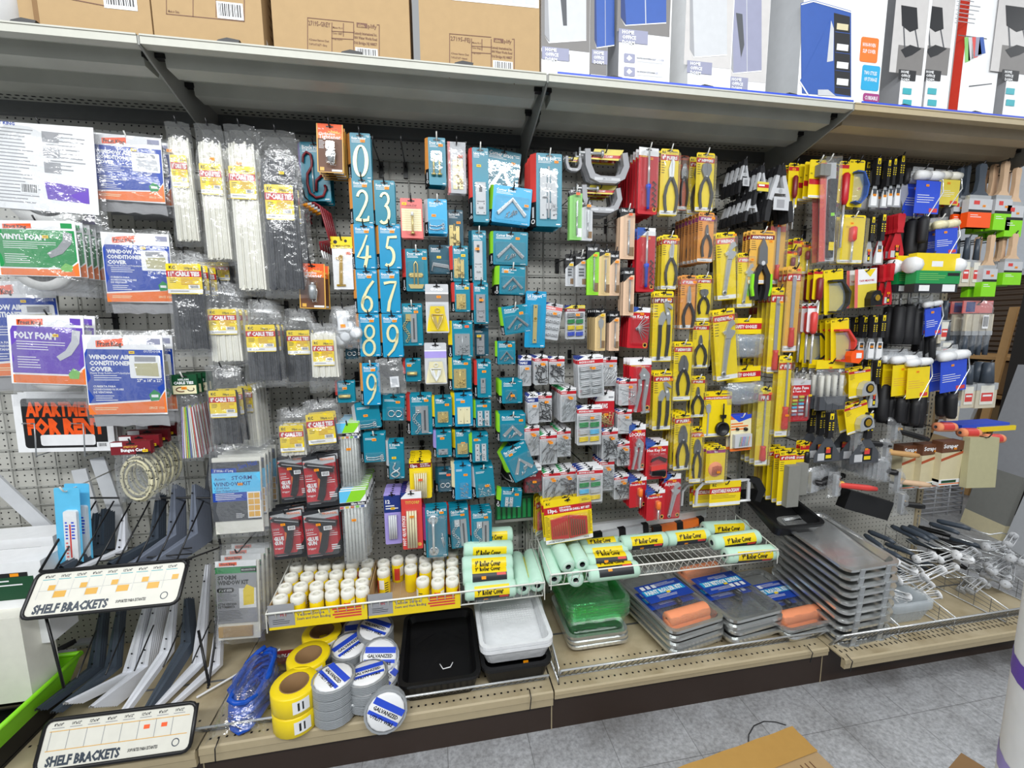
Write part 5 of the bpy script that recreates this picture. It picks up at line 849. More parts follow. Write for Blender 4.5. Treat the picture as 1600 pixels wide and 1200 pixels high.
T(643, 474, 32, 66, 'teal chain door guard card with brass track', 'door chain', 'door_chain_card', 3, .23, title='Chain Door Guard', prod='chain', box=(.06, .25, .72, .92), edge='red2', pk=dict(mat='brass'), hk='hookw', stk=(.7, .2, 'stk'))
T(791, 533, 28, 36, 'small teal corner brace card under the tilted one', 'corner brace', 'corner_brace_card', 2, .23, title='Corner Brace', prod='brace', box=(.12, .42, .88, .92), edge='lime', stk=(.7, .2, 'stk'), edgew=.16)
T(721, 558, 30, 51, 'teal card with two brass hinges and brass screws', 'hinge', 'hinge_card', 3, .25, title='Hinge', prod='hinge', box=(.08, .36, .72, .94), edge='yel2', stk=(.72, .2, 'stk'))
T(756, 563, 22, 58, 'teal safety hasp card with red spine and small steel plate', 'hasp', 'safety_hasp_card', 6, .25, .016, title='Safety Hasp', prod='hasp', box=(.2, .48, .62, .88), edge='red2', stk=(.5, .3, 'stk'), pk=dict(mat='zinc'))
T(645, 560, 24, 36, 'small teal viewer card with brass bar under the chain guard', 'door viewer', 'door_viewer_card', 2, .22, title='', prod='bar', box=(.1, .55, .75, .75), edge='red2', stk=(.25, .3, 'stk'))
T(540, 595, 27, 34, 'small teal viewer card with brass bar by the cable ties', 'door viewer', 'door_viewer_card', 2, .25, title='Door Viewer', prod='bar', box=(.08, .6, .75, .8), edge='red2', stk=(.42, .34, 'stk'))
T(549, 535, 20, 26, 'dark teal card of black rings half under house number 8', 'rings', 'ring_card', 1, .2, title='', prod='rings', box=(.1, .4, .9, .95), edge=None, mat='dteal', stk=(.4, .2, 'stk'))
def mk_loosebag(root, W, H):
 b = MB(); b.ribbon([(-W*.35, -H*.3, W*.08), (W*.2, -H*.75, W*.08)], -.014, -.006, 'black'); b.ribbon([(-W*.25, -H*.35, W*.08), (W*.15, -H*.55, W*.08)], -.010, -.004, 'char'); b.build('black_clip', root); b = MB(); b.rect(-W*.02, -H*.8, W*.28, -H*.5, -.018, 'white'); b.rect(W*.04, -H*.74, W*.22, -H*.56, -.0184, 'lgrey'); b.build('price_label', root); pouch(W, H, .022, 11, .1, mat='bagm').build('bag', root)
stack(mk_loosebag, 607, 560, 46, 56, .26, 'clear bag with black plastic clips beside the lone number 9', 'clip bag', 'clip_bag', 1, roll=4)
T(572, 628, 38, 42, 'teal card of small chrome pins under the lone number 9', 'hook pins', 'hook_pin_card', 2, .24, title='', prod='hookeye', box=(.1, .7, .8, .95), edge='lgrey', roll=5, stk=(.4, .5, 'stk'))
T(615, 617, 34, 40, 'teal card with two chrome rings', 'rings', 'ring_card', 3, .24, title='', prod='rings', box=(.2, .5, .95, .95), edge='dteal', roll=-3, stk=(.7, .28, 'stk'))
T(657, 615, 34, 64, 'teal chain door guard card with steel chain beside the hinges', 'door chain', 'door_chain_card', 3, .24, title='Chain Door Guard', prod='chain', box=(.1, .3, .82, .96), edge='red2', stk=(.75, .17, 'stk'))
T(692, 619, 27, 48, 'teal card with small square brass hinge above the purple spine', 'hinge', 'hinge_card', 3, .25, title='Hinge', prod='hinge', box=(.16, .5, .78, .85), edge='yellow', stk=(.72, .28, 'stk'))
T(724, 614, 28, 52, 'teal card with two ivory hinges', 'hinge', 'hinge_card', 5, .25, .016, title='', prod='hinge', box=(.14, .42, .86, .92), edge='yellow', mat='teal2', pk=dict(mat='cream', screws=False), stk=(.45, .26, 'stk'))
T(755, 625, 24, 42, 'teal card of mending plates and screws with green spine', 'mending plate', 'mending_plate_card', 3, .25, title='', prod='mend', box=(.1, .4, .92, .95), edge='lime', stk=(.6, .22, 'stk'))
T(800, 594, 32, 36, 'small teal corner brace card, fourth green spine down', 'corner brace', 'corner_brace_card', 6, .26, .016, title='Corner Brace', prod='brace', box=(.18, .45, .7, .92), edge='lime', stk=(.5, .65, 'stk'), edgew=.2, hk='hookw')
T(801, 646, 40, 43, 'teal flat corner brace card with grey plate', 'corner plate', 'corner_plate_card', 5, .27, .016, title='Flat Corner Brace', prod='flat', box=(.06, .4, .92, .95), edge='lime', stk=(.82, .26, 'stk'), edgew=.14, hk='hookw')
T(693, 672, 24, 42, 'teal card with flat grey latch and purple spine', 'latch', 'latch_card', 3, .25, title='', prod='hasp', box=(.06, .7, .8, .9), edge='lilac', stk=(.4, .3, 'stk'), pk=dict(mat='grey'))
T(723, 671, 24, 43, 'teal card with little brass hinge and yellow spine', 'hinge', 'hinge_card', 3, .24, title='Hinge', prod='hinge', box=(.12, .5, .8, .88), edge='yellow', stk=(.5, .5, 'stk'))
T(750, 678, 25, 44, 'teal card of two white mending plates, lowest green spine', 'mending plate', 'mending_plate_card', 4, .27, title='', prod='mend', box=(.16, .35, .9, .95), edge='lime', stk=(.25, .2, 'stk'))
T(584, 676, 34, 46, 'teal card with fine chrome spring', 'spring', 'spring_card', 3, .25, title='', prod='hookeye', box=(.1, .7, .9, .95), edge='dteal', stk=(.5, .24, 'stk'), hk='hookw')
T(618, 688, 24, 60, 'teal card with twisted chrome S hook', 'hook', 's_hook_card', 3, .26, title='S Hook', prod='shook', box=(.06, .55, .75, .97), edge='lgrey', stk=(.35, .45, 'stky'))
def mk_gsyellow(root, W, H):
 b = base_card(W, H, 'yellow', .006); y = -.0013; b.text('KC', -W*.42, -H*.07, H*.04, y, 'black', W*.2, bold=.04); b.rect(-W*.5, -H*.22, W*.5, -H*.10, y, 'dred'); b.text('12pc.', -W*.44, -H*.195, H*.07, y-.0003, 'white', W*.32, bold=.04); b.text('HOT MELT', W*.0, -H*.145, H*.03, y-.0003, 'white', W*.4, bold=.03); b.text('GLUE STICKS', 0, -H*.195, H*.03, y-.0003, 'white', W*.46, bold=.03); euro(b, -.012, y); b.build('card', root)
 b = MB()
 for i in range(6): x = -W*.25+W*.1*i; b.tube([(x*.9, -.01, -H*.95), (x, -.01, -H*.34)], W*.04, 'cream', 6)
 b.build('glue_sticks', root); blister(root, -W*.36, -H*.97, W*.36, -H*.30, y, .02); sticker(root, 0, -H*.48, -.024, mat='stkr')
stack(mk_gsyellow, 656, 717, 34, 62, .26, 'yellow card of small hot glue sticks', 'glue sticks', 'glue_stick_card', 6, .024)
for k in range(11):
 T(800+k*1.5, 696-k*.5, 40, 56, 'teal flat corner card fanned on one hook, '+('frontmost and most turned' if k == 0 else ORD[k]+' card of the fan'), 'corner plate', 'corner_plate_card', 1, .29-.015*k, title='Flat Corner Brace' if k == 0 else '', prod='flat' if k < 2 else None, box=(.1, .35, .95, .95), edge='lime', stk=(.3, .22, 'stk') if k == 0 else None, edgew=.2, roll=24-3.2*k, hk='hookb' if k == 0 else None, group='fanned corner cards', bub=k == 0, hl='fan of flat corner cards')
T(800, 764, 32, 28, 'small teal flat corner card below the fan', 'corner plate', 'corner_plate_card', 2, .27, title='Flat Corner', prod='mend', box=(.2, .45, .6, .95), edge='lime', stk=(.75, .3, 'stk'), roll=-5, hk='hookw')
T(695, 731, 22, 37, 'dark teal card with red sticker and tiny steel parts', 'screw eyes', 'screw_eye_card', 2, .24, title='', prod='rings', box=(.1, .5, .9, .95), edge='dteal', mat='dteal', stk=(.75, .3, 'stkr'))
T(723, 724, 26, 56, 'blue card of small steel screws with cream spine', 'screws', 'screw_card', 6, .26, .014, title='', prod='pile', box=(.3, .55, .8, .95), edge='cream', mat='teal2', stk=(.65, .32, 'stk'), pk=dict(n=14))
T(755, 728, 30, 48, 'teal card of steel parts with grey spine beside the fan', 'screws', 'screw_card', 6, .26, .014, title='', prod='pile', box=(.15, .6, .8, .97), edge='lgrey', stk=(.6, .62, 'stk'), pk=dict(mat='chrome', n=14), hk='hookw', roll=4)
def mk_gluecard(root, W, H, red=False):
 if red:
  b = base_card(W, H, 'red2', .004); y = -.0013; b.rect(-W*.5, -H*.12, W*.5, 0, y, 'white'); b.poly([(-W*.5, 0), (-W*.2, 0), (-W*.5, -H*.1)], y-.0002, 'navy'); b.text('TYTCORP', -W*.3, -H*.21, H*.05, y, 'amber', W*.7, bold=.04); q = MB(); q.text('HOT GLUE STICKS', 0, 0, W*.14, y-.0003, 'white', H*.7, bold=.04); b.add([(-W*.34-s[2], s[1], -H*.93+s[0]) for s in q.v], q.f, 'white'); b.disc(W*.34, -H*.92, W*.1, y, 'amber', 10)
 else: b = base_card(W, H, 'lilac', .004); y = -.0013; b.rect(-W*.5, -H*.38, W*.5, -H*.05, y, 'navy'); b.text('12', -W*.4, -H*.2, H*.07, y-.0003, 'white', W*.3, bold=.04); b.lines(-W*.4, -H*.34, W*.4, -H*.24, 2, y-.0003, 'white', .4)
 euro(b, -.012, y); b.build('card', root); b = MB(); y0 = -H*.96 if red else -H*.88
 for i in range(4): x = -W*.2+W*.13*i; b.tube([(x, -.008, y0), (x, -.008, -H*(.32 if red else .42))], W*.06, 'cream' if red else 'whitep', 6)
 b.build('glue_sticks', root); blister(root, -W*.32, y0-.002, W*.3, -H*(.3 if red else .40), y, .018); sticker(root, W*.02, -H*(.40 if red else .30), -.0215 if red else -.002, mat='stk' if red else 'stky')
stack(mk_gluecard, 612, 770, 26, 80, .25, 'lilac and navy card of glue sticks', 'glue sticks', 'glue_stick_card', 6, .02)
stack(mk_gluecard, 642, 768, 32, 90, .28, 'red card of cream hot glue sticks', 'glue sticks', 'glue_stick_card', 7, .02, red=True, yaw=-2)
T(681, 792, 34, 78, 'teal door pull card with chrome handle', 'door pull', 'door_pull_card', 3, .29, title='Door Pull', prod='pull', box=(.1, .18, .95, .96), edge='mag', stk=(.75, .12, 'stk'), dep=.03, edgew=.22)
T(716, 792, 30, 64, 'teal chain door guard card next to the door pull', 'door chain', 'door_chain_card', 4, .26, title='Chain Door Guard', prod='chain', box=(.08, .3, .85, .95), edge='red2', stk=(.68, .2, 'stk'), roll=3)
T(752, 797, 32, 58, 'teal chain door guard card lowest beside the mint roller covers', 'door chain', 'door_chain_card', 4, .26, title='Chain Door Guard', prod='chain', box=(.12, .3, .85, .95), edge='red2', stk=(.72, .2, 'stk'))
def mk_scraperpack(root, W, H):
 b = MB(); b.box(-W/2, -.03, -H, W/2, 0, 0, 'dgreen')
 for i in range(7): b.box(-W*.46+i*W*.13, -.033, -H*.9, -W*.38+i*W*.13, -.03, -H*.1, 'green')
 b.build('green_tray', root); b = MB(); b.box(-W*.52, -.034, -H*1.05, W*.52, -.002, -H*.95, 'gboard'); b.build('tray_rim', root)
stack(mk_scraperpack, 803, 772, 60, 36, .14, 'dark green slotted plastic tray behind the fanned cards', 'plastic tray', 'plastic_tray', 1, hk=None)
# ---------------------------------------------------------------- hand tools and fixings on the third and fourth sections
def plier(root, x0, z0, x1, z1, y, kind='slip', grip='rubber'):
 w, h = x1-x0, z1-z0; cx = (x0+x1)/2; X = lambda t: cx+w*t; Z = lambda t: z0+h*t; b = MB(); m = 'steel'
 if kind == 'groove':
  b.poly
  b.extrude([(X(-.05), Z(.98)), (X(.12), Z(1)), (X(.45), Z(.90)), (X(.46), Z(.86)), (X(.1), Z(.90)), (X(.3), Z(.83)), (X(.38), Z(.72)), (X(.33), Z(.60)), (X(.2), Z(.60)), (X(.12), Z(.72))], y-.010, y-.003, 'zinc'); b.extrude([(X(-.2), Z(.8)), (X(-.05), Z(.83)), (X(.14), Z(.72)), (X(.0), Z(.65)), (X(-.12), Z(.56)), (X(-.3), Z(.58)), (X(-.34), Z(.68))], y-.008, y-.001, m); b.disc(X(.18), Z(.79), w*.08, y-.0105, 'white', 8); pl = b.build('pliers', root)
  for px in ((.27, .26, .18), (-.24, -.24, -.30)): g = MB(); g.ribbon([(X(px[0]), Z(.60), w*.17), (X(px[1]), Z(.3), w*.17), (X(px[2]), Z(.0 if px[0] < 0 else .06), w*.14)], y-.012, y-.002, grip); g.build('handle_grip', pl)
  return
 if kind == 'lock':
  b.extrude([(X(-.2), Z(.84)), (X(0), Z(1)), (X(.16), Z(.97)), (X(.4), Z(.86)), (X(.42), Z(.76)), (X(.25), Z(.7)), (X(.1), Z(.74)), (X(-.1), Z(.72))], y-.012, y-.002, m); b.ribbon([(X(-.15), Z(.74), w*.2), (X(-.14), Z(.5), w*.2), (X(-.3), Z(.2), w*.16), (X(-.4), Z(.02), w*.15)], y-.010, y-.002, m); b.ribbon([(X(.28), Z(.74), w*.22), (X(.2), Z(.5), w*.22), (X(.1), Z(.2), w*.18), (X(.12), Z(.0), w*.14)], y-.014, y-.002, m); b.ribbon([(X(-.04), Z(.0), w*.12), (X(.44), Z(.02), w*.12)], y-.012, y-.003, 'chrome')
  for q in ((.05, .83), (-.12, .62), (.24, .6)): b.disc(X(q[0]), Z(q[1]), w*.06, y-.0145, 'white', 8)
  b.build('pliers', root); return
 jf, jw, bow = {'slip': (.40, .30, .46), 'long': (.46, .16, .42), 'nipper': (.36, .34, .44), 'lineman': (.40, .34, .40), 'mini': (.36, .14, .44), 'diag': (.36, .40, .40)}[kind]
 zp = 1-jf
 if kind == 'slip': b.extrude([(X(-.14), Z(zp+.02)), (X(-.2), Z(.8)), (X(-.02), Z(.98)), (X(.12), Z(1)), (X(.22), Z(.93)), (X(.2), Z(.8)), (X(.16), Z(zp))], y-.008, y-.001, m)
 elif kind == 'nipper': b.extrude([(X(-.1), Z(zp)), (X(-.36), Z(.84)), (X(-.3), Z(.97)), (X(0), Z(1)), (X(.3), Z(.97)), (X(.36), Z(.84)), (X(.1), Z(zp))], y-.010, y-.001, 'dsteel')
 else: b.extrude([(X(-jw*.9), Z(zp)), (X(-jw), Z(zp+jf*.45)), (X(-jw*.45), Z(.97)), (X(0), Z(1)), (X(jw*.45), Z(.97)), (X(jw), Z(zp+jf*.45)), (X(jw*.9), Z(zp))], y-.008, y-.001, 'dsteel' if kind != 'long' else m)
 b.rect(X(-.008), Z(zp+.1), X(.008), Z(1), y-.0105, 'char'); b.disc(X(0), Z(zp+.06), w*.07, y-.0105, 'lgrey', 8); pl = b.build('pliers', root)
 for s in (-1, 1): g = MB(); g.ribbon([(X(s*.05), Z(zp+.05), w*.15), (X(s*bow*.72), Z(zp-.12), w*.16), (X(s*bow), Z(zp*.5), w*.16), (X(s*bow*.92), Z(zp*.22), w*.15), (X(s*bow*.72), Z(0), w*.12)], y-.012, y-.002, grip); g.build('handle_grip', pl)
def wrench(root, x0, z0, x1, z1, y):
 w, h = x1-x0, z1-z0; X = lambda t: x0+w*t; Z = lambda t: z0+h*t; b = MB()
 b.ribbon([(X(.12), Z(.03), w*.24), (X(.28), Z(.3), w*.28), (X(.55), Z(.72), w*.36)], y-.008, y-.001, 'steel'); b.extrude([(X(.35), Z(.68)), (X(.38), Z(.82)), (X(.62), Z(.98)), (X(.86), Z(1)), (X(.98), Z(.92)), (X(.8), Z(.89)), (X(.62), Z(.84)), (X(.95), Z(.80)), (X(.9), Z(.74)), (X(.68), Z(.67))], y-.012, y-.001, 'steel'); b.extrude([(X(.2), Z(.80)), (X(.62), Z(.86)), (X(.58), Z(.81)), (X(.3), Z(.74))], y-.010, y-.002, 'chrome'); b.lathe([(w*.09, -.003), (w*.15, -.003), (w*.15, 0)], 'steel', 10, 'y', (X(.12), y-.006, Z(.04))); b.disc(X(.12), Z(.04), w*.08, y-.0092, 'dgrey', 8); b.ribbon([(X(.17), Z(.12), w*.10), (X(.5), Z(.64), w*.14)], y-.0084, y-.008, 'zinc'); b.build('adjustable_wrench', root)
def snips(root, x0, z0, x1, z1, y):
 w, h = x1-x0, z1-z0; X = lambda t: x0+w*t; Z = lambda t: z0+h*t; b = MB(); b.extrude([(X(.5), Z(1)), (X(.7), Z(.85)), (X(.74), Z(.6)), (X(.5), Z(.5)), (X(.28), Z(.6)), (X(.3), Z(.85))], y-.012, y-.002, 'dsteel'); b.disc(X(.52), Z(.6), w*.1, y-.0125, 'lgrey', 8); pl = b.build('snips', root)
 for s, c in ((-1, 'limeb'), (1, 'limeb')):
  g = MB(); g.ribbon([(X(.5+s*.06), Z(.56), w*.22), (X(.5+s*.3), Z(.4), w*.24), (X(.5+s*.32), Z(.16), w*.24), (X(.5+s*.22), Z(0), w*.2)], y-.014, y-.002, 'rubber'); g.ribbon([(X(.5+s*.46), Z(.42), w*.1), (X(.5+s*.48), Z(.2), w*.12), (X(.5+s*.4), Z(.06), w*.1)], y-.0145, y-.003, c); g.build('handle_grip', pl)
def iron(root, x0, z0, x1, z1, y):
 w = x1-x0; cx = x0+w*.42; h = z1-z0; b = MB(); b.tube([(cx, y-.01, z0+h*.42), (cx, y-.01, z1)], [.005, .004], 'chrome', 8); pl = b.build('soldering_iron', root); b = MB(); b.tube([(cx, y-.01, z0), (cx, y-.01, z0+h*.36), (cx, y-.01, z0+h*.37), (cx, y-.01, z0+h*.43)], [.006, .008, .011, .011], 'royal', 10); b.build('blue_handle', pl); b = MB(); b.tube([(cx+w*.3, y-.006, z0+h*(.05+.05*k)) if k % 2 else (cx+w*.5, y-.006, z0+h*(.05+.05*k)) for k in range(10)], .003, 'black', 5); b.build('power_cord', pl)
def filetool(root, x0, z0, x1, z1, y, thin=False, hf=.28):
 w, h = x1-x0, z1-z0; cx = (x0+x1)/2; b = MB(); b.ribbon([(cx, z0+h*hf, w*(.3 if not thin else .12)), (cx, z1-h*.04, w*(.34 if not thin else .12)), (cx, z1, w*.2)], y-.005, y-.001, 'grey'); pl = b.build('file', root); b = MB(); b.tube([(cx, y-.008, z0), (cx, y-.008, z0+h*.02), (cx, y-.008, z0+h*hf*.6), (cx, y-.008, z0+h*hf*.85), (cx, y-.008, z0+h*hf)], [w*.16, w*.24, w*.22, w*.17, w*.22], 'red2', 8); b.build('red_handle', pl)
def holesaw(root, x0, z0, x1, z1, y):
 w, h = x1-x0, z1-z0; b = MB(); b.ribbon([(x0+w*.14, z1-h*.05, w*.04), (x0+w*.12, z1-h*.12, w*.2), (x0+w*.13, z1-h*.3, w*.14), (x0+w*.13, z1-h*.32, w*.05), (x0+w*.12, z0+h*.02, w*.05)], y-.005, y-.001, 'steel'); b.build('paddle_bit', root); b = MB(); c = (x0+w*.68, y-.012, z0+h*.2); b.lathe([(w*.14, .010), (w*.26, .01), (w*.26, -.004), (w*.2, -.004), (w*.2, .008), (0, .008)], 'black', 18, 'y', c); b.tube([(c[0], y-.012, c[2]+w*.2), (c[0], y-.012, z0+h*.6)], w*.03, 'black', 6); b.extrude([(c[0]-w*.1, z0+h*.62), (c[0]+w*.1, z0+h*.62), (c[0]+w*.08, z0+h*.52), (c[0]-w*.08, z0+h*.52)], y-.018, y-.006, 'black'); b.tube([(c[0], y-.012, z0+h*.6), (c[0], y-.012, z1-h*.05)], w*.025, 'black', 6); b.build('hole_saw', root)
def clampset(root, x0, z0, x1, z1, y):
 w, h = x1-x0, z1-z0; b = MB(); cx, cz = (x0+x1)/2, (z0+z1)/2; b.lathe([(0, -.008), (w*.46, -.006), (w*.5, 0)], 'peach', 20, 'y', (cx, y, cz)); b.build('round_case', root); b = MB()
 for k in range(7): b.tube([(cx+w*(-.3+.1*k), y-.011, cz-h*.28), (cx+w*(-.26+.1*k), y-.011, cz+h*(.25-.02*abs(3-k)))], w*.025, 'rust', 5)
 b.build('drill_bits', root)
def hexfan(root, x0, z0, x1, z1, y, fold=False):
 w, h = x1-x0, z1-z0; b = MB()
 if fold:
  for k in range(5): b.tube([(x0+w*.1, y-.006-.003*k, z0+h*(.66+.04*k)), (x0+w*.5, y-.006-.003*k, z0+h*(.8+.03*k)), (x0+w*.95, y-.006-.003*k, z0+h*(.62+.04*k))], w*.03, 'black', 5)
  b.ribbon([(x0+w*.1, z0+h*.2, h*.2), (x0+w*.9, z0+h*.15, h*.24)], y-.02, y-.002, 'char'); b.build('folding_keys', root); b = MB(); b.extrude([(x0+w*.05, z0+h*.5), (x0+w*.95, z0+h*.58), (x0+w*.9, z0+h*.36), (x0+w*.05, z0+h*.3)], y-.021, y-.002, 'red2'); b.build('red_holder', root); return
 for k in range(8):
  a = R(55-17*k); c = (x0+w*.35, z0+h*.66); l = h*.72; b.tube([(c[0]-w*.12*math.cos(a+1.2), y-.005-.001*k, c[1]-w*.12*math.sin(a+1.2)), (c[0], y-.005-.001*k, c[1]), (c[0]+l*.75*math.cos(a), y-.006-.001*k, max(z0, c[1]+l*.75*math.sin(a)))], w*.022, 'zinc', 5)
 b.build('hex_keys', root)
def tapem(root, x0, z0, x1, z1, y, mat='steel'):
 w, h = x1-x0, z1-z0; b = MB(); b.extrude([(x0, z0), (x1, z0), (x1, z0+h*.6), (x1-w*.15, z1-h*.05), (x1-w*.45, z1), (x0+w*.2, z1-h*.1), (x0, z0+h*.5)], y-.03, y-.001, mat); pl = b.build('tape_measure', root); b = MB(); cx, cz = x0+w*.58, z0+h*.5; b.lathe([(0, -.001), (w*.30, -.001), (w*.32, 0)], 'black', 14, 'y', (cx, y-.030, cz)); b.lathe([(0, -.001), (w*.22, -.001)], 'gold', 12, 'y', (cx, y-.0312, cz)); b.build('dial', pl)
def gogglep(root, x0, z0, x1, z1, y, mat='wardb'):
 w, h = x1-x0, z1-z0; b = MB(); b.ribbon([(x0+w*.1, z1, w*.08), (x0+w*.6, z1-h*.02, w*.10), (x1-w*.02, z0+h*.6, w*.10), (x1-w*.1, z0+h*.25, w*.1), (x0+w*.5, z0, w*.08), (x0+w*.1, z0+h*.06, w*.06)], y-.03, y-.004, mat); pl = b.build('goggles', root); b = MB(); b.grid(lambda s, t: (x0+w*(.1+.8*s)*(1-.12*abs(t-.45)*2), y-.012-.014*math.sin(math.pi*s), z0+h*(.08+.84*t)), 5, 5, 'lens'); b.build('clear_lens', pl)
def driver(root, x0, z0, x1, z1, y, mat='red'):
 w, h = x1-x0, z1-z0; cx = (x0+x1)/2; b = MB(); b.tube([(cx, y-.012, z1), (cx, y-.012, z1-h*.03), (cx, y-.012, z1-h*.36), (cx, y-.012, z1-h*.42)], [w*.2, w*.34, w*.34, w*.2], mat, 8); pl = b.build('screwdriver', root); b = MB(); b.tube([(cx, y-.012, z1-h*.42), (cx, y-.012, z0)], w*.12, 'chrome', 6); b.build('shaft', pl)
def stone(root, x0, z0, x1, z1, y):
 b = MB(); b.box(x0, y-.03, z0, x1, y-.001, z1, 'gboard'); b.build('sharpening_stone', root)
PR.update(plier=plier, wrench=wrench, snips=snips, iron=iron, file=filetool, holesaw=holesaw, bits=clampset, hexfan=hexfan, tapem=tapem, goggle=gogglep, driver=driver, stone=stone)
def mk_kc(root, W, H, title='', prod=None, box=(.15, .28, .9, .92), col='yellow', band='red', pk={}, stk=(.7, .14, 'stk'), dep=.022, notes=True, full=True, strip=True, bandz=(.085, .17), sub=''):
 b = base_card(W, H, col, .005, .0012); y = -.0016; bz0, bz1 = bandz
 if band: b.rect(-W*.49, -H*bz1, W*.49, -H*bz0, y, band)
 if title: b.text(title, 0, -H*(bz1-(bz1-bz0)*.2), H*(bz1-bz0)*.55, y-.0003, 'white', W*.85, 'c', .05)
 b.text('KC', -W*.42, -H*bz0*.75, min(H*.035, W*.12), y, 'black', W*.2, bold=.04); b.rect(W*.12, -H*bz0*.6, W*.42, -H*bz0*.4, y, 'dgrey'); euro(b, -.011, y)
 if notes: b.lines(-W*.44, -H*(bz1+.22), -W*.2, -H*(bz1+.03), 5, y, 'char', .25, int(W*1e4))
 if strip: b.rect(-W*.48, -H*.985, W*.48, -H*.925, y, 'white'); b.rect(-W*.4, -H*.965, W*.1, -H*.955, y-.0002, 'grey')
 b.build('card', root); x0, x1, z1, z0 = -W/2+W*box[0], -W/2+W*box[2], -H*box[1], -H*box[3]
 if prod: PR[prod](root, x0, z0, x1, z1, y, **pk)
 if full: blister(root, -W*.52, -H*.995, W*.52, -H*.05, y+.002, dep+.002)
 if stk: sticker(root, -W/2+W*stk[0], -H*stk[1], y-(dep+.001 if full else .0006), mat=stk[2])
K = lambda u, v, w, h, lab, cat, nm, n=1, d=.24, dy=.024, **k: stack(mk_kc, u, v, w, h, d, lab, cat, nm, n, dy, **k)
Y2 = 'amber'
# C clamps over two hooks
def mk_cclamp(root, W, H, s=1):
 b = MB(); t = H*.17; b.ribbon([(-W*.44, -H*.06, t), (-W*.42, -H*.5, t*1.1), (-W*.32, -H*.82, t*1.2), (-W*.15, -H*.91, t*1.2), (W*.2, -H*.91, t*1.2), (W*.36, -H*.80, t*1.2), (W*.45, -H*.5, t*1.1), (W*.40, -H*.12, t)], -.022, -.002, 'grey'); b.ribbon([(-W*.28, -H*.90, t*.5), (W*.3, -H*.90, t*.5)], -.0226, -.022, 'lgrey'); b.text('JM-7538', 0, -H*.925, H*.06, -.0230, 'grey', W*.24, 'c'); b.build('clamp_frame', root)
 b = MB(); b.tube([(-W*.62, -.012, -H*.16), (-W*.1, -.012, -H*.16)], H*.05, 'steel', 8); b.lathe([(0, 0), (H*.1, 0), (H*.1, H*.06), (0, H*.06)], 'steel', 10, 'x', (-W*.12, -.012, -H*.16)); b.tube([(-W*.6, -.012, -H*.02), (-W*.6, -.012, -H*.42)], H*.03, 'steel', 6); b.build('clamp_screw', root)
 b = MB(); b.extrude([(-W*.25, 0), (W*.42, H*.02), (W*.30, -H*.3), (-W*.34, -H*.3)], -.002, 0, 'yel2'); b.poly([(-W*.31, -H*.17), (W*.36, -H*.15), (W*.33, -H*.24), (-W*.33, -H*.26)], -.0024, 'red'); b.text('JOBMATE CLAMP', -W*.28, -H*.23, H*.06, -.0028, 'white', W*.55); b.build('yellow_tag', root)
stack(mk_cclamp, 946, 234, 68, 54, .24, 'large grey C clamp with yellow tag, upper pair', 'clamp', 'c_clamp', 2, .05)
stack(mk_cclamp, 938, 290, 62, 44, .22, 'grey C clamp with yellow tag under the large one', 'clamp', 'c_clamp', 3, .045)
stack(mk_cclamp, 894, 246, 24, 24, .24, 'small grey C clamp with yellow tag by the barrel bolt', 'clamp', 'c_clamp', 1)
def mk_bit(root, W, H, col='tan', prod='bit', top=.2, bag=False):
 b = base_card(W, H, 'black', .002); y = -.0013; b.poly([(-W*.5, -H), (W*.5, -H), (W*.5, -H*top*.8), (W*.2, -H*top*.8), (-W*.5, -H*(top*1.55))], y, col); b.text('DRILL BIT', -W*.4, -H*top*.62, H*.05, y, 'white', W*.75, bold=.03); b.rect(W*.1, -H*.94, W*.46, -H*.76, y-.0002, 'cardd' if col != 'gcard' else 'white'); euro(b, -.009, y-.0002); b.build('card', root)
 b = MB(); x = W*.06
 if prod == 'paddle': b.ribbon([(x, -H*.22, W*.03), (x, -H*.30, W*.5), (x, -H*.42, W*.4), (x, -H*.48, W*.1), (x, -H*.93, W*.09)], y-.004, y-.001, 'steel')
 elif prod == 'blade':
  for k in range(3): b.rect(-W*.2, -H*(.5+.09*k), W*.25, -H*(.45+.09*k), y-.002, 'dgrey')
 else:
  b.tube([(x, y-.005, -H*.9), (x, y-.005, -H*.55)], W*.06, 'steel', 6)
  for k in range(9): b.ribbon([(x-W*.06, -H*(.54-.035*k), W*.05), (x+W*.06, -H*(.50-.035*k), W*.05)], y-.008, y-.002, 'steel')
 b.build('drill_bit', root); blister(root, -W*.3, -H*.96, W*.36, -H*top*.9, y, .012); sticker(root, W*.1, -H*top*1.15, -.014, mat=random.choice(('stk', 'stkr', 'stky')))
B = lambda u, v, w, h, lab, n=1, d=.24, dy=.018, **k: stack(mk_bit, u, v, w, h, d, lab, 'drill bit', 'drill_bit_pack', n, dy, **k)
B(900, 297, 20, 78, 'green card of long drill bit under the small clamp', 2, col='gcard', hk='hookw', top=.08)
B(917, 316, 18, 60, 'silver wrapped drill bit card next to the long green one', 2, col='lgrey', top=.1)
B(981, 325, 24, 80, 'long pale wooden coloured drill bit card beside the soldering irons', 3, col='tanp', hk='hookw', top=.12, yaw=4)
B(890, 397, 13, 50, 'narrow black and silver blade card at the start of the bit row', 1, d=.2, col='lgrey', prod='blade', top=.3)
B(908, 396, 18, 52, 'silver blade card beside the green drill bit', 2, d=.22, col='lgrey', prod='blade', hk='hookw', top=.25)
B(927, 381, 19, 80, 'bright green drill bit card in the middle of the row', 2, col='lime', top=.2)
B(945, 388, 18, 74, 'tan drill bit card with pink sticker', 2, col='tan', top=.12)
B(961, 392, 16, 70, 'pinkish drill bit card at the end of the row', 2, col='tanp', top=.22)
B(983, 418, 17, 75, 'pinkish drill bit card standing forward under the long pale one', 4, d=.27, col='tanp', top=.2)
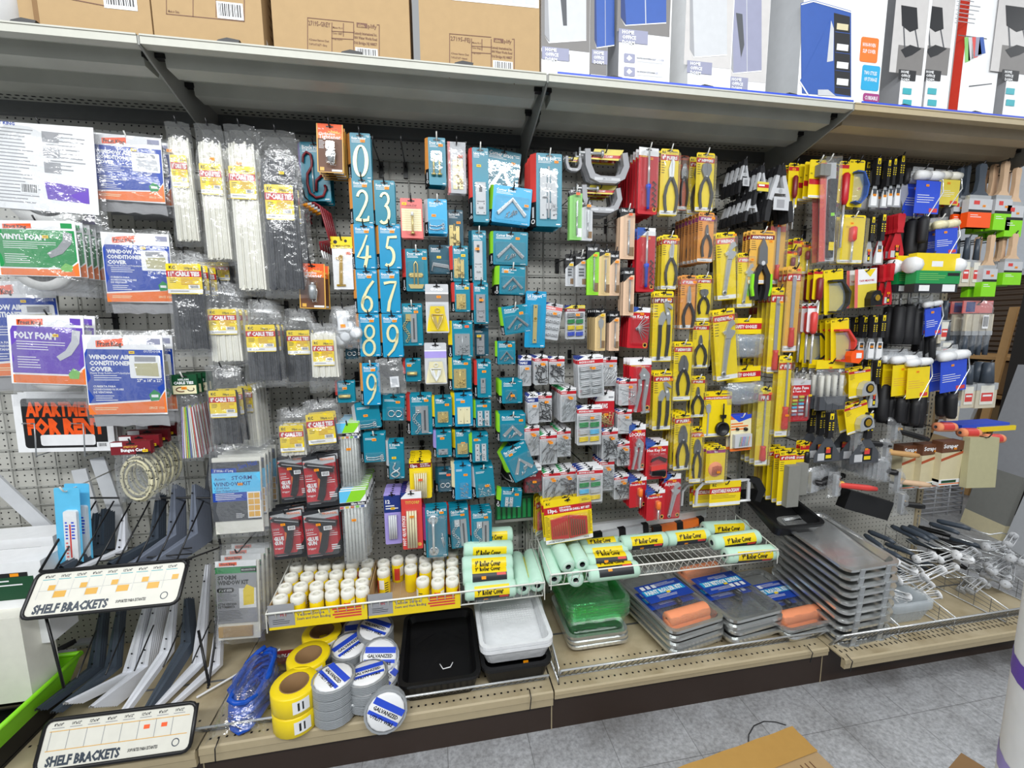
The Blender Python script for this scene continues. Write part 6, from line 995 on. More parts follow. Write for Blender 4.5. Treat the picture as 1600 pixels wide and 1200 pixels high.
B(938, 482, 17, 66, 'tan card with flat paddle bit', 5, d=.25, dy=.024, col='tan', prod='paddle', top=.14, yaw=4)
B(960, 486, 16, 62, 'pinkish drill bit card beside the paddle bit', 3, d=.25, col='tanp', top=.2)
def mk_assort(root, W, H, cols=('lgrey',)*8, head=('red', 'white'), hh=.18, kind='anchor', tri='navy', bulge=.02, nc=8):
 b = base_card(W, H*.98, 'lgrey' if hh < .5 else head[0], .004); y = -.0013; b.rect(-W*.5, -H*hh*.5, W*.5, 0, y, head[1]); b.rect(-W*.5, -H*hh, W*.5, -H*hh*.5, y, head[0]); b.poly([(-W*.5, 0), (-W*.2, 0), (-W*.5, -H*hh*.45)], y-.0002, tri); b.text({'anchor': 'ANCHORS & SCREWS', 'nail': 'NAILS', 'screw': 'SCREWS', 'washer': 'WASHERS', 'wirenut': 'ASSORTMENT'}[kind], -W*.44, -H*hh*.88, H*hh*.26, y-.0003, 'white', W*.6, bold=.03); b.rect(W*.2, -H*hh*.35, W*.45, -H*hh*.25, y-.0002, 'grey'); euro(b, -.010, y-.0003, .011); b.build('header_card', root)
 b = MB(); rr = random.Random(int(W*1e5)+len(cols)); r = len(cols)
 if kind in ('anchor', 'wirenut', 'washer'):
  rows = (r+1)//2
  for i, c in enumerate(cols):
   cx0 = -W*.42+W*.44*(i % 2); cz = -H*(hh+.04+(.9-hh)*(i//2)/rows); ch = H*(.9-hh)/rows*.8
   if kind == 'washer':
    for q in range(2): b.lathe([(W*.04, -.003), (W*.10, -.003), (W*.10, 0)], c, 8, 'y', (cx0+W*.12+W*.2*q, y-.006, cz-ch*.5))
   else:
    for q in range(3): b.tube([(cx0, y-.007, cz-ch*(.2+.28*q)), (cx0+W*.36, y-.007, cz-ch*(.1+.28*q))], ch*.13, c, 6)
 else: pile(b, -W*.42, -H*.92, W*.42, -H*(hh+.12), y-.002, nc, W*.8, .0014, cols[0], int(W*1e5), dep=bulge*.7, ang=None if kind == 'screw' else 60)
 b.build({'anchor': 'anchors', 'nail': 'nails', 'screw': 'screws', 'washer': 'washers', 'wirenut': 'wire_nuts'}[kind], root); blister(root, -W*.48, -H, W*.48, -H*(hh+.02), y, bulge); sticker(root, W*.05, -H*(hh+.1), y-bulge-.001)
A = lambda u, v, w, h, lab, cat, nm, n=1, d=.24, dy=.022, **k: stack(mk_assort, u, v, w, h, d, lab, cat, nm, n, dy, **k)
A(866, 474, 28, 58, 'tilted grey washer assortment box', 'washers', 'washer_box', 2, kind='washer', roll=-9, head=('pink', 'lgrey'))
A(899, 477, 30, 54, 'red headed connector assortment with green, yellow and blue rows', 'connectors', 'connector_box', 2, kind='wirenut', cols=('grey', 'grey', 'green', 'green', 'yellow', 'yellow', 'royal', 'royal'), head=('dred', 'yel2'))
def mk_red(root, W, H, title='Hex Key Set', prod='hexfan', pk={}, box=(.1, .3, .95, .9), corner=True, dep=.02, sub=''):
 b = base_card(W, H, 'red', .005); y = -.0013; b.rect(-W*.5, -H*.12, W*.5, 0, y, 'white')
 if corner: b.poly([(-W*.5, 0), (-W*.5, -H*.2), (W*.02, -H*.05), (-W*.1, 0)], y-.0003, 'wardb')
 b.text(title, -W*.45, -H*.26, H*.075, y-.0003, 'white', W*.9, bold=.03); b.lines(-W*.44, -H*.155, W*.3, -H*.125, 1, y-.0003, 'amber', .6); b.disc(W*.36, -H*.92, W*.11, y-.0003, 'amber', 10); b.disc(W*.36, -H*.92, W*.07, y-.0005, 'black', 8); euro(b, -.012, y-.0003); b.build('card', root)
 x0, x1, z1, z0 = -W/2+W*box[0], -W/2+W*box[2], -H*box[1], -H*box[3]; PR[prod](root, x0, z0, x1, z1, y, **pk); blister(root, x0, z0, x1, z1+H*.03, y, dep); sticker(root, W*.12, -H*.16, y-.0007)
RD = lambda u, v, w, h, lab, cat, nm, n=1, d=.25, dy=.024, **k: stack(mk_red, u, v, w, h, d, lab, cat, nm, n, dy, **k)
RD(1000, 480, 34, 64, 'red hex key card with keys fanned out', 'hex keys', 'hex_key_card', 4, title='Hex Key Set', roll=-3, yaw=4)
RD(1014, 231, 32, 104, 'red soldering iron pack, tall one at the top', 'soldering iron', 'soldering_iron_pack', 8, .26, .028, title='', prod='iron', box=(.1, .08, .95, .93), hk='hookw', corner=False, yaw=5)
RD(1010, 356, 30, 100, 'red soldering iron pack on the lower hook', 'soldering iron', 'soldering_iron_pack', 4, .25, .028, title='', prod='iron', box=(.15, .08, .95, .93), yaw=5)
K(1047, 233, 28, 104, 'yellow slip joint pliers pack at the top', 'pliers', 'plier_pack', 2, .26, title='8" PLIERS', prod='plier', box=(.2, .15, .95, .95), pk=dict(kind='slip', grip='char'), hk='hookw', stk=None)
K(1047, 367, 24, 86, 'yellow slip joint pliers pack below the first', 'pliers', 'plier_pack', 3, .25, title='6" PLIERS', prod='plier', box=(.2, .15, .95, .92), pk=dict(kind='slip', grip='char'), hk='hookw', stk=(.8, .1, 'stk'))
K(1069, 243, 16, 86, 'brown backed pliers pack half hidden at the top', 'pliers', 'plier_pack', 1, .2, title='', prod='plier', col='rust', band='brown', box=(.1, .15, .95, .92), pk=dict(kind='diag'), hk=None, stk=None)
K(1103, 239, 28, 92, 'yellow end nippers pack at the top', 'pliers', 'nipper_pack', 2, .26, .05, title='6" NIPPERS', prod='plier', box=(.15, .18, .9, .95), pk=dict(kind='nipper', grip='char'), hk='hookw', stk=(.55, .13, 'stk'))
K(1104, 332, 26, 78, 'orange mini pliers pack on a full hook', 'pliers', 'plier_pack', 8, .26, .026, col='orangec', band='mag', title='5" PLIERS', prod='plier', box=(.18, .25, .85, .9), pk=dict(kind='mini', grip='char'), yaw=5)
K(1037, 455, 31, 110, 'long yellow groove joint pliers pack', 'pliers', 'groove_plier_pack', 2, .26, title='10" PLIERS', band='dred', prod='plier', box=(.12, .14, .95, .97), pk=dict(kind='groove', grip='char'), stk=(.65, .12, 'stk'))
K(1036, 580, 29, 92, 'yellow groove joint pliers pack below the long one', 'pliers', 'groove_plier_pack', 3, .26, title='8" PLIERS', prod='plier', box=(.12, .17, .95, .97), pk=dict(kind='groove', grip='char'), hk='hookw', stk=(.8, .13, 'stk'))
K(1076, 430, 24, 84, 'orange long nose pliers pack', 'pliers', 'plier_pack', 5, .27, .026, col='orangec', band='pink', title='6" PLIERS', prod='plier', box=(.1, .2, .95, .97), pk=dict(kind='long', grip='char'), yaw=4)
K(1101, 430, 22, 72, 'yellow mini nippers pack beside the orange long nose pliers', 'pliers', 'nipper_pack', 2, .25, title='5" NIPPERS', prod='plier', box=(.05, .3, .85, .84), pk=dict(kind='nipper'), hk='hookw', stk=None)
K(1096, 503, 25, 72, 'yellow mini long nose pliers pack under the mini nippers', 'pliers', 'plier_pack', 2, .26, title='5" PLIERS', prod='plier', box=(.05, .28, .85, .94), pk=dict(kind='mini'), hk='hookw', stk=None)
K(1091, 588, 22, 64, 'yellow mini pliers pack beside the hole saw', 'pliers', 'plier_pack', 2, .26, title='5" PLIERS', prod='plier', box=(.05, .25, .9, .92), pk=dict(kind='mini'), hk='hookw', stk=None)
K(1068, 534, 28, 92, 'yellow lineman pliers pack in the middle column', 'pliers', 'plier_pack', 2, .27, title='7" LINESMAN PLIERS', prod='plier', box=(.12, .22, .9, .9), pk=dict(kind='lineman'), hk='hookw', stk=None)
K(1067, 646, 26, 88, 'large yellow lineman pliers pack on a full hook below', 'pliers', 'plier_pack', 5, .28, title='8" PLIERS', prod='plier', box=(.1, .2, .92, .95), pk=dict(kind='lineman'), yaw=5)
K(1089, 668, 18, 86, 'narrow yellow diagonal cutter pack', 'pliers', 'cutter_pack', 2, .27, title='6" CUTTERS', prod='plier', box=(.15, .2, .95, .9), pk=dict(kind='diag'), stk=(.7, .12, 'stk'))
K(1133, 363, 30, 106, 'yellow adjustable wrench pack beside the tin snips', 'wrench', 'wrench_pack', 2, .25, title='8" WRENCH', prod='wrench', box=(.25, .15, 1, .92), stk=(.8, .06, 'stk'), band='pink', roll=5)
K(1165, 395, 24, 86, 'small yellow adjustable wrench pack', 'wrench', 'wrench_pack', 5, .25, title='6" WRENCH', prod='wrench', box=(.3, .2, .95, .92), band='pink', stk=(.7, .14, 'stk'), roll=2)
K(1130, 483, 34, 112, 'large yellow 10 inch adjustable wrench pack', 'wrench', 'wrench_pack', 2, .28, title='10" ADJUSTABLE WRENCH', prod='wrench', box=(.22, .16, .95, .93), stk=(.65, .11, 'stk'), roll=7)
K(1192, 360, 38, 84, 'amber tin snips pack with lime grips below', 'tin snips', 'snips_pack', 3, .26, col=Y2, band='dred', title='AVIATION SNIPS', prod='snips', box=(.1, .15, .9, 1.3), full=False, stk=(.85, .2, 'stk'), hk='hookw', notes=True)
K(1217, 345, 24, 100, 'amber pack with grey rasp behind the tin snips', 'rasp', 'rasp_pack', 2, .2, col=Y2, band='pink', title='', prod='file', box=(.2, .1, .8, .92), stk=(.3, .1, 'stkr'), hk='hookw')
def mk_gogbag(root, W, H):
 b = MB(); b.box(-W/2, -.003, -H*.4, W/2, 0, 0, 'yellow'); b.rect(-W/2, -H*.28, W/2, -H*.13, -.0034, 'red'); b.text('SAFETY GOGGLES', 0, -H*.25, H*.08, -.0038, 'white', W*.7, 'c', .04); euro(b, -H*.09, -.0034); b.build('header_card', root)
 b = MB(); b.grid(lambda s, t: ((s-.5)*W*1.05*(1-.3*t*t), -.02-.03*math.sin(math.pi*s)*math.sin(math.pi*min(1, t+.1)), -H*(.42+.55*t)), 8, 6, 'lens'); b.build('goggles', root); pb = pouch(W*1.05, H*.6, .05, 6, 0, 6, 6, mat='bagm'); pb.v = [(q[0], q[1], q[2]-H*.4) for q in pb.v]; pb.build('bag', root)
stack(mk_gogbag, 1166, 497, 48, 62, .24, 'bagged clear safety goggles with yellow header, upper', 'goggles', 'goggle_bag', 2, .05, hk='hookw')
stack(mk_gogbag, 1162, 573, 52, 58, .25, 'bagged clear safety goggles with yellow header, lower', 'goggles', 'goggle_bag', 2, .05, roll=2)
K(1122, 612, 44, 70, 'yellow hole saw kit card', 'hole saw', 'hole_saw_card', 2, .26, title='DOOR LOCK INSTALLATION KIT', prod='holesaw', box=(.06, .22, .95, .97), full=False, stk=None, bandz=(.1, .17))
def mk_rotary(root, W, H):
 b = base_card(W, H, 'orange'); y = -.0013; b.rect(-W*.5, -H*.92, W*.5, -H*.12, y, 'cream'); b.poly([(-W*.5, 0), (W*.5, 0), (W*.5, -H*.1), (-W*.1, -H*.2)], y-.0002, 'royal'); b.lines(-W*.48, -H*.45, W*.4, -H*.22, 3, y-.0003, 'orange', .5); b.build('card', root); b = MB(); b.box(-W*.4, -.02, -H*.88, W*.42, -.002, -H*.52, 'lgrey')
 for k in range(7): b.tube([(-W*.2+k*W*.07, -.022, -H*.84), (-W*.12+k*W*.07, -.022, -H*.58)], W*.012, ('green', 'red', 'royal', 'purple', 'grey', 'tealic', 'orange')[k], 4)
 b.build('accessory_case', root); b = MB(); b.lathe([(0, 0), (W*.08, 0), (W*.08, -.01), (0, -.01)], 'black', 8, 'y', (W*.2, -.002, -H*.4)); b.lathe([(0, 0), (W*.06, 0), (W*.06, -.01), (0, -.01)], 'black', 8, 'y', (-W*.2, -.002, -H*.38)); b.build('polishing_heads', root)
stack(mk_rotary, 1158, 648, 32, 56, .26, 'orange card with clear case of coloured rotary tool bits', 'rotary bits', 'rotary_bit_card', 2, .03, hk='hookw', roll=2)
K(1119, 698, 30, 56, 'yellow card with round orange drill bit case', 'drill bit', 'bit_case_card', 4, .28, .026, title='7pc.', band='mag', prod='bits', box=(.14, .38, .86, .86), stk=(.52, .66, 'stk'), notes=False, hl='round drill bit cases')
def mk_hacksaw(root, W, H):
 b = base_card(W, H, 'yellow', .002); y = -.0013; b.rect(-W*.5, -H*.48, W*.5, -H*.26, y, 'red'); b.text('ADJUSTABLE HACKSAW', 0, -H*.44, H*.14, y-.0003, 'white', W*.9, 'c', .04); b.text('KC', -W*.42, -H*.18, H*.12, y, 'black', W*.12, bold=.04); b.lines(-W*.44, -H*.72, W*.4, -H*.54, 3, y, 'char', .2); b.rect(-W*.5, -H*.97, W*.5, -H*.84, y, 'white'); b.build('card', root)
 b = MB(); b.ribbon([(W*.5, -H*.02, H*.12), (W*.78, -H*.02, H*.12), (W*.8, -H*.9, H*.12)], .002, .010, 'lgrey'); b.ribbon([(-W*.9, -H*.9, H*.09), (-W*.88, -H*.3, H*.09), (-W*.7, -H*.04, H*.09), (W*.5, -H*.02, H*.1)], .002, .010, 'lgrey'); b.tube([(W*.5, .006, -H*.88), (W*.86, .006, -H*.88)], H*.05, 'white', 6); b.build('saw_frame', root)
 b = MB(); b.ribbon([(W*.80, -H*.0, W*.14), (W*1.05, -H*.1, W*.22), (W*1.22, -H*.5, W*.26), (W*1.1, -H*.95, W*.2)], .0, .024, 'black'); b.build('pistol_handle', root)
stack(mk_hacksaw, 1134, 752, 48, 38, .27, 'yellow adjustable hacksaw card on a pale saw frame', 'hacksaw', 'hacksaw', 1)
stack(mk_hacksaw, 1104, 755, 40, 36, .2, 'yellow hacksaw card pushed back behind the front saw', 'hacksaw', 'hacksaw', 2, .03, hk=None)
K(1242, 416, 22, 134, 'long amber pack with flat file and red handle', 'file', 'file_pack', 4, .27, .026, col=Y2, title='8" FILE', prod='file', box=(.15, .12, .85, .94), stk=(.5, .05, 'stkr'), notes=False)
K(1216, 449, 20, 134, 'long yellow pack with coarse file, middle of the three files', 'file', 'file_pack', 4, .26, .026, title='8" FILE', prod='file', box=(.1, .12, .95, .96), stk=(.5, .17, 'stk'), notes=False)
K(1196, 605, 20, 122, 'long yellow pack with thin round file hanging low', 'file', 'file_pack', 4, .28, .03, title='FILE', prod='file', box=(.1, .14, .95, .93), pk=dict(thin=True, hf=.24), stk=(.6, .07, 'stkr'), notes=False, col='yel2')
K(1228, 556, 20, 126, 'long yellow pack with three sided file by the fuse tester', 'file', 'file_pack', 2, .29, .03, title='6" FILE', prod='file', box=(.2, .08, 1.1, .9), pk=dict(thin=True, hf=.34), stk=(.6, .72, 'stk'), notes=False, hk='hookw')
for k, (u, v) in enumerate(((1176, 560), (1186, 470), (1200, 640))): K(u, v, 16, 120, 'yellow file pack deep behind the front files, '+('lowest', 'topmost', 'between the others')[k], 'file', 'file_pack', 2, .14, .03, title='', prod='file', box=(.2, .1, .9, .95), stk=None, hk=None, notes=False)
K(1232, 704, 26, 84, 'yellow card with long grey sharpening stone', 'sharpening stone', 'stone_card', 4, .29, .034, title='8" STONE', prod='stone', box=(.3, .25, 1.0, 1.0), stk=None, full=False, hl='long sharpening stones')
K(1248, 706, 24, 66, 'yellow card with shorter stone and price sticker', 'sharpening stone', 'stone_card', 3, .27, .034, title='6" STONE', prod='stone', box=(.15, .24, .85, .96), stk=(.55, .45, 'stk'), full=False)
K(1258, 690, 14, 72, 'yellow card with glass cutter beside the stones', 'glass cutter', 'glass_cutter_card', 2, .26, title='', prod='driver', box=(.2, .2, .9, .8), pk=dict(mat='black'), stk=(.4, .1, 'stk'), full=False)
# fixings: boxes of nails, screws and anchors
A(821, 556, 18, 48, 'narrow blue and white pack at the start of the fixings', 'picture hooks', 'picture_hook_pack', 3, kind='nail', cols=('zinc',), head=('navy', 'white'), hh=.3, nc=7)
A(845, 556, 22, 46, 'box of black screws, front of the long row', 'screws', 'screw_box', 6, .27, kind='screw', cols=('black',), nc=16, yaw=8)
A(870, 557, 24, 44, 'box of black screws beside the clear anchor box', 'screws', 'screw_box', 2, .26, kind='screw', cols=('char',), nc=18)
A(922, 556, 40, 66, 'large clear box of grey anchors hanging forward', 'anchors', 'anchor_box', 4, .29, .02, kind='anchor', cols=('lgrey', 'lgrey', 'lgrey', 'lgrey', 'lgrey', 'lgrey', 'zinc', 'zinc'), roll=3)
A(951, 558, 26, 46, 'box of white plastic anchors behind the large clear box', 'anchors', 'anchor_box', 3, .22, kind='nail', cols=('white',), nc=20)
A(832, 615, 17, 48, 'narrow blue white pack with grey hook', 'picture hooks', 'picture_hook_pack', 3, .27, kind='nail', cols=('zinc',), head=('navy', 'white'), hh=.28, nc=4, hk='hookw', roll=2)
A(851, 614, 22, 46, 'small box of black fixings beside the grey hook pack', 'screws', 'screw_box', 2, .25, kind='screw', cols=('black',), nc=16)
A(888, 606, 26, 54, 'box of long steel nails, front of a deep row', 'nails', 'nail_box', 8, .28, .02, kind='nail', cols=('zinc',), nc=14, tri='green', yaw=8)
A(921, 634, 38, 62, 'clear box of green, white and yellow anchors hanging forward', 'anchors', 'anchor_box', 2, .30, kind='anchor', cols=('lgrey', 'lgrey', 'green', 'green', 'lgrey', 'sky', 'yellow', 'yellow'))
A(945, 612, 30, 56, 'red card with brass screws and lime strip', 'screws', 'screw_card', 5, .25, kind='screw', cols=('brass',), head=('red', 'white'), hh=.52, nc=16, bulge=.01)
A(981, 592, 28, 42, 'box of steel bolts beside the locking pliers', 'bolts', 'bolt_box', 4, .26, kind='screw', cols=('chrome',), nc=6)
A(976, 640, 22, 38, 'small box with long screw under the bolts', 'screws', 'screw_box', 3, .26, kind='screw', cols=('lgrey',), nc=6)
for k, (u, v, w, h, c, nn, lab) in enumerate(((831, 665, 24, 48, 'zinc', 12, 'box of bright nails below the narrow blue packs'), (857, 676, 28, 50, 'dsteel', 12, 'box of long grey nails, second of the low row'), (881, 670, 22, 44, 'zinc', 22, 'box of short tacks, third of the low row'), (953, 670, 26, 48, 'black', 18, 'box of dark screws under the brass screw card'), (974, 690, 20, 38, 'black', 14, 'box of black screws by the hex key set'))):
 A(u, v, w, h, lab, 'nails' if k < 3 else 'screws', 'nail_box' if k < 3 else 'screw_box', 7, .27, .02, kind='nail' if k < 2 else 'screw', cols=(c,), nc=nn, tri='green' if k < 3 else 'wardb', yaw=6, hk='hookb' if k != 4 else 'hookw')
A(833, 724, 26, 46, 'red screw card at the foot of the fanned corner cards', 'screws', 'screw_card', 3, .27, kind='screw', cols=('black',), head=('dred', 'white'), hh=.5, nc=16, bulge=.01)
A(862, 735, 28, 48, 'box of long nails in the lowest row', 'nails', 'nail_box', 5, .28, .02, kind='nail', cols=('dsteel',), nc=12, tri='green')
A(887, 733, 26, 44, 'box of wire staples in the lowest row', 'staples', 'staple_box', 5, .28, .02, kind='screw', cols=('dsteel',), nc=22, tri='green')
A(922, 730, 40, 56, 'clear box of green and yellow anchors in the lowest row', 'anchors', 'anchor_box', 4, .31, .022, kind='anchor', cols=('lgrey', 'lgrey', 'green', 'green', 'sky', 'lgrey', 'yellow', 'yellow'))
A(948, 717, 24, 50, 'box of tiny nuts at the end of the lowest row', 'nuts', 'nut_box', 5, .26, .02, kind='screw', cols=('zinc',), nc=26)
A(971, 742, 24, 38, 'box of dark screws on the white hook in the lowest row', 'screws', 'screw_box', 6, .27, .02, kind='screw', cols=('black',), nc=14, hk='hookw', yaw=6)
RD(1001, 560, 34, 84, 'red locking pliers card, upper', 'locking pliers', 'locking_plier_card', 3, .26, .03, title='', prod='plier', pk=dict(kind='lock'), box=(.2, .16, .95, 1.0), corner=False)
RD(996, 663, 26, 70, 'red locking pliers card, lower', 'locking pliers', 'locking_plier_card', 4, .26, .026, title='LOCKING', prod='plier', pk=dict(kind='lock'), box=(.15, .3, .9, 1.0))
RD(1027, 690, 34, 58, 'red folding hex key set card', 'hex keys', 'hex_key_card', 4, .27, title='Hex Key Set', pk=dict(fold=True), box=(.12, .32, .92, .92))
for k, (u, v, w, h, d) in enumerate(((997, 746, 28, 46, .28), (1025, 766, 30, 46, .30))): RD(u, v, w, h, 'red screwdriver and knife set card, '+('upper' if k == 0 else 'lower')+' of two', 'tool set', 'tool_set_card', 5, d, .018, title='Precision Set', prod='driver', pk=dict(mat='orange'), box=(.4, .35, .75, 1.0), dep=.014, yaw=6)
RD(1051, 740, 26, 70, 'red adjustable wrench card beside the hacksaw', 'wrench', 'wrench_pack', 3, .26, title='Adjustable', prod='wrench', box=(.25, .2, .95, .95))
def mk_bitset(root, W, H):
 b = base_card(W, H, 'yellow', .006, .002); y = -.0025; b.rect(-W*.5, -H*.32, W*.5, -H*.16, y, 'red'); b.text('13pc.', -W*.42, -H*.28, H*.08, y-.0003, 'white', W*.2, bold=.05); b.text('INDUSTRIAL', -W*.18, -H*.215, H*.035, y-.0003, 'white', W*.3, bold=.04); b.text('TITANIUM DRILL BIT SET', -W*.18, -H*.285, H*.05, y-.0003, 'white', W*.64, bold=.05); b.text('KC', -W*.45, -H*.1, H*.05, y, 'black', W*.1, bold=.04); b.lines(W*.3, -H*.12, W*.47, -H*.06, 2, y, 'char', .3); b.lines(-W*.49, -H*.85, -W*.40, -H*.36, 16, y, 'char', .3); b.lines(W*.42, -H*.85, W*.49, -H*.36, 16, y, 'char', .3); b.rect(-W*.5, -H*.99, W*.5, -H*.9, y, 'white'); b.text('LIFETIME WARRANTY', -W*.45, -H*.965, H*.03, y-.0003, 'black', W*.35); b.text('79074', W*.3, -H*.965, H*.035, y-.0003, 'black', W*.14); euro(b, -.012, y); b.build('card', root)
 b = MB(); b.extrude([(-W*.38, -H*.44), (-W*.02, -H*.38), (-W*.02, -H*.9), (-W*.38, -H*.86)], -.012, -.003, 'red'); b.extrude([(.0, -H*.38), (W*.38, -H*.46), (W*.38, -H*.86), (0, -H*.9)], -.012, -.003, 'red'); b.build('open_case', root)
 b = MB()
 for k in range(7): b.tube([(-W*.34+k*W*.046, -.014, -H*.8), (-W*.34+k*W*.046, -.014, -H*(.58-.015*k))], W*.008+.0002*k, 'rust', 5); b.tube([(W*.04+k*W*.046, -.014, -H*.84), (W*.04+k*W*.046, -.014, -H*(.45+.012*k))], W*.013, 'brown', 5)
 b.build('drill_bits', root); blister(root, -W*.42, -H*.9, W*.42, -H*.36, -.002, .02)
stack(mk_bitset, 886, 778, 74, 68, .32, 'large yellow card with open red drill bit case', 'drill bit set', 'drill_bit_set', 3, .03, roll=4)
stack(mk_bitset, 846, 772, 30, 60, .2, 'yellow drill bit set card edge behind the large one', 'drill bit set', 'drill_bit_set', 2, .03, yaw=40, hk=None)
# spring clamps
def mk_spring(root, W, H):
 for s in (-1, 1):
  b = MB(); b.ribbon([(s*W*.07, -H*.05, W*.10), (s*W*.15, -H*.25, W*.15), (s*W*.31, -H*.52, W*.15), (s*W*.42, -H*.75, W*.13)], -.016, -.002, 'lgrey'); pl = b.build('clamp_arm', root); b = MB(); b.ribbon([(s*W*.36, -H*.62, W*.22), (s*W*.44, -H*.8, W*.22), (s*W*.48, -H, W*.18)], -.020, 0, 'rubber'); b.build('handle_grip', pl); b = MB(); b.ribbon([(s*W*.05, H*.02, W*.14), (s*W*.10, -H*.16, W*.2)], -.018, -.001, 'rubber'); b.build('jaw_tip', pl)
 b = MB(); b.disc(0, -H*.44, W*.07, -.018, 'steel', 10); b.ribbon([(-W*.24, -H*.44, H*.10), (W*.24, -H*.44, H*.10)], -.017, -.003, 'lgrey'); b.build('pivot_plate', root)
def spring_tag(root, W, H, tag_):
 b = MB(); z = -H*.42 if tag_ == 'yel2' else -H*.56; w = W*(.42 if tag_ == 'yel2' else .3); b.box(-w, -.026, z-H*.24, w, -.024, z, tag_); (b.rect(-w, z-H*.15, w, z-H*.06, -.0264, 'red'), b.lines(-w*.8, z-H*.14, w*.8, z-H*.07, 1, -.0268, 'white', .6)) if tag_ != 'lgrey' else b.rect(-w*.6, z-H*.2, w*.4, z-H*.05, -.0264, 'grey'); b.build('tag', root)
for k, (u, v, w, h, d, n, t, lab) in enumerate(((1217, 262, 42, 86, .27, 5, 'lgrey', 'large black and silver spring clamp'), (1187, 262, 22, 60, .26, 4, 'yel2', 'spring clamp with yellow tag'), (1161, 252, 18, 52, .22, 4, 'lgrey', 'spring clamp with pale barcode tag'), (1172, 306, 22, 42, .25, 6, None, 'small spring clamp hanging low with bare silver jaws'))):
 stack(mk_spring, u, v, w, h, d, lab, 'spring clamp', 'spring_clamp', n, .032, yaw=4, fx=(lambda r, W, H, t=t: spring_tag(r, W, H, t)) if t else None)
# fuse tester, chisels, paint tools
def mk_fuse(root, W, H):
 b = base_card(W, H, 'red', .005); y = -.0013; b.rect(-W*.5, -H*.12, W*.5, 0, y, 'lgrey'); b.text('Auto Fuse', -W*.4, -H*.22, H*.075, y, 'white', W*.85, bold=.03); b.text('& Tester Set', -W*.4, -H*.29, H*.05, y, 'white', W*.8, bold=.03); b.lines(W*.2, -H*.9, W*.45, -H*.4, 3, y, 'dred', .4); b.build('card', root); b = MB()
 for i in range(6):
  for j in range(2): b.box(-W*.42+j*W*.34, -.008, -H*(.42+.085*i), -W*.18+j*W*.34, -.002, -H*(.37+.085*i), ('lgrey', 'yel2', 'gcard', 'sky', 'white', 'lav')[(i+j) % 6])
 b.build('fuses', root); b = MB(); b.tube([(W*.3, -.01, -H*.88), (W*.3, -.01, -H*.6), (W*.3, -.01, -H*.36)], [W*.06, W*.06, W*.02], 'steel', 6); b.build('tester', root); blister(root, -W*.46, -H*.97, W*.46, -H*.34, y, .016); sticker(root, W*.36, -H*.36, -.018, mat='stky')
stack(mk_fuse, 1252, 594, 30, 64, .28, 'red auto fuse and tester set card', 'fuses', 'fuse_set_card', 4, .024, hk='hookw')
def mk_brushbag(root, W, H):
 b = MB(); b.box(-W/2, -.003, -H*.2, W/2, 0, 0, 'yellow'); b.rect(-W*.5, -H*.24, W*.5, -H*.17, -.0036, 'dgrey'); b.text('4pc', W*.3, -H*.225, H*.05, -.004, 'white', W*.15, bold=.04); euro(b, -H*.07, -.0034); b.build('header_card', root); b = MB()
 for k in range(4): x = -W*.35+W*.23*k; b.tube([(x, -.016, -H*.75), (x, -.016, -H*.3)], W*.06, 'offw', 6)
 b.build('brush_handles', root); b = MB()
 for k in range(4): x = -W*.35+W*.23*k; b.box(x-W*.11, -.03, -H*.99, x+W*.11, -.006, -H*.72, 'dgrey')
 b.build('foam_heads', root); sticker(root, 0, -H*.15, -.004); pb = pouch(W*1.02, H*.82, .036, 5, 0, 6, 7); pb.v = [(q[0], q[1], q[2]-H*.19) for q in pb.v]; pb.build('bag', root)
stack(mk_brushbag, 1298, 563, 44, 76, .27, 'bag of four dark foam brushes with yellow header', 'foam brushes', 'foam_brush_bag', 5, .04)
stack(mk_brushbag, 1262, 566, 26, 70, .16, 'bag of foam brushes far back behind the fuse set', 'foam brushes', 'foam_brush_bag', 3, .03, hk=None)
# ---------------------------------------------------------------- paint tools on the fourth section
def mk_putty(root, W, H, blade='steel', white=True, wide=1.0, hb=.45, hcol='rubber', dots=True):
 hw = W*.5/max(1, wide*.8); b = MB(); b.ribbon([(0, 0, hw*.7), (0, -H*.04, hw), (0, -H*hb*.55, hw*.9), (0, -H*hb*.8, hw*.72), (0, -H*hb, hw*.9)], -.020, 0, hcol); b.build('handle', root)
 b = MB(); b.extrude([(-hw*.32, -H*hb), (hw*.32, -H*hb), (W*.5, -H*.86), (W*.5, -H), (-W*.5, -H), (-W*.5, -H*.86)], -.010, -.008, blade); b.build('blade', root)
 if dots:
  b = MB(); b.rect(-hw*.3, -H*.13, hw*.3, -H*.01, -.0206, 'yellow'); b.rect(-hw*.1, -H*.12, hw*.1, -H*.06, -.021, 'black')
  for k in range(4):
   for s in (-.28, .28): b.rect(hw*(s-.12), -H*(.21+.045*k), hw*(s+.14), -H*(.19+.045*k), -.0206, 'yellow')
  b.build('yellow_inlay', root)
 b = MB()
 if white: b.box(-W*.3, -.0115, -H*.97, W*.3, -.0102, -H*(hb+.1), 'white'); b.rect(-W*.2, -H*.75, W*.2, -H*.62, -.012, 'dgrey')
 else: b.rect(-W*.12, -H*.96, W*.2, -H*.7, -.0105, 'black'); b.rect(-W*.05, -H*.82, W*.12, -H*.72, -.0108, 'red2'); b.rect(-W*.36, -H*.97, -W*.1, -H*.82, -.0108, 'lgrey'); b.rect(-W*.05, -H*.93, W*.16, -H*.86, -.0108, 'yellow')
 b.build('label', root); sticker(root, 0, -H*(.72 if not white else hb+.2), -.0124)
U = lambda mk, u, v, w, h, lab, cat, nm, n=1, d=.25, dy=.03, **k: stack(mk, u, v, w, h, d, lab, cat, nm, n, dy, **k)
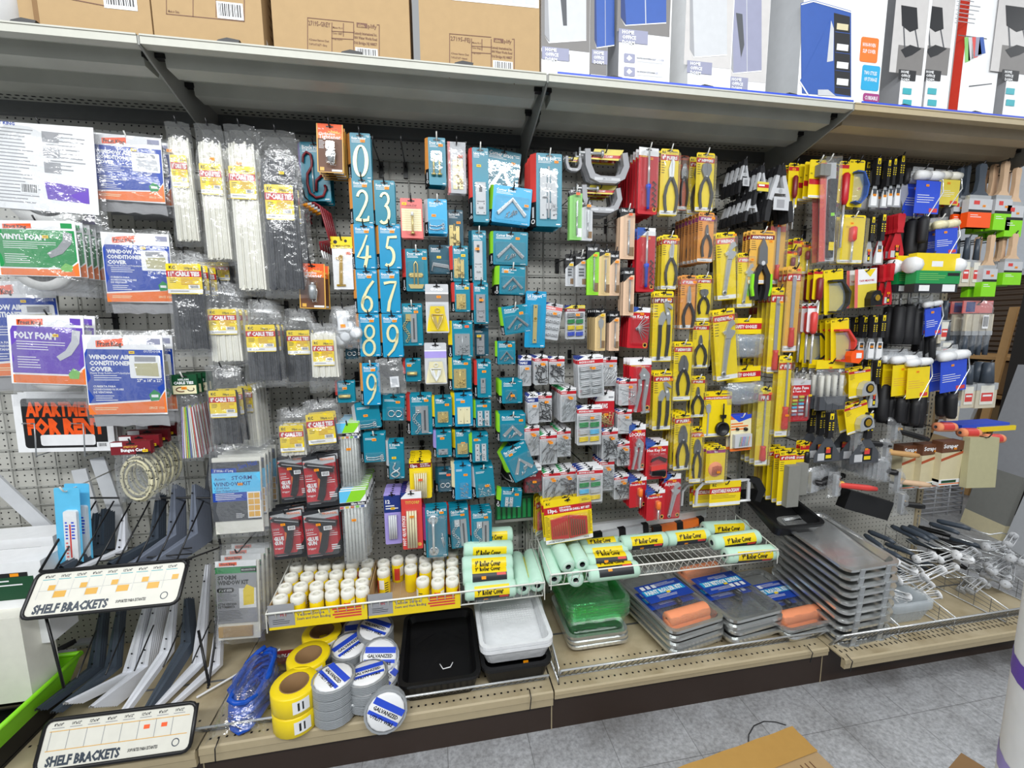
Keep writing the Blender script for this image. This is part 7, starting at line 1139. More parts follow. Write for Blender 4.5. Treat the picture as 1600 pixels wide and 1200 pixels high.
for k, (u, v, w, h) in enumerate(((1368, 249, 15, 76), (1384, 252, 11, 74), (1393, 250, 11, 74), (1405, 245, 13, 80))): U(mk_putty, u, v, w, h, 'putty knife with yellow dotted black handle, top row, '+('by the blue goggles', 'second along', 'third along', 'beside the pointed trowel')[k], 'putty knife', 'putty_knife', 2, .26, .05, hb=.55)
for k, (u, v, w, h) in enumerate(((1359, 340, 13, 72), (1376, 336, 15, 78))): U(mk_putty, u, v, w, h, 'putty knife, yellow dotted handle, second row, '+('by the grey knife pack', 'by the red scraper')[k], 'putty knife', 'putty_knife', 3, .25, .05, hb=.52, white=k == 1)
for k, (u, v, w, h) in enumerate(((1363, 495, 14, 66), (1376, 492, 14, 70), (1368, 562, 15, 74))): U(mk_putty, u, v, w, h, 'dark putty knife under tape measure, '+('nearer the goggles', 'by the foam rollers', 'hanging lowest, wider blade')[k], 'putty knife', 'putty_knife', 3, .26, .05, hb=.5, white=k < 2)
U(mk_putty, 1295, 644, 40, 76, 'broad dark taping knife with barcode sticker, by the stones', 'taping knife', 'taping_knife', 3, .28, .05, blade='dgrey', white=False, wide=2.6, hb=.5)
U(mk_putty, 1356, 644, 48, 78, 'broad dark taping knife with barcode sticker, by the joint compound trowels', 'taping knife', 'taping_knife', 3, .28, .06, blade='dgrey', white=False, wide=3, hb=.5, hk='hookw')
U(mk_putty, 1403, 335, 24, 70, 'red plastic scraper, upper', 'scraper', 'red_scraper', 4, .26, .025, blade='red', hcol='red', dots=False, white=False, hb=.42)
for k, u in enumerate((1378, 1389)): U(mk_putty, u, 414+k*-2, 14, 64, 'narrow red plastic scraper, lower, '+('behind' if k == 0 else 'in front'), 'scraper', 'red_scraper', 3, .25+.02*k, .03, blade='red', hcol='red', dots=False, white=False, hb=.42)
def mk_trowel(root, W, H):
 b = MB(); b.extrude([(0, -H), (W*.5, -H*.5), (W*.3, -H*.1), (-W*.3, -H*.1), (-W*.5, -H*.5)], -.004, -.002, 'chrome'); b.build('pointed_blade', root); b = MB(); b.tube([(0, -.01, H*.5), (0, -.01, H*.05), (0, -.004, -H*.1)], W*.25, 'rubber', 8); b.build('handle', root)
U(mk_trowel, 1413, 284, 14, 38, 'small pointed steel trowel with dark handle', 'trowel', 'pointed_trowel', 2, .26, .04)
K(1340, 250, 24, 74, 'yellow headed pack with blue safety glasses', 'safety glasses', 'glasses_pack', 3, .27, .04, band=None, prod='goggle', box=(.1, .28, 1.0, .95), pk=dict(mat='wardb'), full=False, notes=False, strip=False, stk=(.75, .6, 'stk'))
K(1333, 336, 40, 76, 'grey and yellow pack with red utility knife', 'utility knife', 'knife_pack', 2, .27, .04, band=None, prod='driver', box=(.3, .25, .62, .98), pk=dict(mat='red2'), notes=False, stk=(.3, .2, 'stk'), hk='hookw')
K(1302, 421, 30, 70, 'yellow headed pack with dark safety glasses', 'safety glasses', 'glasses_pack', 3, .27, .04, band=None, prod='goggle', box=(.05, .25, 1.1, .98), pk=dict(mat='char'), full=False, notes=False, strip=False, stk=None, roll=6)
K(1312, 498, 28, 68, 'yellow headed pack with red rimmed safety glasses', 'safety glasses', 'glasses_pack', 4, .27, .03, band=None, prod='goggle', box=(.05, .25, 1.1, .98), pk=dict(mat='red2'), full=False, notes=False, strip=False, stk=None, roll=6)
K(1270, 506, 34, 60, 'yellow goggle pack behind the lone red screwdriver', 'safety glasses', 'glasses_pack', 2, .18, .04, band=None, prod='goggle', box=(.05, .25, 1.1, .98), pk=dict(mat='char'), full=False, notes=False, strip=False, stk=None)
for k, (u, v, w, h, lab, mt) in enumerate(((1320, 252, 15, 132, 'red screwdriver on yellow card, long shaft, top row', 'red'), (1279, 420, 14, 96, 'dark red screwdriver on yellow card, second row', 'dred'), (1270, 474, 14, 90, 'lone red and black screwdriver under a white tag', 'red2'))):
 K(u, v, w, h*.5, lab, 'screwdriver', 'screwdriver_pack', 3, .27, .035, band='red', prod='driver', box=(.05, .3, .95, 2.1), pk=dict(mat=mt), full=False, notes=False, strip=False, stk=None, title='', hk='hookb' if k < 2 else 'hookw', col='yellow' if k < 2 else 'white')
K(1279, 250, 26, 60, 'yellow boxed utility tool pack with dark window', 'blade pack', 'blade_pack', 6, .28, .028, band='red', bandz=(.5, .64), prod='stone', box=(.3, .16, .92, .46), stk=(.55, .3, 'stk'), full=False, notes=False, hk='hookw')
K(1241, 255, 16, 70, 'narrow yellow pack between the large clamp and the boxed tools', 'blade pack', 'blade_pack', 3, .24, .03, prod='driver', box=(.2, .3, .8, 1.5), pk=dict(mat='dred'), stk=(.5, .14, 'stk'), full=False, notes=False)
for k, (u, v) in enumerate(((1247, 372), (1260, 378), (1237, 388))): K(u, v, 14, 50, 'narrow yellow pack under the boxed tools, '+('middle', 'by the long tube pack', 'by the rasp')[k], 'bit pack', 'bit_pack', 3, .22, .03, prod='driver', box=(.2, .3, .8, .95), pk=dict(mat='dred'), stk=(.5, .2, 'stk'), notes=False)
def mk_longtube(root, W, H):
 b = MB(); b.box(-W/2, -.03, -H, W/2, 0, 0, 'film'); b.build('clear_tube', root); b = MB(); b.rect(-W*.48, -H*.98, -W*.1, -H*.04, -.004, 'pink'); b.rect(-W*.1, -H*.98, W*.46, -H*.04, -.004, 'lgrey'); b.build('insert_card', root); b = MB(); b.ribbon([(W*.15, -H*.2, W*.4), (W*.1, -H*.5, W*.4), (W*.05, -H*.95, W*.3)], -.02, -.006, 'char'); b.rect(W*.0, -H*.55, W*.22, -H*.52, -.0205, 'limeb'); b.ribbon([(W*.08, -H*.8, W*.3), (W*.05, -H*.88, W*.3)], -.022, -.018, 'yellow'); b.build('knife_blade', root)
U(mk_longtube, 1294, 248, 26, 164, 'long clear hanging pack with pink edge insert card', 'tool pack', 'long_tool_pack', 2, .29, .04, hk='hookw', roll=4)
def mk_taped(root, W, H, kind=0):
 if kind: mk_kc(root, W, H, title='TAPE MEASURE', prod='tapem', box=(.35, .45, .95, .92), pk=dict(mat='steel'), notes=True, stk=None, full=False); return
 b = base_card(W, H, 'yel2'); y = -.0013; b.rect(-W*.5, -H*.4, W*.5, 0, y, 'white'); b.poly([(-W*.1, -H*.02), (W*.45, -H*.02), (W*.2, -H*.22)], y-.0002, 'yellow'); b.rect(-W*.5, -H, -W*.36, 0, y-.0002, 'pink'); b.text('TAPE MEASURE', -W*.3, -H*.33, H*.05, y-.0003, 'red', W*.7, bold=.03); b.build('card', root); tapem(root, -W*.05, -H*.98, W*.48, -H*.58, y, 'black')
U(mk_taped, 1353, 420, 34, 60, 'white and yellow card with black tape measure', 'tape measure', 'tape_measure_card', 2, .27, .04, roll=5)
U(mk_taped, 1343, 575, 34, 46, 'yellow card with chrome tape measure, upper', 'tape measure', 'tape_measure_card', 2, .27, .04, kind=1, roll=6)
U(mk_taped, 1336, 630, 36, 46, 'yellow card with chrome tape measure, lower and tilted', 'tape measure', 'tape_measure_card', 2, .28, .04, kind=1, roll=14)
b = MB(); b.extrude([(-.03, 0), (.03, .006), (.034, -.03), (.012, -.055), (-.03, -.05), (-.036, -.02)], -.03, 0, 'vorange'); b.box(-.008, -.032, -.03, .02, -.0305, -.006, 'white'); o = b.build('orange_tape_case'); o.location = PY(1331, 549, -.30); tag(o, 'small bright orange tape case with white sticker', 'tape measure'); hook(PY(1331, 549, -.3).x, PY(1331, 546, -.3).z, .3, 'small bright orange tape case')
# mini rollers and foam rollers with printed cards
def mk_roller(root, W, H, col='royal', head='white', wire=True, text=''):
 b = MB(); hz = -H*.13
 for s in (-1, 1): b = MB(); b.lathe([(0, -W*.24), (W*.13, -W*.22), (W*.15, 0), (W*.13, W*.22), (0, W*.24)], head, 10, 'x', (s*W*.24, -.03, hz)); b.build('roller_head', root)
 b = MB(); b.box(-W*.47, -.034, -H*.62, W*.47, -.032, -H*.2, col); y = -.0344; b.lines(-W*.4, -H*.5, W*.3, -H*.38, 4, y, 'white' if col != 'yellow' else 'amber', .25); b.text(text, -W*.4, -H*.30, H*.055, y, 'white' if col != 'yellow' else 'red2', W*.5, bold=.04); b.rect(W*.1, -H*.6, W*.42, -H*.55, y, 'red2'); b.build('printed_card', root)
 b = MB(); b.tube([(W*.5, -.03, hz), (W*.56, -.03, hz-H*.06), (W*.56, -.036, -H*.34), (W*.1, -.036, -H*.64), (W*.02, -.03, -H*.70)], .003, 'chrome', 6); b.build('wire_frame', root); b = MB(); b.tube([(W*.02, -.03, -H*.66), (W*.0, -.03, -H*.72), (W*.0, -.03, -H*.96), (W*.0, -.03, -H)], [W*.1, W*.14, W*.13, W*.1], 'rubber', 8); b.build('handle', root)
 b = MB(); b.extrude([(-W*.4, 0), (W*.36, 0), (W*.42, -H*.18), (-W*.46, -H*.18)], -.006, -.003, 'bagm'); b.build('hang_flap', root)
 sticker(root, -W*.05, -H*.26, -.035)
U(mk_roller, 1442, 262, 40, 120, 'blue carded roller with barcode sticker, top row', 'paint roller', 'mini_roller', 2, .27, .05)
U(mk_roller, 1474, 266, 34, 92, 'yellow lower carded roller in clear bag beside the blue one', 'paint roller', 'mini_roller', 2, .24, .05, col='yel2', head='natural')
U(mk_roller, 1467, 340, 36, 96, 'blue carded roller with yellow foam heads, second row', 'paint roller', 'mini_roller', 2, .28, .05, col='royal', head='cream', roll=6, hk='hookw')
U(mk_roller, 1446, 462, 26, 100, 'blue carded roller hanging below the green and yellow bag', 'paint roller', 'mini_roller', 2, .27, .05, roll=8, hk='hookw')
for k, (u, lab) in enumerate(((1403, 'behind'), (1426, 'in front'))): U(mk_roller, u, 546+k*4, 36, 112, 'yellow carded white roller pair in the lower row, '+lab, 'paint roller', 'mini_roller', 3, .27+.02*k, .045, col='yellow', roll=3)
U(mk_roller, 1479, 540, 42, 112, 'blue carded white roller pair in the lower row with red knob', 'paint roller', 'mini_roller', 2, .3, .05, roll=6)
def mk_cagebag(root, W, H):
 b = MB(); b.box(-W*.5, -.04, -H*.45, W*.5, -.004, 0, 'yellow'); b.box(-W*.52, -.05, -H*.78, W*.5, -.004, -H*.45, 'green'); b.box(-W*.52, -.048, -H, W*.48, -.004, -H*.78, 'char'); b.rect(-W*.14, -H*.34, W*.12, -H*.2, -.0404, 'white'); b.lines(-W*.45, -H*.72, W*.2, -H*.52, 4, -.0504, 'gcard', .3); b.rect(W*.2, -H*.58, W*.48, -H*.5, -.0505, 'black'); b.rect(-W*.42, -H*.97, -W*.18, -H*.82, -.0484, 'white'); b.rect(W*.12, -H*.98, W*.42, -H*.8, -.0484, 'white'); b.build('printed_wrap', root)
 for s in (-1, 1): b = MB(); b.lathe([(0, -.02), (H*.2, -.02), (H*.22, 0), (H*.2, .02), (0, .02)], 'white', 10, 'x', (s*W*.5, -.025, -H*.3)); b.build('roller_end', root)
U(mk_cagebag, 1452, 398, 66, 60, 'yellow and green wrapped roller pack with white ends', 'paint roller', 'roller_refill_pack', 1, .32)
U(mk_cagebag, 1410, 402, 40, 56, 'yellow and green roller pack behind the red scrapers', 'paint roller', 'roller_refill_pack', 1, .24)
def mk_handle(root, W, H):
 b = MB(); b.tube([(0, -.014, 0), (0, -.014, -H*.04), (0, -.014, -H*.8), (0, -.014, -H)], [W*.2, W*.44, W*.5, W*.4], 'rubber', 8); b.build('foam_grip', root); b = MB(); b.tube([(0, -.014, H*.3), (0, -.014, 0)], .0035, 'chrome', 6); b.build('wire_stem', root)
for k, (u, v, h) in enumerate(((1422, 345, 60), (1438, 340, 62), (1402, 478, 60), (1417, 476, 62), (1430, 474, 64), (1378, 600, 56), (1394, 602, 60), (1420, 606, 58), (1436, 604, 62), (1449, 520, 52))): U(mk_handle, u, v, 14, h, 'black foam roller handle, '+('under the pointed trowel', 'beside the blue roller of the second row', 'below the green pack, first', 'below the green pack, second', 'below the green pack, third', 'lowest row, first', 'lowest row, second', 'lowest row, third', 'lowest row, fourth', 'under the tilted blue roller')[k], 'foam roller', 'foam_roller', 2, .24, .05, hk=None)
# paint brushes
def mk_brush(root, W, H, sleeve='vorange', handle='woodl', top='lgrey'):
 b = MB(); b.ribbon([(0, 0, W*.2), (0, -H*.04, W*.34), (0, -H*.25, W*.26), (0, -H*.42, W*.36), (0, -H*.5, W*.8)], -.02, -.004, handle); b.build('handle', root); b = MB(); b.box(-W*.46, -.022, -H*.62, W*.46, -.002, -H*.49, 'steel'); b.build('ferrule', root)
 b = MB(); b.box(-W*.5, -.026, -H, W*.5, .002, -H*.55, top); b.box(-W*.505, -.0265, -H, W*.505, .0025, -H*.76, sleeve); b.rect(-W*.5, -H*.76, W*.5, -H*.72, -.0266, 'black'); b.rect(-W*.3, -H*.64, -W*.05, -H*.58, -.0264, 'red2'); b.lines(-W*.4, -H*.86, W*.1, -H*.80, 2, -.0268, 'white', .3); b.build('card_sleeve', root); sticker(root, W*.15, -H*.66, -.0268)
U(mk_brush, 1530, 258, 36, 100, 'dark handled brush with wide orange sleeve', 'paint brush', 'paint_brush', 1, .28, handle='slate')
for k, u in enumerate((1497, 1508)): U(mk_brush, u, 264-k*3, 18, 96, 'dark handled brush with orange sleeve, '+('edge-on, farthest from the wide one' if k == 0 else 'edge-on, next to the wide one'), 'paint brush', 'paint_brush', 3, .24, .03, handle='slate')
for k, u in enumerate((1567, 1585)): U(mk_brush, u, 254+k*10, 26, 108, 'wooden handled brush with lime sleeve, top row, '+('thick handle' if k == 0 else 'outermost'), 'paint brush', 'paint_brush', 3, .27, .04, sleeve='limeb')
for k, (u, v, w, h) in enumerate(((1545, 368, 22, 96), (1580, 366, 28, 80), (1563, 372, 20, 76))): U(mk_brush, u, v, w, h, 'wooden handled brush with lime sleeve, second row, '+('narrow, nearest the gap', 'widest, outermost', 'half hidden behind')[k], 'paint brush', 'paint_brush', 2, .28-.03*(k == 2), .05, sleeve='limeb')
def mk_chip(root, W, H, up=True):
 s = -1 if up else 1; b = MB(); b.tube([(0, -.012, 0), (0, -.012, -H*.45)], [W*.14, W*.2], 'slate', 8); b.build('handle', root); b = MB(); b.box(-W*.48, -.02, -H*.6, W*.48, -.004, -H*.45, 'steel'); b.build('ferrule', root); b = MB(); b.box(-W*.46, -.019, -H, W*.46, -.005, -H*.6, 'bristle'); b.build('bristles', root); b = MB(); b.box(-W*.3, -.0215, -H*.92, W*.3, -.0205, -H*.5, 'offw'); b.rect(-W*.26, -H*.85, W*.26, -H*.66, -.0219, 'red2'); b.rect(-W*.2, -H*.74, W*.2, -H*.7, -.0222, 'white'); b.build('label', root)
for k, (u, v, w, h) in enumerate(((1508, 372, 17, 76), (1524, 374, 16, 74), (1474, 470, 18, 66), (1476, 505, 20, 60), (1541, 566, 34, 70), (1512, 570, 22, 66), (1488, 600, 20, 56))): U(mk_chip, u, v, w, h, 'chip brush with red label, '+('under the orange sleeves, first', 'under the orange sleeves, second', 'above the tilted blue card', 'below the green pack', 'widest, lowest row by the stock corner', 'lowest row, middle', 'lowest row beside the roller handle')[k], 'paint brush', 'chip_brush', 2, .26, .04)
def mk_brushset(root, W, H):
 b = MB(); b.box(-W/2, -.004, -H*.22, W/2, 0, 0, 'pink'); b.rect(-W*.4, -H*.2, -W*.1, -H*.02, -.0044, 'navy'); euro(b, -H*.08, -.0044); b.build('header_card', root); b = MB()
 for k in range(4): x = -W*.36+W*.24*k; b.box(x-W*.1, -.018, -H*.55, x+W*.1, -.006, -H*.24, 'bristle'); b.box(x-W*.1, -.02, -H*.62, x+W*.1, -.004, -H*.54, 'steel')
 b.build('brush_heads', root); b = MB()
 for k in range(4): x = -W*.36+W*.24*k; b.tube([(x, -.012, -H*.62), (x, -.012, -H*.98)], W*.06, 'slate', 6)
 b.build('brush_handles', root); b = MB(); b.barcode(-W*.0, -H*.5, W*.2, -H*.26, -.03); b.build('barcode_label', root); pouch(W, H*.9, .026, 3, 0, 6, 7).build('bag', root)
U(mk_brushset, 1528, 470, 46, 86, 'bag of four upside down brushes with pink header', 'brush set', 'brush_set_bag', 3, .27, .05)
# bottom shelf of the fourth section: scrapers, pads, trowels in bags
def mk_scrape(root, W, H):
 b = MB(); b.box(-W*.5, -.05, -H*.92, W*.5, 0, -H*.25, 'beige2'); b.extrude([(-W*.5, -H*.25), (W*.5, -H*.2), (W*.5, 0), (-W*.5, 0)], -.05, 0, 'brown'); b.extrude([(-W*.5, -H*.44), (W*.5, -H*.28), (W*.5, -H*.22), (-W*.5, -H*.38)], -.051, -.05, 'rust'); b.box(-W*.5, -.052, -H, W*.5, .002, -H*.86, 'white'); b.rect(-W*.4, -H*.94, W*.3, -H*.88, -.0524, 'dgreen'); b.rect(-W*.5, -H*.975, W*.5, -H*.95, -.0524, 'orange'); b.text('Scraper', -W*.45, -H*.14, H*.09, -.0506, 'white', W*.8, bold=.04); b.build('box_body', root); sticker(root, W*.1, -H*.16, -.0508)
for k, (u, v) in enumerate(((1413, 692), (1443, 690), (1473, 686))): U(mk_scrape, u, v, 32, 66, 'brown and cream scraper box on the low rail, '+('nearest the taping knives', 'middle one', 'one lettered plainly beside the pale pad')[k], 'scraper box', 'scraper_box', 1, .2+.03*k, hk=None)
o = MB(); o.box(-.095, -.03, -.26, .095, .0, 0, 'beige'); o = o.build('pale_pad'); o.location = PY(1528, 682, -.30); o.rotation_euler = (R(-4), R(3), 0); tag(o, 'large plain pale beige pad hanging at the end of the shelving', 'pad'); hook(PY(1528, 680, -.3).x, PY(1528, 680, -.3).z, .33, 'large plain pale beige pad')
for k in range(3):
 p = PY(1462+k*38, 667+k*9, -.28); b = MB(); b.lathe([(.008, 0), (.022, 0), (.024, .01), (.024, .09), (.022, .10), (.008, .10)], 'peach', 14, 'x'); b.lathe([(.0245, .02), (.0245, .08)], 'red2', 14, 'x', a0=0, a1=3.6); b.lathe([(.0, .002), (.008, -.001)], 'dgrey', 10, 'x'); o = b.build('mini_roller_cover'); o.location = p; o.rotation_euler = (0, R(2), R(-6)); tag(o, 'small peach roller cover in red wrap on top of the scraper boxes, '+('inner', 'middle', 'outer')[k], 'roller cover', 'small peach roller covers')
b = MB(); b.box(-.15, -.05, 0, .17, .05, .02, 'royal'); b.box(-.05, -.06, -.02, .2, -.05, .005, 'yellow'); o = b.build('blue_shelf_box'); o.location = PY(1520, 665, -.2); tag(o, 'flat blue box lying behind the peach roller covers', 'box')
def tool_bag(u, v, d, ln, hcol, lab, dx=(1, -.12), blade=True, w=.013):
 p = PY(u, v, -d); r = empty('trowel', p); tag(r, lab, 'trowel', None); b = MB(); b.tube([(0, 0, 0), (ln*.1, -.005, dx[1]*ln*.1), (ln*.8, -.03, dx[1]*ln*.8), (ln, -.04, dx[1]*ln)], [w*.7, w, w*1.15, w*.8], hcol, 10); b.build('handle', r)
 b = MB(); b.box(-.012, -.012, -.055, .004, .006, .05, 'steel'); b.tube([(-.004, 0, 0), (.01, 0, 0)], .005, 'steel', 6); b.build('blade', r); b = pouch(.07, .13, .03, int(u), 0, 4, 6, .5, 'bagm'); b.v = [(q[0]-.02, q[1]+.0, q[2]+.07) for q in b.v]; b.build('bag', r); b = MB(); b.lathe([(w*1.05, ln*.03), (w*1.12, ln*.2)], 'amber', 10, 'x'); b.build('label_band', r); return r
tool_bag(1306, 757, .31, .19, 'red2', 'red handled trowel in clear bag above the roller trays')
tool_bag(1340, 690, .26, .15, 'black', 'black and yellow handled trowel in clear bag')
tool_bag(1398, 672, .26, .16, 'black', 'black yellow handled tool beside the taping knife', (1, -.3))
tool_bag(1384, 706, .28, .15, 'wood', 'wooden handled trowel in clear bag, upper'); tool_bag(1402, 752, .3, .15, 'woodl', 'wooden handled trowel in clear bag, lower'); tool_bag(1408, 786, .32, .09, 'black', 'stubby black handled trowel over the tool basket')
for k in range(9): r = tool_bag(1268+k*4.5, 752-k*1.5, .28-.03*k, .03, 'black', 'bagged steel trowel head in the row above the trays, '+ORD[k]+(' and nearest' if k == 0 else ' from the nearest')); r['group'] = 'bagged trowel heads'
for k in range(10): r = tool_bag(1383-k*7, 735-k*2, .29-.024*k, .03, 'black', 'bagged steel trowel head in the longer row under the taping knives, '+ORD[k]+(' and nearest' if k == 0 else ' from the nearest')); r['group'] = 'bagged trowel heads'
b = MB(); b.box(-.17, -.05, -.1, .12, .0, 0, 'black'); o = b.build('black_float'); o.location = PY(1355, 772, -.2); o.rotation_euler = (0, R(18), 0); tag(o, 'black flat plastering float behind the red trowel handle', 'float')
# ---------------------------------------------------------------- wire baskets, trays, rolls and the bracket stand
def wire_basket(x0, x1, yf, z, hgt, label, col='wirew', sp=.03):
 r = empty('wire_basket', (0, 0, 0)); tag(r, label, 'basket'); b = MB(); e = .03
 b.tube([(x0, -.02, z+.06), (x0, yf, z), (x1, yf, z), (x1, -.02, z+.06)], .0036, col, 6); b.tube([(x0, -.02, z-hgt), (x0, yf+e, z-hgt), (x1, yf+e, z-hgt), (x1, -.02, z-hgt), (x0, -.02, z-hgt)], .003, col, 6); b.build('rim', r)
 b = MB(); n = int((x1-x0)/sp)
 for k in range(n+1): x = x0+(x1-x0)*k/n; b.tube([(x, yf, z), (x, yf+e, z-hgt), (x, -.02, z-hgt)], .0019, col, 4, False)
 for k in range(1, 5): y = yf+e+(-.02-yf-e)*k/5; b.tube([(x0, y, z-hgt-.003), (x1, y, z-hgt-.003)], .0024, col, 4, False)
 b.build('floor_wires', r); b = MB()
 for x in (x0, x1):
  for k in range(7): t = k/6; y = yf+(-.02-yf)*t; b.tube([(x, y, z+.06*t), (x, y, z-hgt)], .0019, col, 4, False)
 b.build('side_wires', r); return r
wire_basket(.18, 1.222, -.44, .535, .075, 'white wire basket of yellow spools hung under the teal cards')
wire_basket(1.249, 2.295, -.44, .565, .066, 'white wire basket of mint roller covers with a bare gap')
# spools of seam stripe in two printed trays
def mk_spool():
 r = empty('stripe_spool'); b = MB(); b.lathe([(.012, .100), (.018, .108), (.025, .104), (.027, .09), (.024, .076)], 'natural', 12); b.lathe([(.012, .104), (.012, .06), (0, .06)], 'offw', 10); b.build('wound_stripe', r); b = MB(); b.lathe([(.024, .0), (.0255, .004), (.0255, .074), (.024, .08)], 'yellow', 14); b.build('yellow_label', r); b = MB(); b.lathe([(.0259, .012), (.0259, .066)], 'red2', 3, a0=3.6, a1=4.5); b.lathe([(.0259, .03), (.0259, .07)], 'white', 3, a0=4.6, a1=5.4)
 for k in range(5): b.lathe([(.0258, .014+.01*k), (.0258, .018+.01*k)], 'char', 3, a0=5.5, a1=6.1)
 b.build('label_print', r); return r
ZS = .462; proto = None
rows = [[(u, 886-k*1.2) for k, u in enumerate((460, 483, 505, 527, 549, 573))], [(u, 902-k*1.5) for k, u in enumerate((452, 477, 500, 523, 546, 569))], [(u, 919-k*1.6) for k, u in enumerate((442, 467, 492, 516, 541, 564))], [(u, 938-k*2) for k, u in enumerate((434, 461, 490, 515, 540, 563))]]
rows2 = [[(598, 880), (620, 874), (642, 873), (664, 874), (685, 868), (707, 862)], [(664, 886), (685, 882), (707, 878)], [(598, 893), (641, 888), (685, 896), (707, 893)], [(660, 908), (684, 914), (707, 910)]]
RN = ('back row', 'second row', 'third row', 'front row')
for bx, rw in (('fuller tray', rows), ('half empty tray', rows2)):
 for i, row in enumerate(rw):
  for j, (u, v) in enumerate(row):
   p = PZ(u, v, ZS+.108); o = mk_spool() if proto is None else copy_tree(proto); proto = proto or o
   o.location = (p.x, max(p.y+.022, -.392), ZS); o.rotation_euler = (0, 0, random.uniform(0, 6.2)); tag(o, 'white spool with yellow label, %s of the %s, %s spool along' % (RN[i], bx, ORD[j] if j else 'first'), 'spool', 'spools of seam stripe')
for k, (u0, u1) in enumerate(((417, 572), (575, 719))):
 x0, x1 = PY(u0, 945, -.43).x, PY(u1, 925, -.43).x; r = empty('display_tray', (0, 0, 0)); tag(r, 'yellow printed cardboard tray of spools, '+('nearer the glue guns' if k == 0 else 'showing bare brown floor'), 'display tray'); b = MB(); b.box(x0, -.425, .4602, x1, -.19, .4615, 'card')
 b.box(x0, -.425, .46, x0+.003, -.16, .55, 'card'); b.box(x1-.003, -.425, .46, x1, -.16, .55, 'card'); b.build('tray_body', r); b = MB(); b.box(x0, -.4285, .461, x1, -.4255, .528, 'yellow'); w = x1-x0; y = -.4288; b.rect(x0, .472, x0+w*.26, .56, y, 'grey'); b.text('Yellow Stripe', x0+w*.28, .506, .013, y, 'navy', w*.28); b.text('Seam and Hem Binding', x0+w*.28, .490, .011, y, 'navy', w*.34); b.lines(x0+w*.04, .478, x0+w*.22, .50, 3, y-.0003, 'char', .3); b.text('PIN', x0+w*.12, .512, .01, y-.0003, 'red', w*.1)
 for q in range(4): b.rect(x0+w*(.66-.02*(q % 2)), .480+q*.011, x1-w*.06, .487+q*.011, y, 'red2')
 b.build('printed_front', r);
# mint roller covers
def cover(p0, p1, lab, rot=0, r_=.034, n=18):
 p0, p1 = Vector(p0), Vector(p1); ln = (p1-p0).length; r = empty('roller_cover', p0); b = MB(); b.lathe([(.012, .0), (r_-.006, 0), (r_, .008), (r_, ln-.008), (r_-.006, ln), (.012, ln)], 'mint', n, 'x'); b.lathe([(.019, -.0006), (.021, -.0006), (.021, .03)], 'white', n, 'x'); b.lathe([(.019, 0), (.019, .05), (0, .05)], 'dgrey', 12, 'x'); b.build('nap', r)
 b = MB(); R2 = r_+.0008; a = R(rot); b.lathe([(R2, ln*.18), (R2, ln*.86)], 'yellow', 8, 'x', a0=a+1.75, a1=a+2.95); b.lathe([(R2, ln*.18), (R2, ln*.86)], 'char', 8, 'x', a0=a+2.95, a1=a+4.2)
 vs, fs, w = text_mesh('9" Roller Cover', .03); k = min(.021, ln*.5/w)
 b.add([(ln*.24+x*k, (R2+.0022)*math.cos(a+2.72-z*.021/R2), (R2+.0022)*math.sin(a+2.72-z*.021/R2)) for x, z in vs], fs, 'black'); b.add([(ln*s, (R2+.0004)*math.cos(a+t), (R2+.0004)*math.sin(a+t)) for s, t in ((.66, 2.97), (.84, 2.97), (.84, 3.25), (.66, 3.25))], [(0, 1, 2, 3)], 'red2'); b.build('label_wrap', r); sticker_(r, ln*.4, R2, a+3.45)
 r.rotation_euler = (p1-p0).to_track_quat('X', 'Z').to_euler(); tag(r, 'mint roller cover, '+lab, 'roller cover', 'mint roller covers'); return r
def sticker_(r, s, rad, t): b = MB(); b.add([(s+q[0]*.009, (rad+.0008)*math.cos(t+q[1]*.16), (rad+.0008)*math.sin(t+q[1]*.16)) for q in ((-1, -1), (1, -1), (1, 1), (-1, 1))], [(0, 1, 2, 3)], 'stk'); b.build('price_sticker', r)
zc = .498
def cov_px(u0, v0, u1, v1, y0, y1, lab, **k): cover(PY(u0, v0, y0), PY(u1, v1, y1), lab, **k)
cov_px(722, 883, 800, 878, -.33, -.33, 'lying across, with readable label in the spool basket', rot=10); cov_px(724, 858, 800, 856, -.26, -.26, 'lying across behind the readable one', rot=40); cov_px(735, 838, 800, 834, -.2, -.2, 'small end showing below the last chain guard card', rot=30); cov_px(723, 903, 801, 897, -.37, -.37, 'lying across in front of the readable one', rot=-40); cov_px(726, 925, 805, 917, -.41, -.41, 'lowest and nearest, lying across behind the basket wires', rot=20)
cov_px(818, 920, 806, 870, -.42, -.2, 'pointing at the viewer beside the stacked ones', rot=40); cov_px(840, 915, 829, 866, -.42, -.2, 'pointing at the viewer at the basket corner', rot=60)
cov_px(866, 905, 852, 850, -.42, -.2, 'lowest, pointing at the viewer at the start of the second basket', rot=60); cov_px(888, 886, 862, 834, -.41, -.2, 'on top of the pile under the yellow bit set', rot=70); cov_px(910, 882, 890, 845, -.4, -.2, 'second on the pile under the bit set', rot=50); cov_px(900, 907, 892, 868, -.42, -.22, 'under the pile, open end at the wires', rot=30)
cov_px(918, 897, 996, 888, -.42, -.42, 'lying across at the front wires with upside down label', rot=-60); cov_px(914, 878, 985, 873, -.35, -.35, 'lying across, second from the front wires', rot=-40); cov_px(910, 864, 978, 858, -.28, -.28, 'lying across, third from the front wires', rot=20); cov_px(905, 856, 968, 848, -.22, -.22, 'dark labelled, lying across at the back', rot=-20)
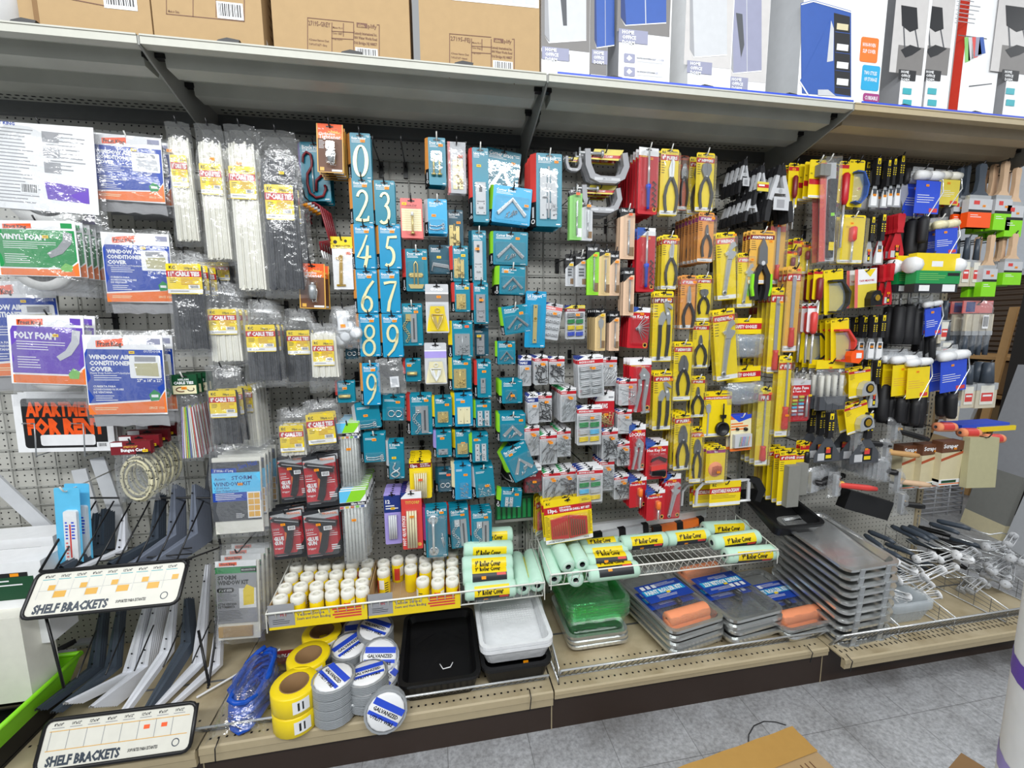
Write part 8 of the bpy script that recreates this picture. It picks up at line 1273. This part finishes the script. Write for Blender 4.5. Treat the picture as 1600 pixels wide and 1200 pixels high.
cov_px(970, 849, 1040, 842, -.27, -.27, 'with readable label behind the bare gap', rot=10); cov_px(1040, 842, 1106, 835, -.25, -.25, 'with Spanish label beside the readable one', rot=10); cov_px(1098, 826, 1166, 822, -.17, -.17, 'at the back under the hacksaw', rot=25); cov_px(1112, 848, 1184, 838, -.32, -.32, 'at the far end, middle of three', rot=15); cov_px(1132, 868, 1210, 862, -.4, -.4, 'at the far end against the front wires', rot=30)
# spirit levels and boards behind the covers
for k, (u0, v0, u1, v1, m, lab) in enumerate(((925, 838, 1010, 822, 'lgrey', 'silver spirit level with black end behind the mint covers'), (1018, 828, 1096, 812, 'orange', 'orange spirit level with black ends behind the mint covers'), (905, 826, 1100, 800, 'white', 'white strip lying along the pegboard behind the levels'))):
 a, c = PY(u0, v0, -.13+.03*k), PY(u1, v1, -.13+.03*k); r = empty('spirit_level', a); tag(r, lab, 'level'); L = (c-a).length; b = MB(); b.box(0, -.02, -.02, L, .0, .02, m); b.build('body', r); r.rotation_euler = (0, -math.asin((c-a).z/L), 0)
 for s0, s1 in ((0, .16), (.46, .58), (.9, 1)) if k < 2 else (): b = MB(); b.box(L*s0, -.023, -.023, L*s1, .002, .023, 'black'); b.build('black_fitting', r)
# lattice fences along the base deck
def fence(x0, x1, yb, yt, z, label, sides=True):
 r = empty('wire_fence', (0, 0, 0)); tag(r, label, 'wire fence'); b = MB(); z0 = .191; b.tube([(x0, yt, z), (x1, yt, z)], .004, 'chrome', 6); b.tube([(x0, yb, z0), (x1, yb, z0)], .003, 'zinc', 6); b.tube([(x0, yt, z), (x0, yb, z0)], .004, 'zinc', 6); b.tube([(x1, yt, z), (x1, yb, z0)], .004, 'zinc', 6); b.build('rails', r)
 b = MB(); n = int((x1-x0)/.024)
 for k in range(n):
  x = x0+(x1-x0)*k/n; w = (x1-x0)/n; b.tube([(x, yb, z0), (x+w*.75, yt, z)], .0014, 'dsteel', 4, False); b.tube([(x+w*.9, yb, z0), (x+w*.1, yt, z)], .0014, 'dsteel', 4, False)
 b.build('lattice_wires', r)
fence(-.01, 1.2, -.535, -.585, .25, 'chrome lattice wire fence in front of the tape rolls'); fence(1.252, 2.43, -.535, -.58, .256, 'chrome lattice wire fence in front of the paint roller kits'); fence(2.45, 3.63, -.585, -.64, .275, 'chrome lattice wire fence in front of the roller frames')
def divider(x, y0, y1, z, label, h0=.06):
 b = MB(); b.tube([(x, y1, .2), (x, y1, z), (x, y0, h0+.2), (x, y0, .195), (x, y1, .195)], .0032, 'chrome', 6)
 for k in range(1, 9): t = k/9; b.tube([(x, y1+(y0-y1)*t, .195), (x, y1+(y0-y1)*t, z+(h0+.2-z)*t)], .0014, 'dsteel', 4, False)
 for k in range(1, 4): b.tube([(x, y1, .2+(z-.2)*k/4), (x, y0, .2+h0*k/4)], .0014, 'dsteel', 4, False)
 tag(b.build('wire_divider'), label, 'wire divider')
divider(1.245, -.57, -.06, .42, 'tall wire divider between the white and the green trays'); divider(2.76, -.62, -.06, .40, 'wire divider beside the clear tray'); divider(3.06, -.62, -.06, .40, 'wire divider among the white cage frames'); divider(3.36, -.62, -.06, .40, 'wire divider through the silver roller frames'); divider(3.64, -.62, -.02, .42, 'wire divider at the open end of the shelving')
# paint trays
def tray_mesh(W, D, Hf, mat, rib=0, well=.3, rim=.012):
 """open tray: deep at the front (-y), ramp rising to the back"""
 b = MB(); n = 4; lo = lambda g, z: [(p, q, z) for p, q in rrect(-W/2+g, g, W/2-g, D-g, max(.004, .035-g*.4), n)]
 def ring(g, zf): return [(p, q-D, zf(q-D)) for p, q, _ in lo(g, 0)]
 zt = lambda q: Hf+.0*q
 bot = lambda q: .004 if q < -D*(1-well) else .004+(Hf*.72)*((q+D*(1-well))/(D*(1-well)))
 rings = [ring(rim*.2, lambda q: Hf-.014), ring(-rim*.3, lambda q: Hf-.012), ring(-rim*.3, lambda q: Hf), ring(rim, lambda q: Hf), ring(rim+.012, bot)]; m = len(rings[0])
 vs = [p for r in rings for p in r]; fs = [(i*m+j, i*m+(j+1) % m, (i+1)*m+(j+1) % m, (i+1)*m+j) for i in range(4) for j in range(m)]; b.add(vs, fs, mat, False)
 out = [ring(rim*.2, lambda q: Hf-.014), ring(rim+.011, lambda q: max(0, bot(q)-.004))]; b.add([p for r in out for p in r], [(j, m+j, m+(j+1) % m, (j+1) % m) for j in range(m)]+[tuple(range(2*m-1, m-1, -1))], mat)
 x = W/2-rim-.016; b.grid(lambda s, t: (-x+2*x*s, -D+rim+.016+(D-2*rim-.032)*t, bot(-D+rim+.016+(D-2*rim-.032)*t)), 1, 12, mat, False)
 for k in range(rib):
  for s in (-1, 1):
   y = -D*.62+D*.5*k/max(1, rib); b.quad([(s*.008, y+.03, bot(y+.03)+.003), (s*x*.85, y-.03, bot(y-.03)+.003), (s*x*.85, y-.022, bot(y-.022)+.003), (s*.008, y+.038, bot(y+.038)+.003)], mat)
 return b
def tray(name, x, y, z, W, D, H, mat, label, n=1, dz=.012, rx=0, rz=0, rib=0, group=None, jit=.0, extra=None):
 r = empty(name, (x, y, z)); tray_mesh(W, D, H, mat, rib).build('tray_body', r)
 if extra: extra(r)
 for k in range(n):
  o = r if k == 0 else copy_tree(r); o.location = (x+random.uniform(-jit, jit), y+random.uniform(-jit, jit), z-dz*k); o.rotation_euler = (R(rx), 0, R(rz+(random.uniform(-1.5, 1.5) if k else 0)*jit*150)); tag(o, label if n == 1 else label+', '+('topmost of its stack' if k == 0 else ORD[k]+' from the top'), 'paint tray', group or (None if n == 1 else 'trays: '+label))
 return r
def e_sticker(r): b = MB(); b.box(.03, -.30, .05, .05, -.299, .062, 'stk'); b.build('price_sticker', r)
def e_wire(r): b = MB(); b.tube([(.0, -.30, .07), (.012, -.325, .068), (.04, -.325, .072), (.05, -.31, .078)], .002, 'white', 5); b.build('bent_hook', r)
tray('paint_tray', .795, -.165, .19, .30, .40, .085, 'black', 'large black paint tray beside the wire spools', rib=6, extra=e_wire)
tray('paint_tray', 1.09, -.20, .19, .27, .35, .085, 'black', 'black paint tray under the white tray', extra=e_sticker)
def e_dots(r):
 b = MB()
 for i in range(17):
  for j in range(17): x, q = -.095+i*.0119, -.235+j*.011; z = .004+.07*.72*((q+.33*.7)/(.33*.7)) if q > -.231 else .004; b.box(x, q, z, x+.005, q+.005, z+.0025, 'white')
 b.build('raised_dots', r)
tray('paint_tray', 1.095, -.195, .278, .285, .33, .07, 'whitep', 'white plastic paint tray with dotted ramp', 2, .016, extra=e_dots)
tray('tray_liner', 1.47, -.15, .312, .285, .27, .085, 'gplast', 'green translucent tray liner by the wire divider', 5, .014, rib=6, jit=.002)
tray('paint_tray', 1.465, -.14, .236, .265, .30, .035, 'alu', 'silver foil tray under the green liners', 3, .022, jit=.004)
def kit(x, y, z, rz, label, n, roll_back=False):
 def ex(r):
  b = MB(); b.box(-.12, -.26, .062, .12, -.135, .064, 'blue'); q = MB(); q.T = Matrix.Translation((0, -.197, .0645)) @ Matrix.Rotation(R(-90), 4, 'X') @ (Matrix.Rotation(R(180), 4, 'Y') if roll_back else Matrix()); q.rect(-.11, -.018, .11, .018, -.0002, 'cyan'); q.text('PAINT ROLLER KIT', 0, -.012, .026, -.0006, 'white', .2, 'c', .05); q.lines(-.06, -.05, .05, -.026, 3, -.0003, 'white', .3); q.lines(-.02, .028, .1, .05, 3, -.0003, 'white', .3)
  for k in range(3): q.rect(-.1+k*.03, .026, -.08+k*.03, .05, -.0005, 'white')
  s = MB(); s.add([(a, c, abs(d-.0645)+.0645) for a, c, d in q.v], q.f, 'white'); s.ms = q.ms; s.m = q.m; b.build('kit_card', r); s.build('card_print', r)
  yy = -.345 if not roll_back else -.055; b = MB(); b.lathe([(.008, -.105), (.028, -.105), (.031, -.1), (.031, .1), (.028, .105), (.008, .105)], 'peach', 16, 'x', (0, yy, .042)); b.build('roller_sleeve', r); b = MB(); b.tube([(.02, yy+.06 if not roll_back else -.22, .05), (.03, yy+.14 if not roll_back else -.29, .05)], .011, 'black', 8); b.build('roller_handle', r)
  b = MB(); b.grid(lambda s, t: (-.125+.25*s, -.41+.39*t, .0625+.002*math.sin(s*17+t*9)), 8, 8, 'film'); b.build('shrink_film', r); b = MB(); b.box(.0, -.222, .0655, .02, -.21, .066, 'stky'); b.build('price_sticker', r)
 tray('roller_kit', x, y, z, .28, .42, .045, 'alu', label, n, .030, rz=rz, jit=.006, extra=ex)
kit(1.79, -.125, .285, 10, 'foil tray paint roller kit beside the green liners', 4); kit(2.10, -.11, .285, 7, 'foil tray paint roller kit with its label upside down', 4, True); kit(2.36, -.135, .225, 5, 'foil tray paint roller kit beside the tall tray stack', 2)
def e_tabs(r):
 for x in (-.07, .07): b = MB(); b.box(x-.012, -.392, -.032, x+.012, -.388, .03, 'zinc'); b.build('leg_strip', r)
tray('paint_tray', 2.60, -.22, .575, .29, .385, .032, 'alu', 'deep silver roller tray of the tall leaning stack', 10, .039, rx=9, rz=3, jit=.004, extra=e_tabs)
tray('paint_tray', 2.49, -.06, .63, .26, .30, .07, 'black', 'black tray lying behind the tall silver stack', 1, rx=14)
o = MB(); o.box(2.47, -.33, .19, 2.74, -.08, .20, 'zinc'); tag(o.build('stack_base'), 'grey sheet under the tall tray stack', 'sheet')
tray('tray_liner', 2.93, -.22, .215, .24, .33, .08, 'clearp', 'clear plastic tray liner at the wire divider', 4, .008, rib=2)
# roller frames heaped behind the wires
def frame(p, yaw, pitch, kind, lab):
 r = empty('cage_roller', p); b = MB(); b.tube([(0, 0, 0), (.02, 0, 0), (.10, 0, .004), (.13, 0, 0)], [.010, .014, .013, .009], 'slate' if kind else 'black', 8); b.build('handle', r); b = MB(); b.tube([(.13, 0, 0), (.20, 0, .0), (.23, .05, .0), (.27, .05, .0), (.27, -.06, 0)], .0035, 'chrome', 6); b.build('wire_rod', r); b = MB(); m = 'white' if kind == 1 else 'lgrey'
 for k in range(5): a = k*1.257; b.tube([(.27+.018*math.cos(a), .045, .018*math.sin(a)), (.27+.018*math.cos(a), -.06, .018*math.sin(a))], .0022, m, 4)
 for y in (.045, -.06): b.lathe([(0, 0), (.02, 0), (.021, .006), (0, .006)], m, 10, 'y', (.27, y, 0))
 b.build('cage', r); r.rotation_euler = (R(random.uniform(-30, 30)), R(pitch), R(yaw)); tag(r, lab, 'roller frame', 'loose roller frames'); return r
ZN = (('beside the clear tray', 2.82, 3.02, 1, 9, -115), ('in the white caged heap', 3.08, 3.3, 1, 12, -95), ('in the silver heap past the middle divider', 3.36, 3.58, 2, 12, -80), ('with black grip by the open end', 3.45, 3.62, 0, 9, -60))
for zn, xa, xb, kd, n, yw in ZN:
 for k in range(n): frame((random.uniform(xa, xb), -.10-.03*(k % 4)-random.uniform(0, .05), .235+.022*k), yw+random.uniform(-14, 14), random.uniform(-3, 8), kd, 'roller frame %s, %s' % (zn, 'lowest' if k == 0 else 'topmost' if k == n-1 else ORD[k]+' from the bottom'))
# caution tape, utility wire, rope
def tape_roll(u, v, z, lab, k=0):
 p = PZ(u, v, z+.074); r = empty('tape_roll', (p.x, p.y, z-.075*k)); r.scale = (1.32,)*3; b = MB(); b.lathe([(.036, .055), (.055, .056), (.058, .052), (.058, .004), (.055, 0), (.036, 0)], 'yellow', 22); b.build('tape', r); b = MB(); b.lathe([(.036, 0), (.036, .0555), (.033, .0555), (.033, 0)], 'cardd', 20); b.build('cardboard_core', r); b = MB(); b.lathe([(.0584, .012), (.0584, .046)], 'white', 4, a0=4.9, a1=5.6); b.lathe([(.0586, .018), (.0586, .04)], 'black', 1, a0=5.1, a1=5.35); b.lathe([(.0584, .008), (.0584, .048)], 'black', 4, a0=5.8, a1=6.6); b.build('printed_label', r); tag(r, 'yellow caution tape roll, '+lab, 'tape roll', 'yellow tape rolls')
for u, v, n, z, lab in ((460, 1066, 2, .267, 'front stack'), (482, 1022, 2, .267, 'middle stack behind the front one'), (503, 985, 1, .25, 'rear one under the spool basket'), (526, 980, 1, .20, 'farthest, half hidden in shadow')):
 for k in range(n): tape_roll(u, v, z, lab+('' if n == 1 else (', upper roll', ', lower roll')[k]), k)
def coil(u, v, z, lab, tilt=0, k=0):
 p = PZ(u, v, z+.03); r = empty('wire_coil', (p.x, p.y, z-.036*k)); r.scale = (1.6, 1.6, 1.05); b = MB()
 for j in range(5): b.lathe([(.041, .004+.006*j-.003), (.046, .004+.006*j-.001), (.046, .004+.006*j+.001), (.041, .004+.006*j+.003)], 'zinc', 18, smooth=False)
 b.build('wire_windings', r); b = MB(); b.lathe([(0, .034), (.036, .034), (.040, .030), (.040, .026)], 'white', 16); b.build('label_disc', r)
 q = MB(); q.rect(-.036, .006, .036, .02, 0, 'royal'); q.rect(-.036, -.016, .036, -.008, 0, 'royal'); q.text('GALVANIZED', 0, -.004, .008, -.0003, 'black', .06, 'c', .03); q.text('UTILITY WIRE', 0, -.02, .007, -.0003, 'black', .055, 'c', .03); a = R(random.uniform(-50, 50)); c, s = math.cos(a), math.sin(a); b = MB(); b.add([(x*c-z_*s, x*s+z_*c, .0345-y_) for x, y_, z_ in q.v], q.f, 'royal'); b.ms = q.ms; b.m = q.m; b.build('label_print', r); r.rotation_euler = (R(tilt), R(tilt*.4), 0); tag(r, 'silver coil of utility wire, '+lab, 'wire coil', 'coils of utility wire')
for u, v, z, n, t, lab in ((521, 1058, .31, 4, 0, 'front stack beside the tape rolls'), (574, 1052, .29, 3, -4, 'front stack toward the black tray'), (545, 1008, .27, 2, 6, 'stack under the spool basket'), (586, 978, .30, 3, 12, 'far stack with the highest label'), (560, 982, .26, 1, 35, 'one leaning behind the others'), (592, 1020, .27, 1, 30, 'one tilted in the middle of the heap'), (594, 1042, .24, 1, 30, 'one leaning by the black tray'), (602, 1092, .23, 1, 75, 'one standing on edge against the black tray')):
 for k in range(n): coil(u, v, z, lab+('' if n == 1 else (', top coil', ', second coil down', ', third coil down', ', bottom coil')[k]), tilt=t if k == 0 else 0, k=k)
p = PZ(400, 1095, .20); r = empty('rope_bag', p); tag(r, 'clear bag of shiny blue rope on the base deck', 'rope'); b = MB()
for k in range(14): b.tube([((.06-.004*(k % 3))*(1 if k < 9 else .5)*math.cos(a*.42+k)+random.uniform(-.008, .008), (.13-.005*(k % 4))*(1 if k < 9 else .55)*math.sin(a*.42+k), .012+.012*(k % 9)+.01*math.sin(a+k)) for a in range(16)], .009, 'bluep', 6)
b.build('blue_rope', r); b = MB(); b.grid(lambda s, t: (-.09+.18*s, -.17+.33*t, .005+.145*math.sin(math.pi*min(.97, max(.03, s)))**.5*math.sin(math.pi*min(.97, max(.03, t)))**.5+random.uniform(-.01, .01)), 9, 12, 'film'); b.build('bag', r)
p = PZ(430, 1030, .21); r = empty('cable_pack', p); tag(r, 'dark red STEEL CABLE pack beside the rope bag', 'cable'); b = MB(); b.box(-.09, -.035, 0, .09, .03, .012, 'dred'); b.build('pack_body', r); q = MB(); q.text('STEEL CABLE', -.08, -.01, .018, 0, 'white', .14, bold=.03); b = MB(); b.add([(x, z_, .0125) for x, y_, z_ in q.v], q.f, 'white'); b.build('pack_lettering', r)
a, c = PZ(307, 1090, .20), PZ(425, 1022, .21); b = MB(); b.tube([a, c, c+Vector((.03, .01, .01))], .004, 'white', 6); tag(b.build('white_rod'), 'long white rod lying across the tan deck by the bracket stand', 'rod')
# ---- bracket stand
r = empty('bracket_stand', (0, 0, 0)); tag(r, 'black wire stand holding two tiers of shelf brackets', 'display stand')
def placard(c, low):
 tl, tr, bl = [PY(*q) for q in c]; ux = (tr-tl); W_ = ux.length; ux.normalize(); uz = tl-bl; H_ = uz.length; uz = (uz-ux*uz.dot(ux)).normalized(); ny = uz.cross(ux)*-1; T = Matrix(((ux.x, ny.x*-1, uz.x, tl.x), (ux.y, ny.y*-1, uz.y, tl.y), (ux.z, ny.z*-1, uz.z, tl.z), (0, 0, 0, 1)))
 if (T.col[1].xyz).dot(CAM-tl) > 0: T.col[1] = -T.col[1]
 b = MB(); b.T = T; b.extrude(rrect(0, -H_, W_, 0, .02), 0, .003, 'offw'); y = -.0005; b.text('SHELF BRACKETS', W_*.05, -H_*.94, H_*.2, y, 'slate', W_*.48, bold=.05); b.text('SOPORTES PARA ESTANTES', W_*.58, -H_*.87, H_*.07, y, 'char', W_*.2, bold=.03); b.ribbon(arc(W_*.9, -H_*.80, H_*.08, H_*.08, 0, 360, 16, H_*.02), y, .001, 'slate')
 n = 9 if not low else 8
 for k in range(n):
  x = W_*(.04+.93*k/n); b.text(('8"x10"', '10"x12"', '12"x14"')[k % 3], x+W_*.01, -H_*.12, H_*.06, y, 'char', W_*.06, bold=.03); b.rect(x, -H_*.17, x+W_*.08, -H_*.155, y, 'tealic' if not low else 'grey')
  if not low:
   b.rect(x+W_*.055, -H_*.42, x+W_*.1, -H_*.3, y, 'amber') if k % 2 == 0 else b.rect(x, -H_*.60, x+W_*.08, -H_*.45, y, 'amber'); b.rect(x, -H_*.43, x+W_*.1, -H_*.425, y, 'grey'); b.rect(x, -H_*.62, x+.001, -H_*.2, y, 'lgrey')
  else: b.rect(x, -H_*.62, x+.0015, -H_*.22, y, 'grey')
 if low:
  for z in (.22, .62): b.rect(W_*.03, -H_*z-.002, W_*.97, -H_*z, y, 'amber')
  for x in (.66, .78): b.rect(W_*x, -H_*.42, W_*(x+.04), -H_*.33, y-.0003, 'stkr')
 b.build('lower_placard' if low else 'upper_placard', r); b = MB(); b.T = T; b.tube([(q[0], 0, q[1]) for q in rrect(-.004, -H_-.004, W_+.004, .004, .022)+[(W_+.004, 0, -.02)]], .006, 'black', 6); b.build('placard_frame', r)
placard(((62, 897, -.42), (292, 877, -.42), (28, 966, -.50)), False); placard(((75, 1128, -.56), (306, 1099, -.56), (47, 1206, -.62)), True)
P3 = lambda u, v, y: tuple(PY(u, v, y))
b = MB()
for q in ([P3(62, 893, -.42), P3(130, 778, -.2), P3(330, 778, -.2), P3(345, 855, -.24), P3(292, 874, -.42)], [P3(62, 893, -.42), P3(292, 874, -.42)], [P3(328, 760, -.2), P3(345, 855, -.24), P3(335, 1010, -.28), P3(325, 1075, -.45)], [P3(72, 965, -.47), P3(100, 1075, -.50)], [P3(310, 985, -.4), P3(327, 1072, -.5)]): b.tube(q, .0042, 'black', 6)
b.build('main_wires', r); b = MB()
for k in range(7): b.tube([P3(85+k*32, 892-k*3, -.41), P3(150+k*28, 783, -.2)], .0030, 'black', 5)
for k in range(4): b.tube([P3(90, 890-k*8, -.40+.06*k), P3(300, 874-k*9, -.40+.06*k)], .0026, 'black', 5)
for k in range(5): b.tube([P3(120+k*45, 1060-k*6, -.5), P3(150+k*45, 985-k*4, -.3)], .0026, 'black', 5)
b.build('tier_dividers', r)
def bracket(A, B_, C, mat, lab, n=1, w=.033, off=(.002, .007, -.0065), grp='shelf brackets'):
 A, B_, C = PY(*A), PY(*B_), PY(*C); b = MB(); rows_ = []; M_ = 12
 for i in range(M_+1):
  t = i/M_
  if t < .5: p = A.lerp(B_, t/.5); ww = .30+.70*t/.5; nd = Vector((0, -1, 0))
  else: p = B_.lerp(C, (t-.5)/.5); ww = 1-.62*(t-.5)/.5; nd = Vector((0, -.2, 1)).normalized()
  if i == M_//2: nd = Vector((0, -1, 1)).normalized()
  hw = w*ww; q = p-B_; rows_.append([q+Vector((-hw/2-.002, 0, 0))-nd*.010, q+Vector((-hw/2, 0, 0)), q+Vector((-hw*.15, 0, 0))+nd*.001, q+nd*.006, q+Vector((hw*.15, 0, 0))+nd*.001, q+Vector((hw/2, 0, 0)), q+Vector((hw/2+.002, 0, 0))-nd*.010])
 m = 7; b.add([tuple(x) for rr in rows_ for x in rr], [(i*m+j, i*m+j+1, (i+1)*m+j+1, (i+1)*m+j) for i in range(M_) for j in range(m-1)], mat, False)
 for t in (.08, .36, .46): p = (A-B_)*(1-t/.5); b.add([(p.x+.004*math.cos(a), p.y-.0075, p.z+.004*math.sin(a)) for a in (0, 1, 2, 3, 4, 5)], [tuple(range(6))], 'black')
 o0 = b.build('metal_bracket')
 for k in range(n): o = o0 if k == 0 else copy_tree(o0); o.location = B_+Vector(off)*k; tag(o, lab if n == 1 else lab+', '+('topmost of the nest' if k == 0 else ORD[k]+' in the nest'), 'shelf bracket', grp)
bracket((302, 757, -.2), (302, 834, -.22), (218, 890, -.42), 'bracketg', 'grey bracket in the upper tier by the storm kits', 9)
bracket((271, 757, -.2), (268, 836, -.22), (190, 890, -.42), 'bracketg', 'grey bracket in the upper tier, second from the storm kits', 6)
bracket((246, 770, -.2), (240, 842, -.22), (170, 880, -.42), 'slate', 'dark bracket in the middle of the upper tier', 4); bracket((193, 803, -.22), (188, 858, -.24), (115, 890, -.42), 'bracketw', 'lone white bracket in the upper tier', 1); bracket((160, 795, -.2), (155, 852, -.22), (95, 885, -.4), 'slate', 'dark bracket beside the thermometer', 5); bracket((147, 802, -.2), (140, 855, -.22), (88, 888, -.4), 'slate', 'dark bracket half behind the thermometer', 2)
for A, B_, C, m, lab, n in (((160, 945, -.22), (145, 1043, -.24), (58, 1108, -.46), 'slate', 'dark long bracket in the lower tier, nearest the green basket', 3), ((186, 945, -.22), (172, 1042, -.24), (82, 1112, -.46), 'slate', 'dark long bracket in the lower tier, second from the green basket', 3), ((228, 940, -.22), (200, 1050, -.24), (102, 1098, -.44), 'bracketw', 'white bracket of the wide spread nest in the lower tier', 6), ((244, 940, -.22), (222, 1042, -.24), (142, 1104, -.46), 'bracketw', 'white bracket of the tight nest in the lower tier', 10), ((270, 940, -.22), (258, 1018, -.24), (168, 1146, -.50), 'bracketw', 'longest white bracket reaching over the lower placard', 2), ((290, 935, -.22), (290, 1005, -.24), (218, 1124, -.48), 'slate', 'dark bracket reaching over the lower placard', 4), ((323, 882, -.22), (308, 1036, -.26), (240, 1106, -.44), 'bracketw', 'white bracket by the storm kits, inner one', 2), ((345, 935, -.22), (335, 1040, -.26), (264, 1104, -.44), 'bracketw', 'white bracket by the storm kits, outer one', 2)): bracket(A, B_, C, m, lab, n, .040)
# goods at the picture edge
def mk_thermo(root, W, H): b = base_card(W, H, 'sky', .004); b.build('card', root); b = MB(); b.extrude(rrect(-W*.1, -H*.97, W*.42, -H*.28, .008), -.012, -.001, 'whitep'); y = -.0124; b.lines(-W*.04, -H*.66, W*.08, -H*.42, 6, y, 'royal', .5); b.lines(W*.2, -H*.66, W*.36, -H*.42, 6, y, 'royal', .5); b.rect(W*.12, -H*.88, W*.18, -H*.45, y, 'red2'); b.lines(-W*.04, -H*.9, W*.08, -H*.68, 5, y, 'pink', .5); b.build('thermometer', root)
stack(mk_thermo, 104, 762, 40, 122, .33, 'blue card with white outdoor thermometer', 'thermometer', 'thermometer_card', 2, .04, hk='hookw', roll=-4)
for k, (u0, v0, u1, v1, lab) in enumerate(((0, 745, 75, 835, 'grey bagged strip slanting at the picture edge'), (132, 730, 152, 850, 'grey bagged strip behind the thermometer'), (160, 712, 192, 845, 'grey bagged strip behind the bungee cords'), (345, 690, 318, 850, 'dark plastic strip beside the blue storm kit'))):
 a, c = PY(u0, v0, -.1), PY(u1, v1, -.14); b = MB(); b.ribbon([(a.x, a.z, .05), (c.x, c.z, .05)], -.13, -.12, 'lgrey' if k < 3 else 'dgrey'); o = b.build('bagged_strip'); tag(o, lab, 'strip')
for k, (u, v, y, w, h, lab) in enumerate(((62, 876, -.40, .45, .30, 'white box with dark green label, nearest, beside the placard'), (82, 838, -.26, .5, .22, 'white box with dark green label, behind the nearest one'), (30, 965, -.46, .4, .3, 'pale white box under the bracket placard'))):
 p = PY(u, v, y); r = empty('white_box', (p.x, p.y, p.z)); tag(r, lab, 'box'); b = MB(); b.box(-w, 0, -h, 0, .11, 0, 'white' if k < 2 else 'offw'); b.build('box_body', r)
 if k < 2: b = MB(); b.rect(-.2, -.13, -.025, -.05, -.001, 'dgreen'); b.rect(-.2, -.05, -.04, -.035, -.001, 'black'); b.lines(-.18, -.09, -.05, -.06, 2, -.0014, 'white', .3); b.rect(-.09, -.048, -.065, -.037, -.0014, 'stk'); b.build('label', r)
r = empty('green_basket', (0, 0, 0)); tag(r, 'lime green plastic basket of black handled tools', 'basket'); x1, x0, y0, y1, z = -.53, -1.1, -.66, -.28, .36; b = MB(); e = .04
for q in ([(x0, y0), (x1, y0)], [(x1, y0), (x1+.0, y1)], [(x1, y1), (x0, y1)]):
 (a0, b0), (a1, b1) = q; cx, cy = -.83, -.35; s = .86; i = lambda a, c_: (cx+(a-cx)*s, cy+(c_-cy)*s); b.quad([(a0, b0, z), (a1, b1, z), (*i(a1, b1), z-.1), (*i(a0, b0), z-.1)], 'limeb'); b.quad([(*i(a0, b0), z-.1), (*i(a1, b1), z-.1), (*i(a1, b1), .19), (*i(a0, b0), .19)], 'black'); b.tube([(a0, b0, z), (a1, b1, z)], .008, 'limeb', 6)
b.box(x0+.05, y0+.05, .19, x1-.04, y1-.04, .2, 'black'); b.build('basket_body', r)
for k in range(5): b = MB(); a = .33; b.tube([(-.92+.05*k, -.48+.05*k, a), (-.78+.04*k, -.42+.06*k, a+.015)], .01, 'rubber' if k != 3 else 'lgrey', 6); b.box(-.78+.04*k, -.43+.06*k, a+.0, -.68+.03*k, -.40+.06*k, a+.01, 'grey'); tag(b.build('paint_scraper'), 'black handled tool lying in the lime green basket, '+ORD[k]+(' nearest' if k == 0 else ' from the front'), 'scraper', 'tools in the green basket')
# ---- odds and ends
for k, (u, v0, v1, lab) in enumerate(((337, 1156, 1186, 'below the rope bag'), (612, 1112, 1142, 'below the wire coils'), (829, 1081, 1107, 'below the white tray'), (1268, 1003, 1023, 'below the last roller kit'), (1331, 1007, 1029, 'below the tall tray stack'))):
 y = -.612 if k < 4 else -.682; b = MB(); p, q = PY(u, v0, y+.01), PY(u-1, v1, y); b.tube([(p.x, y+.03, .2), (p.x, y, .191), (q.x, y, .14 if k < 3 else .148)], .002, 'black', 5); tag(b.build('zip_tie'), 'black zip tie looped over the tan deck lip '+lab, 'zip tie')
b = MB(); b.tube([PZ(u, v, .003) for u, v in ((1169, 1168), (1170, 1148), (1178, 1134), (1194, 1127), (1212, 1128), (1228, 1133))], .0018, 'black', 5); tag(b.build('black_string'), 'thin black curved string lying on the floor behind the taped carton', 'string')
# ---- near the camera
r = empty('floor_carton', (1.93, -.94, 0)); tag(r, 'brown carton sealed with shiny tape on the floor in the foreground', 'carton'); b = MB(); b.box(-.6, -.5, 0, 0, 0, .25, 'card'); b.build('carton_body', r); b = MB(); b.grid(lambda s, t: (-.6+.602*s, -.085+.087*t, .2535+.002*math.sin(s*29+t*5)*math.sin(t*7)), 24, 4, 'ptape'); b.build('packing_tape', r); b = MB()
for k in range(3): b.quad([(-.09+.018*k, -.2, .2513), (-.087+.018*k, -.2, .2513), (-.087+.018*k, -.1, .2513), (-.09+.018*k, -.1, .2513)], 'brown')
b.build('printed_lines', r); r.rotation_euler = (0, 0, R(7))
p = PZ(1502, 1176, .22); b = MB(); b.box(-.4, -.35, 0, 0, 0, .22, 'cardd'); o = b.build('floor_carton'); o.location = (p.x, p.y, 0); o.rotation_euler = (0, 0, R(18)); tag(o, 'dark brown carton corner beside the white rounded pack, cut by the picture edge', 'carton')
p = PY(1570, 1050, -1.5); r = empty('tall_white_pack', (p.x+.07, -1.61, 0)); tag(r, 'white rounded pack with purple bands, cut by the picture edge in the foreground', 'pack'); b = MB(); b.lathe([(0, 0), (.12, 0), (.125, .02), (.125, 1.2), (.11, 1.28), (.06, 1.33), (0, 1.33)], 'white', 28); b.build('wrapped_body', r);
for z0, z1, m in ((.975, 1.01, 'purple'), (.80, .83, 'lilac'), (.40, .44, 'lilac')): b = MB(); b.lathe([(.1256, z0), (.1256, z1)], m, 28); b.build('purple_band', r)
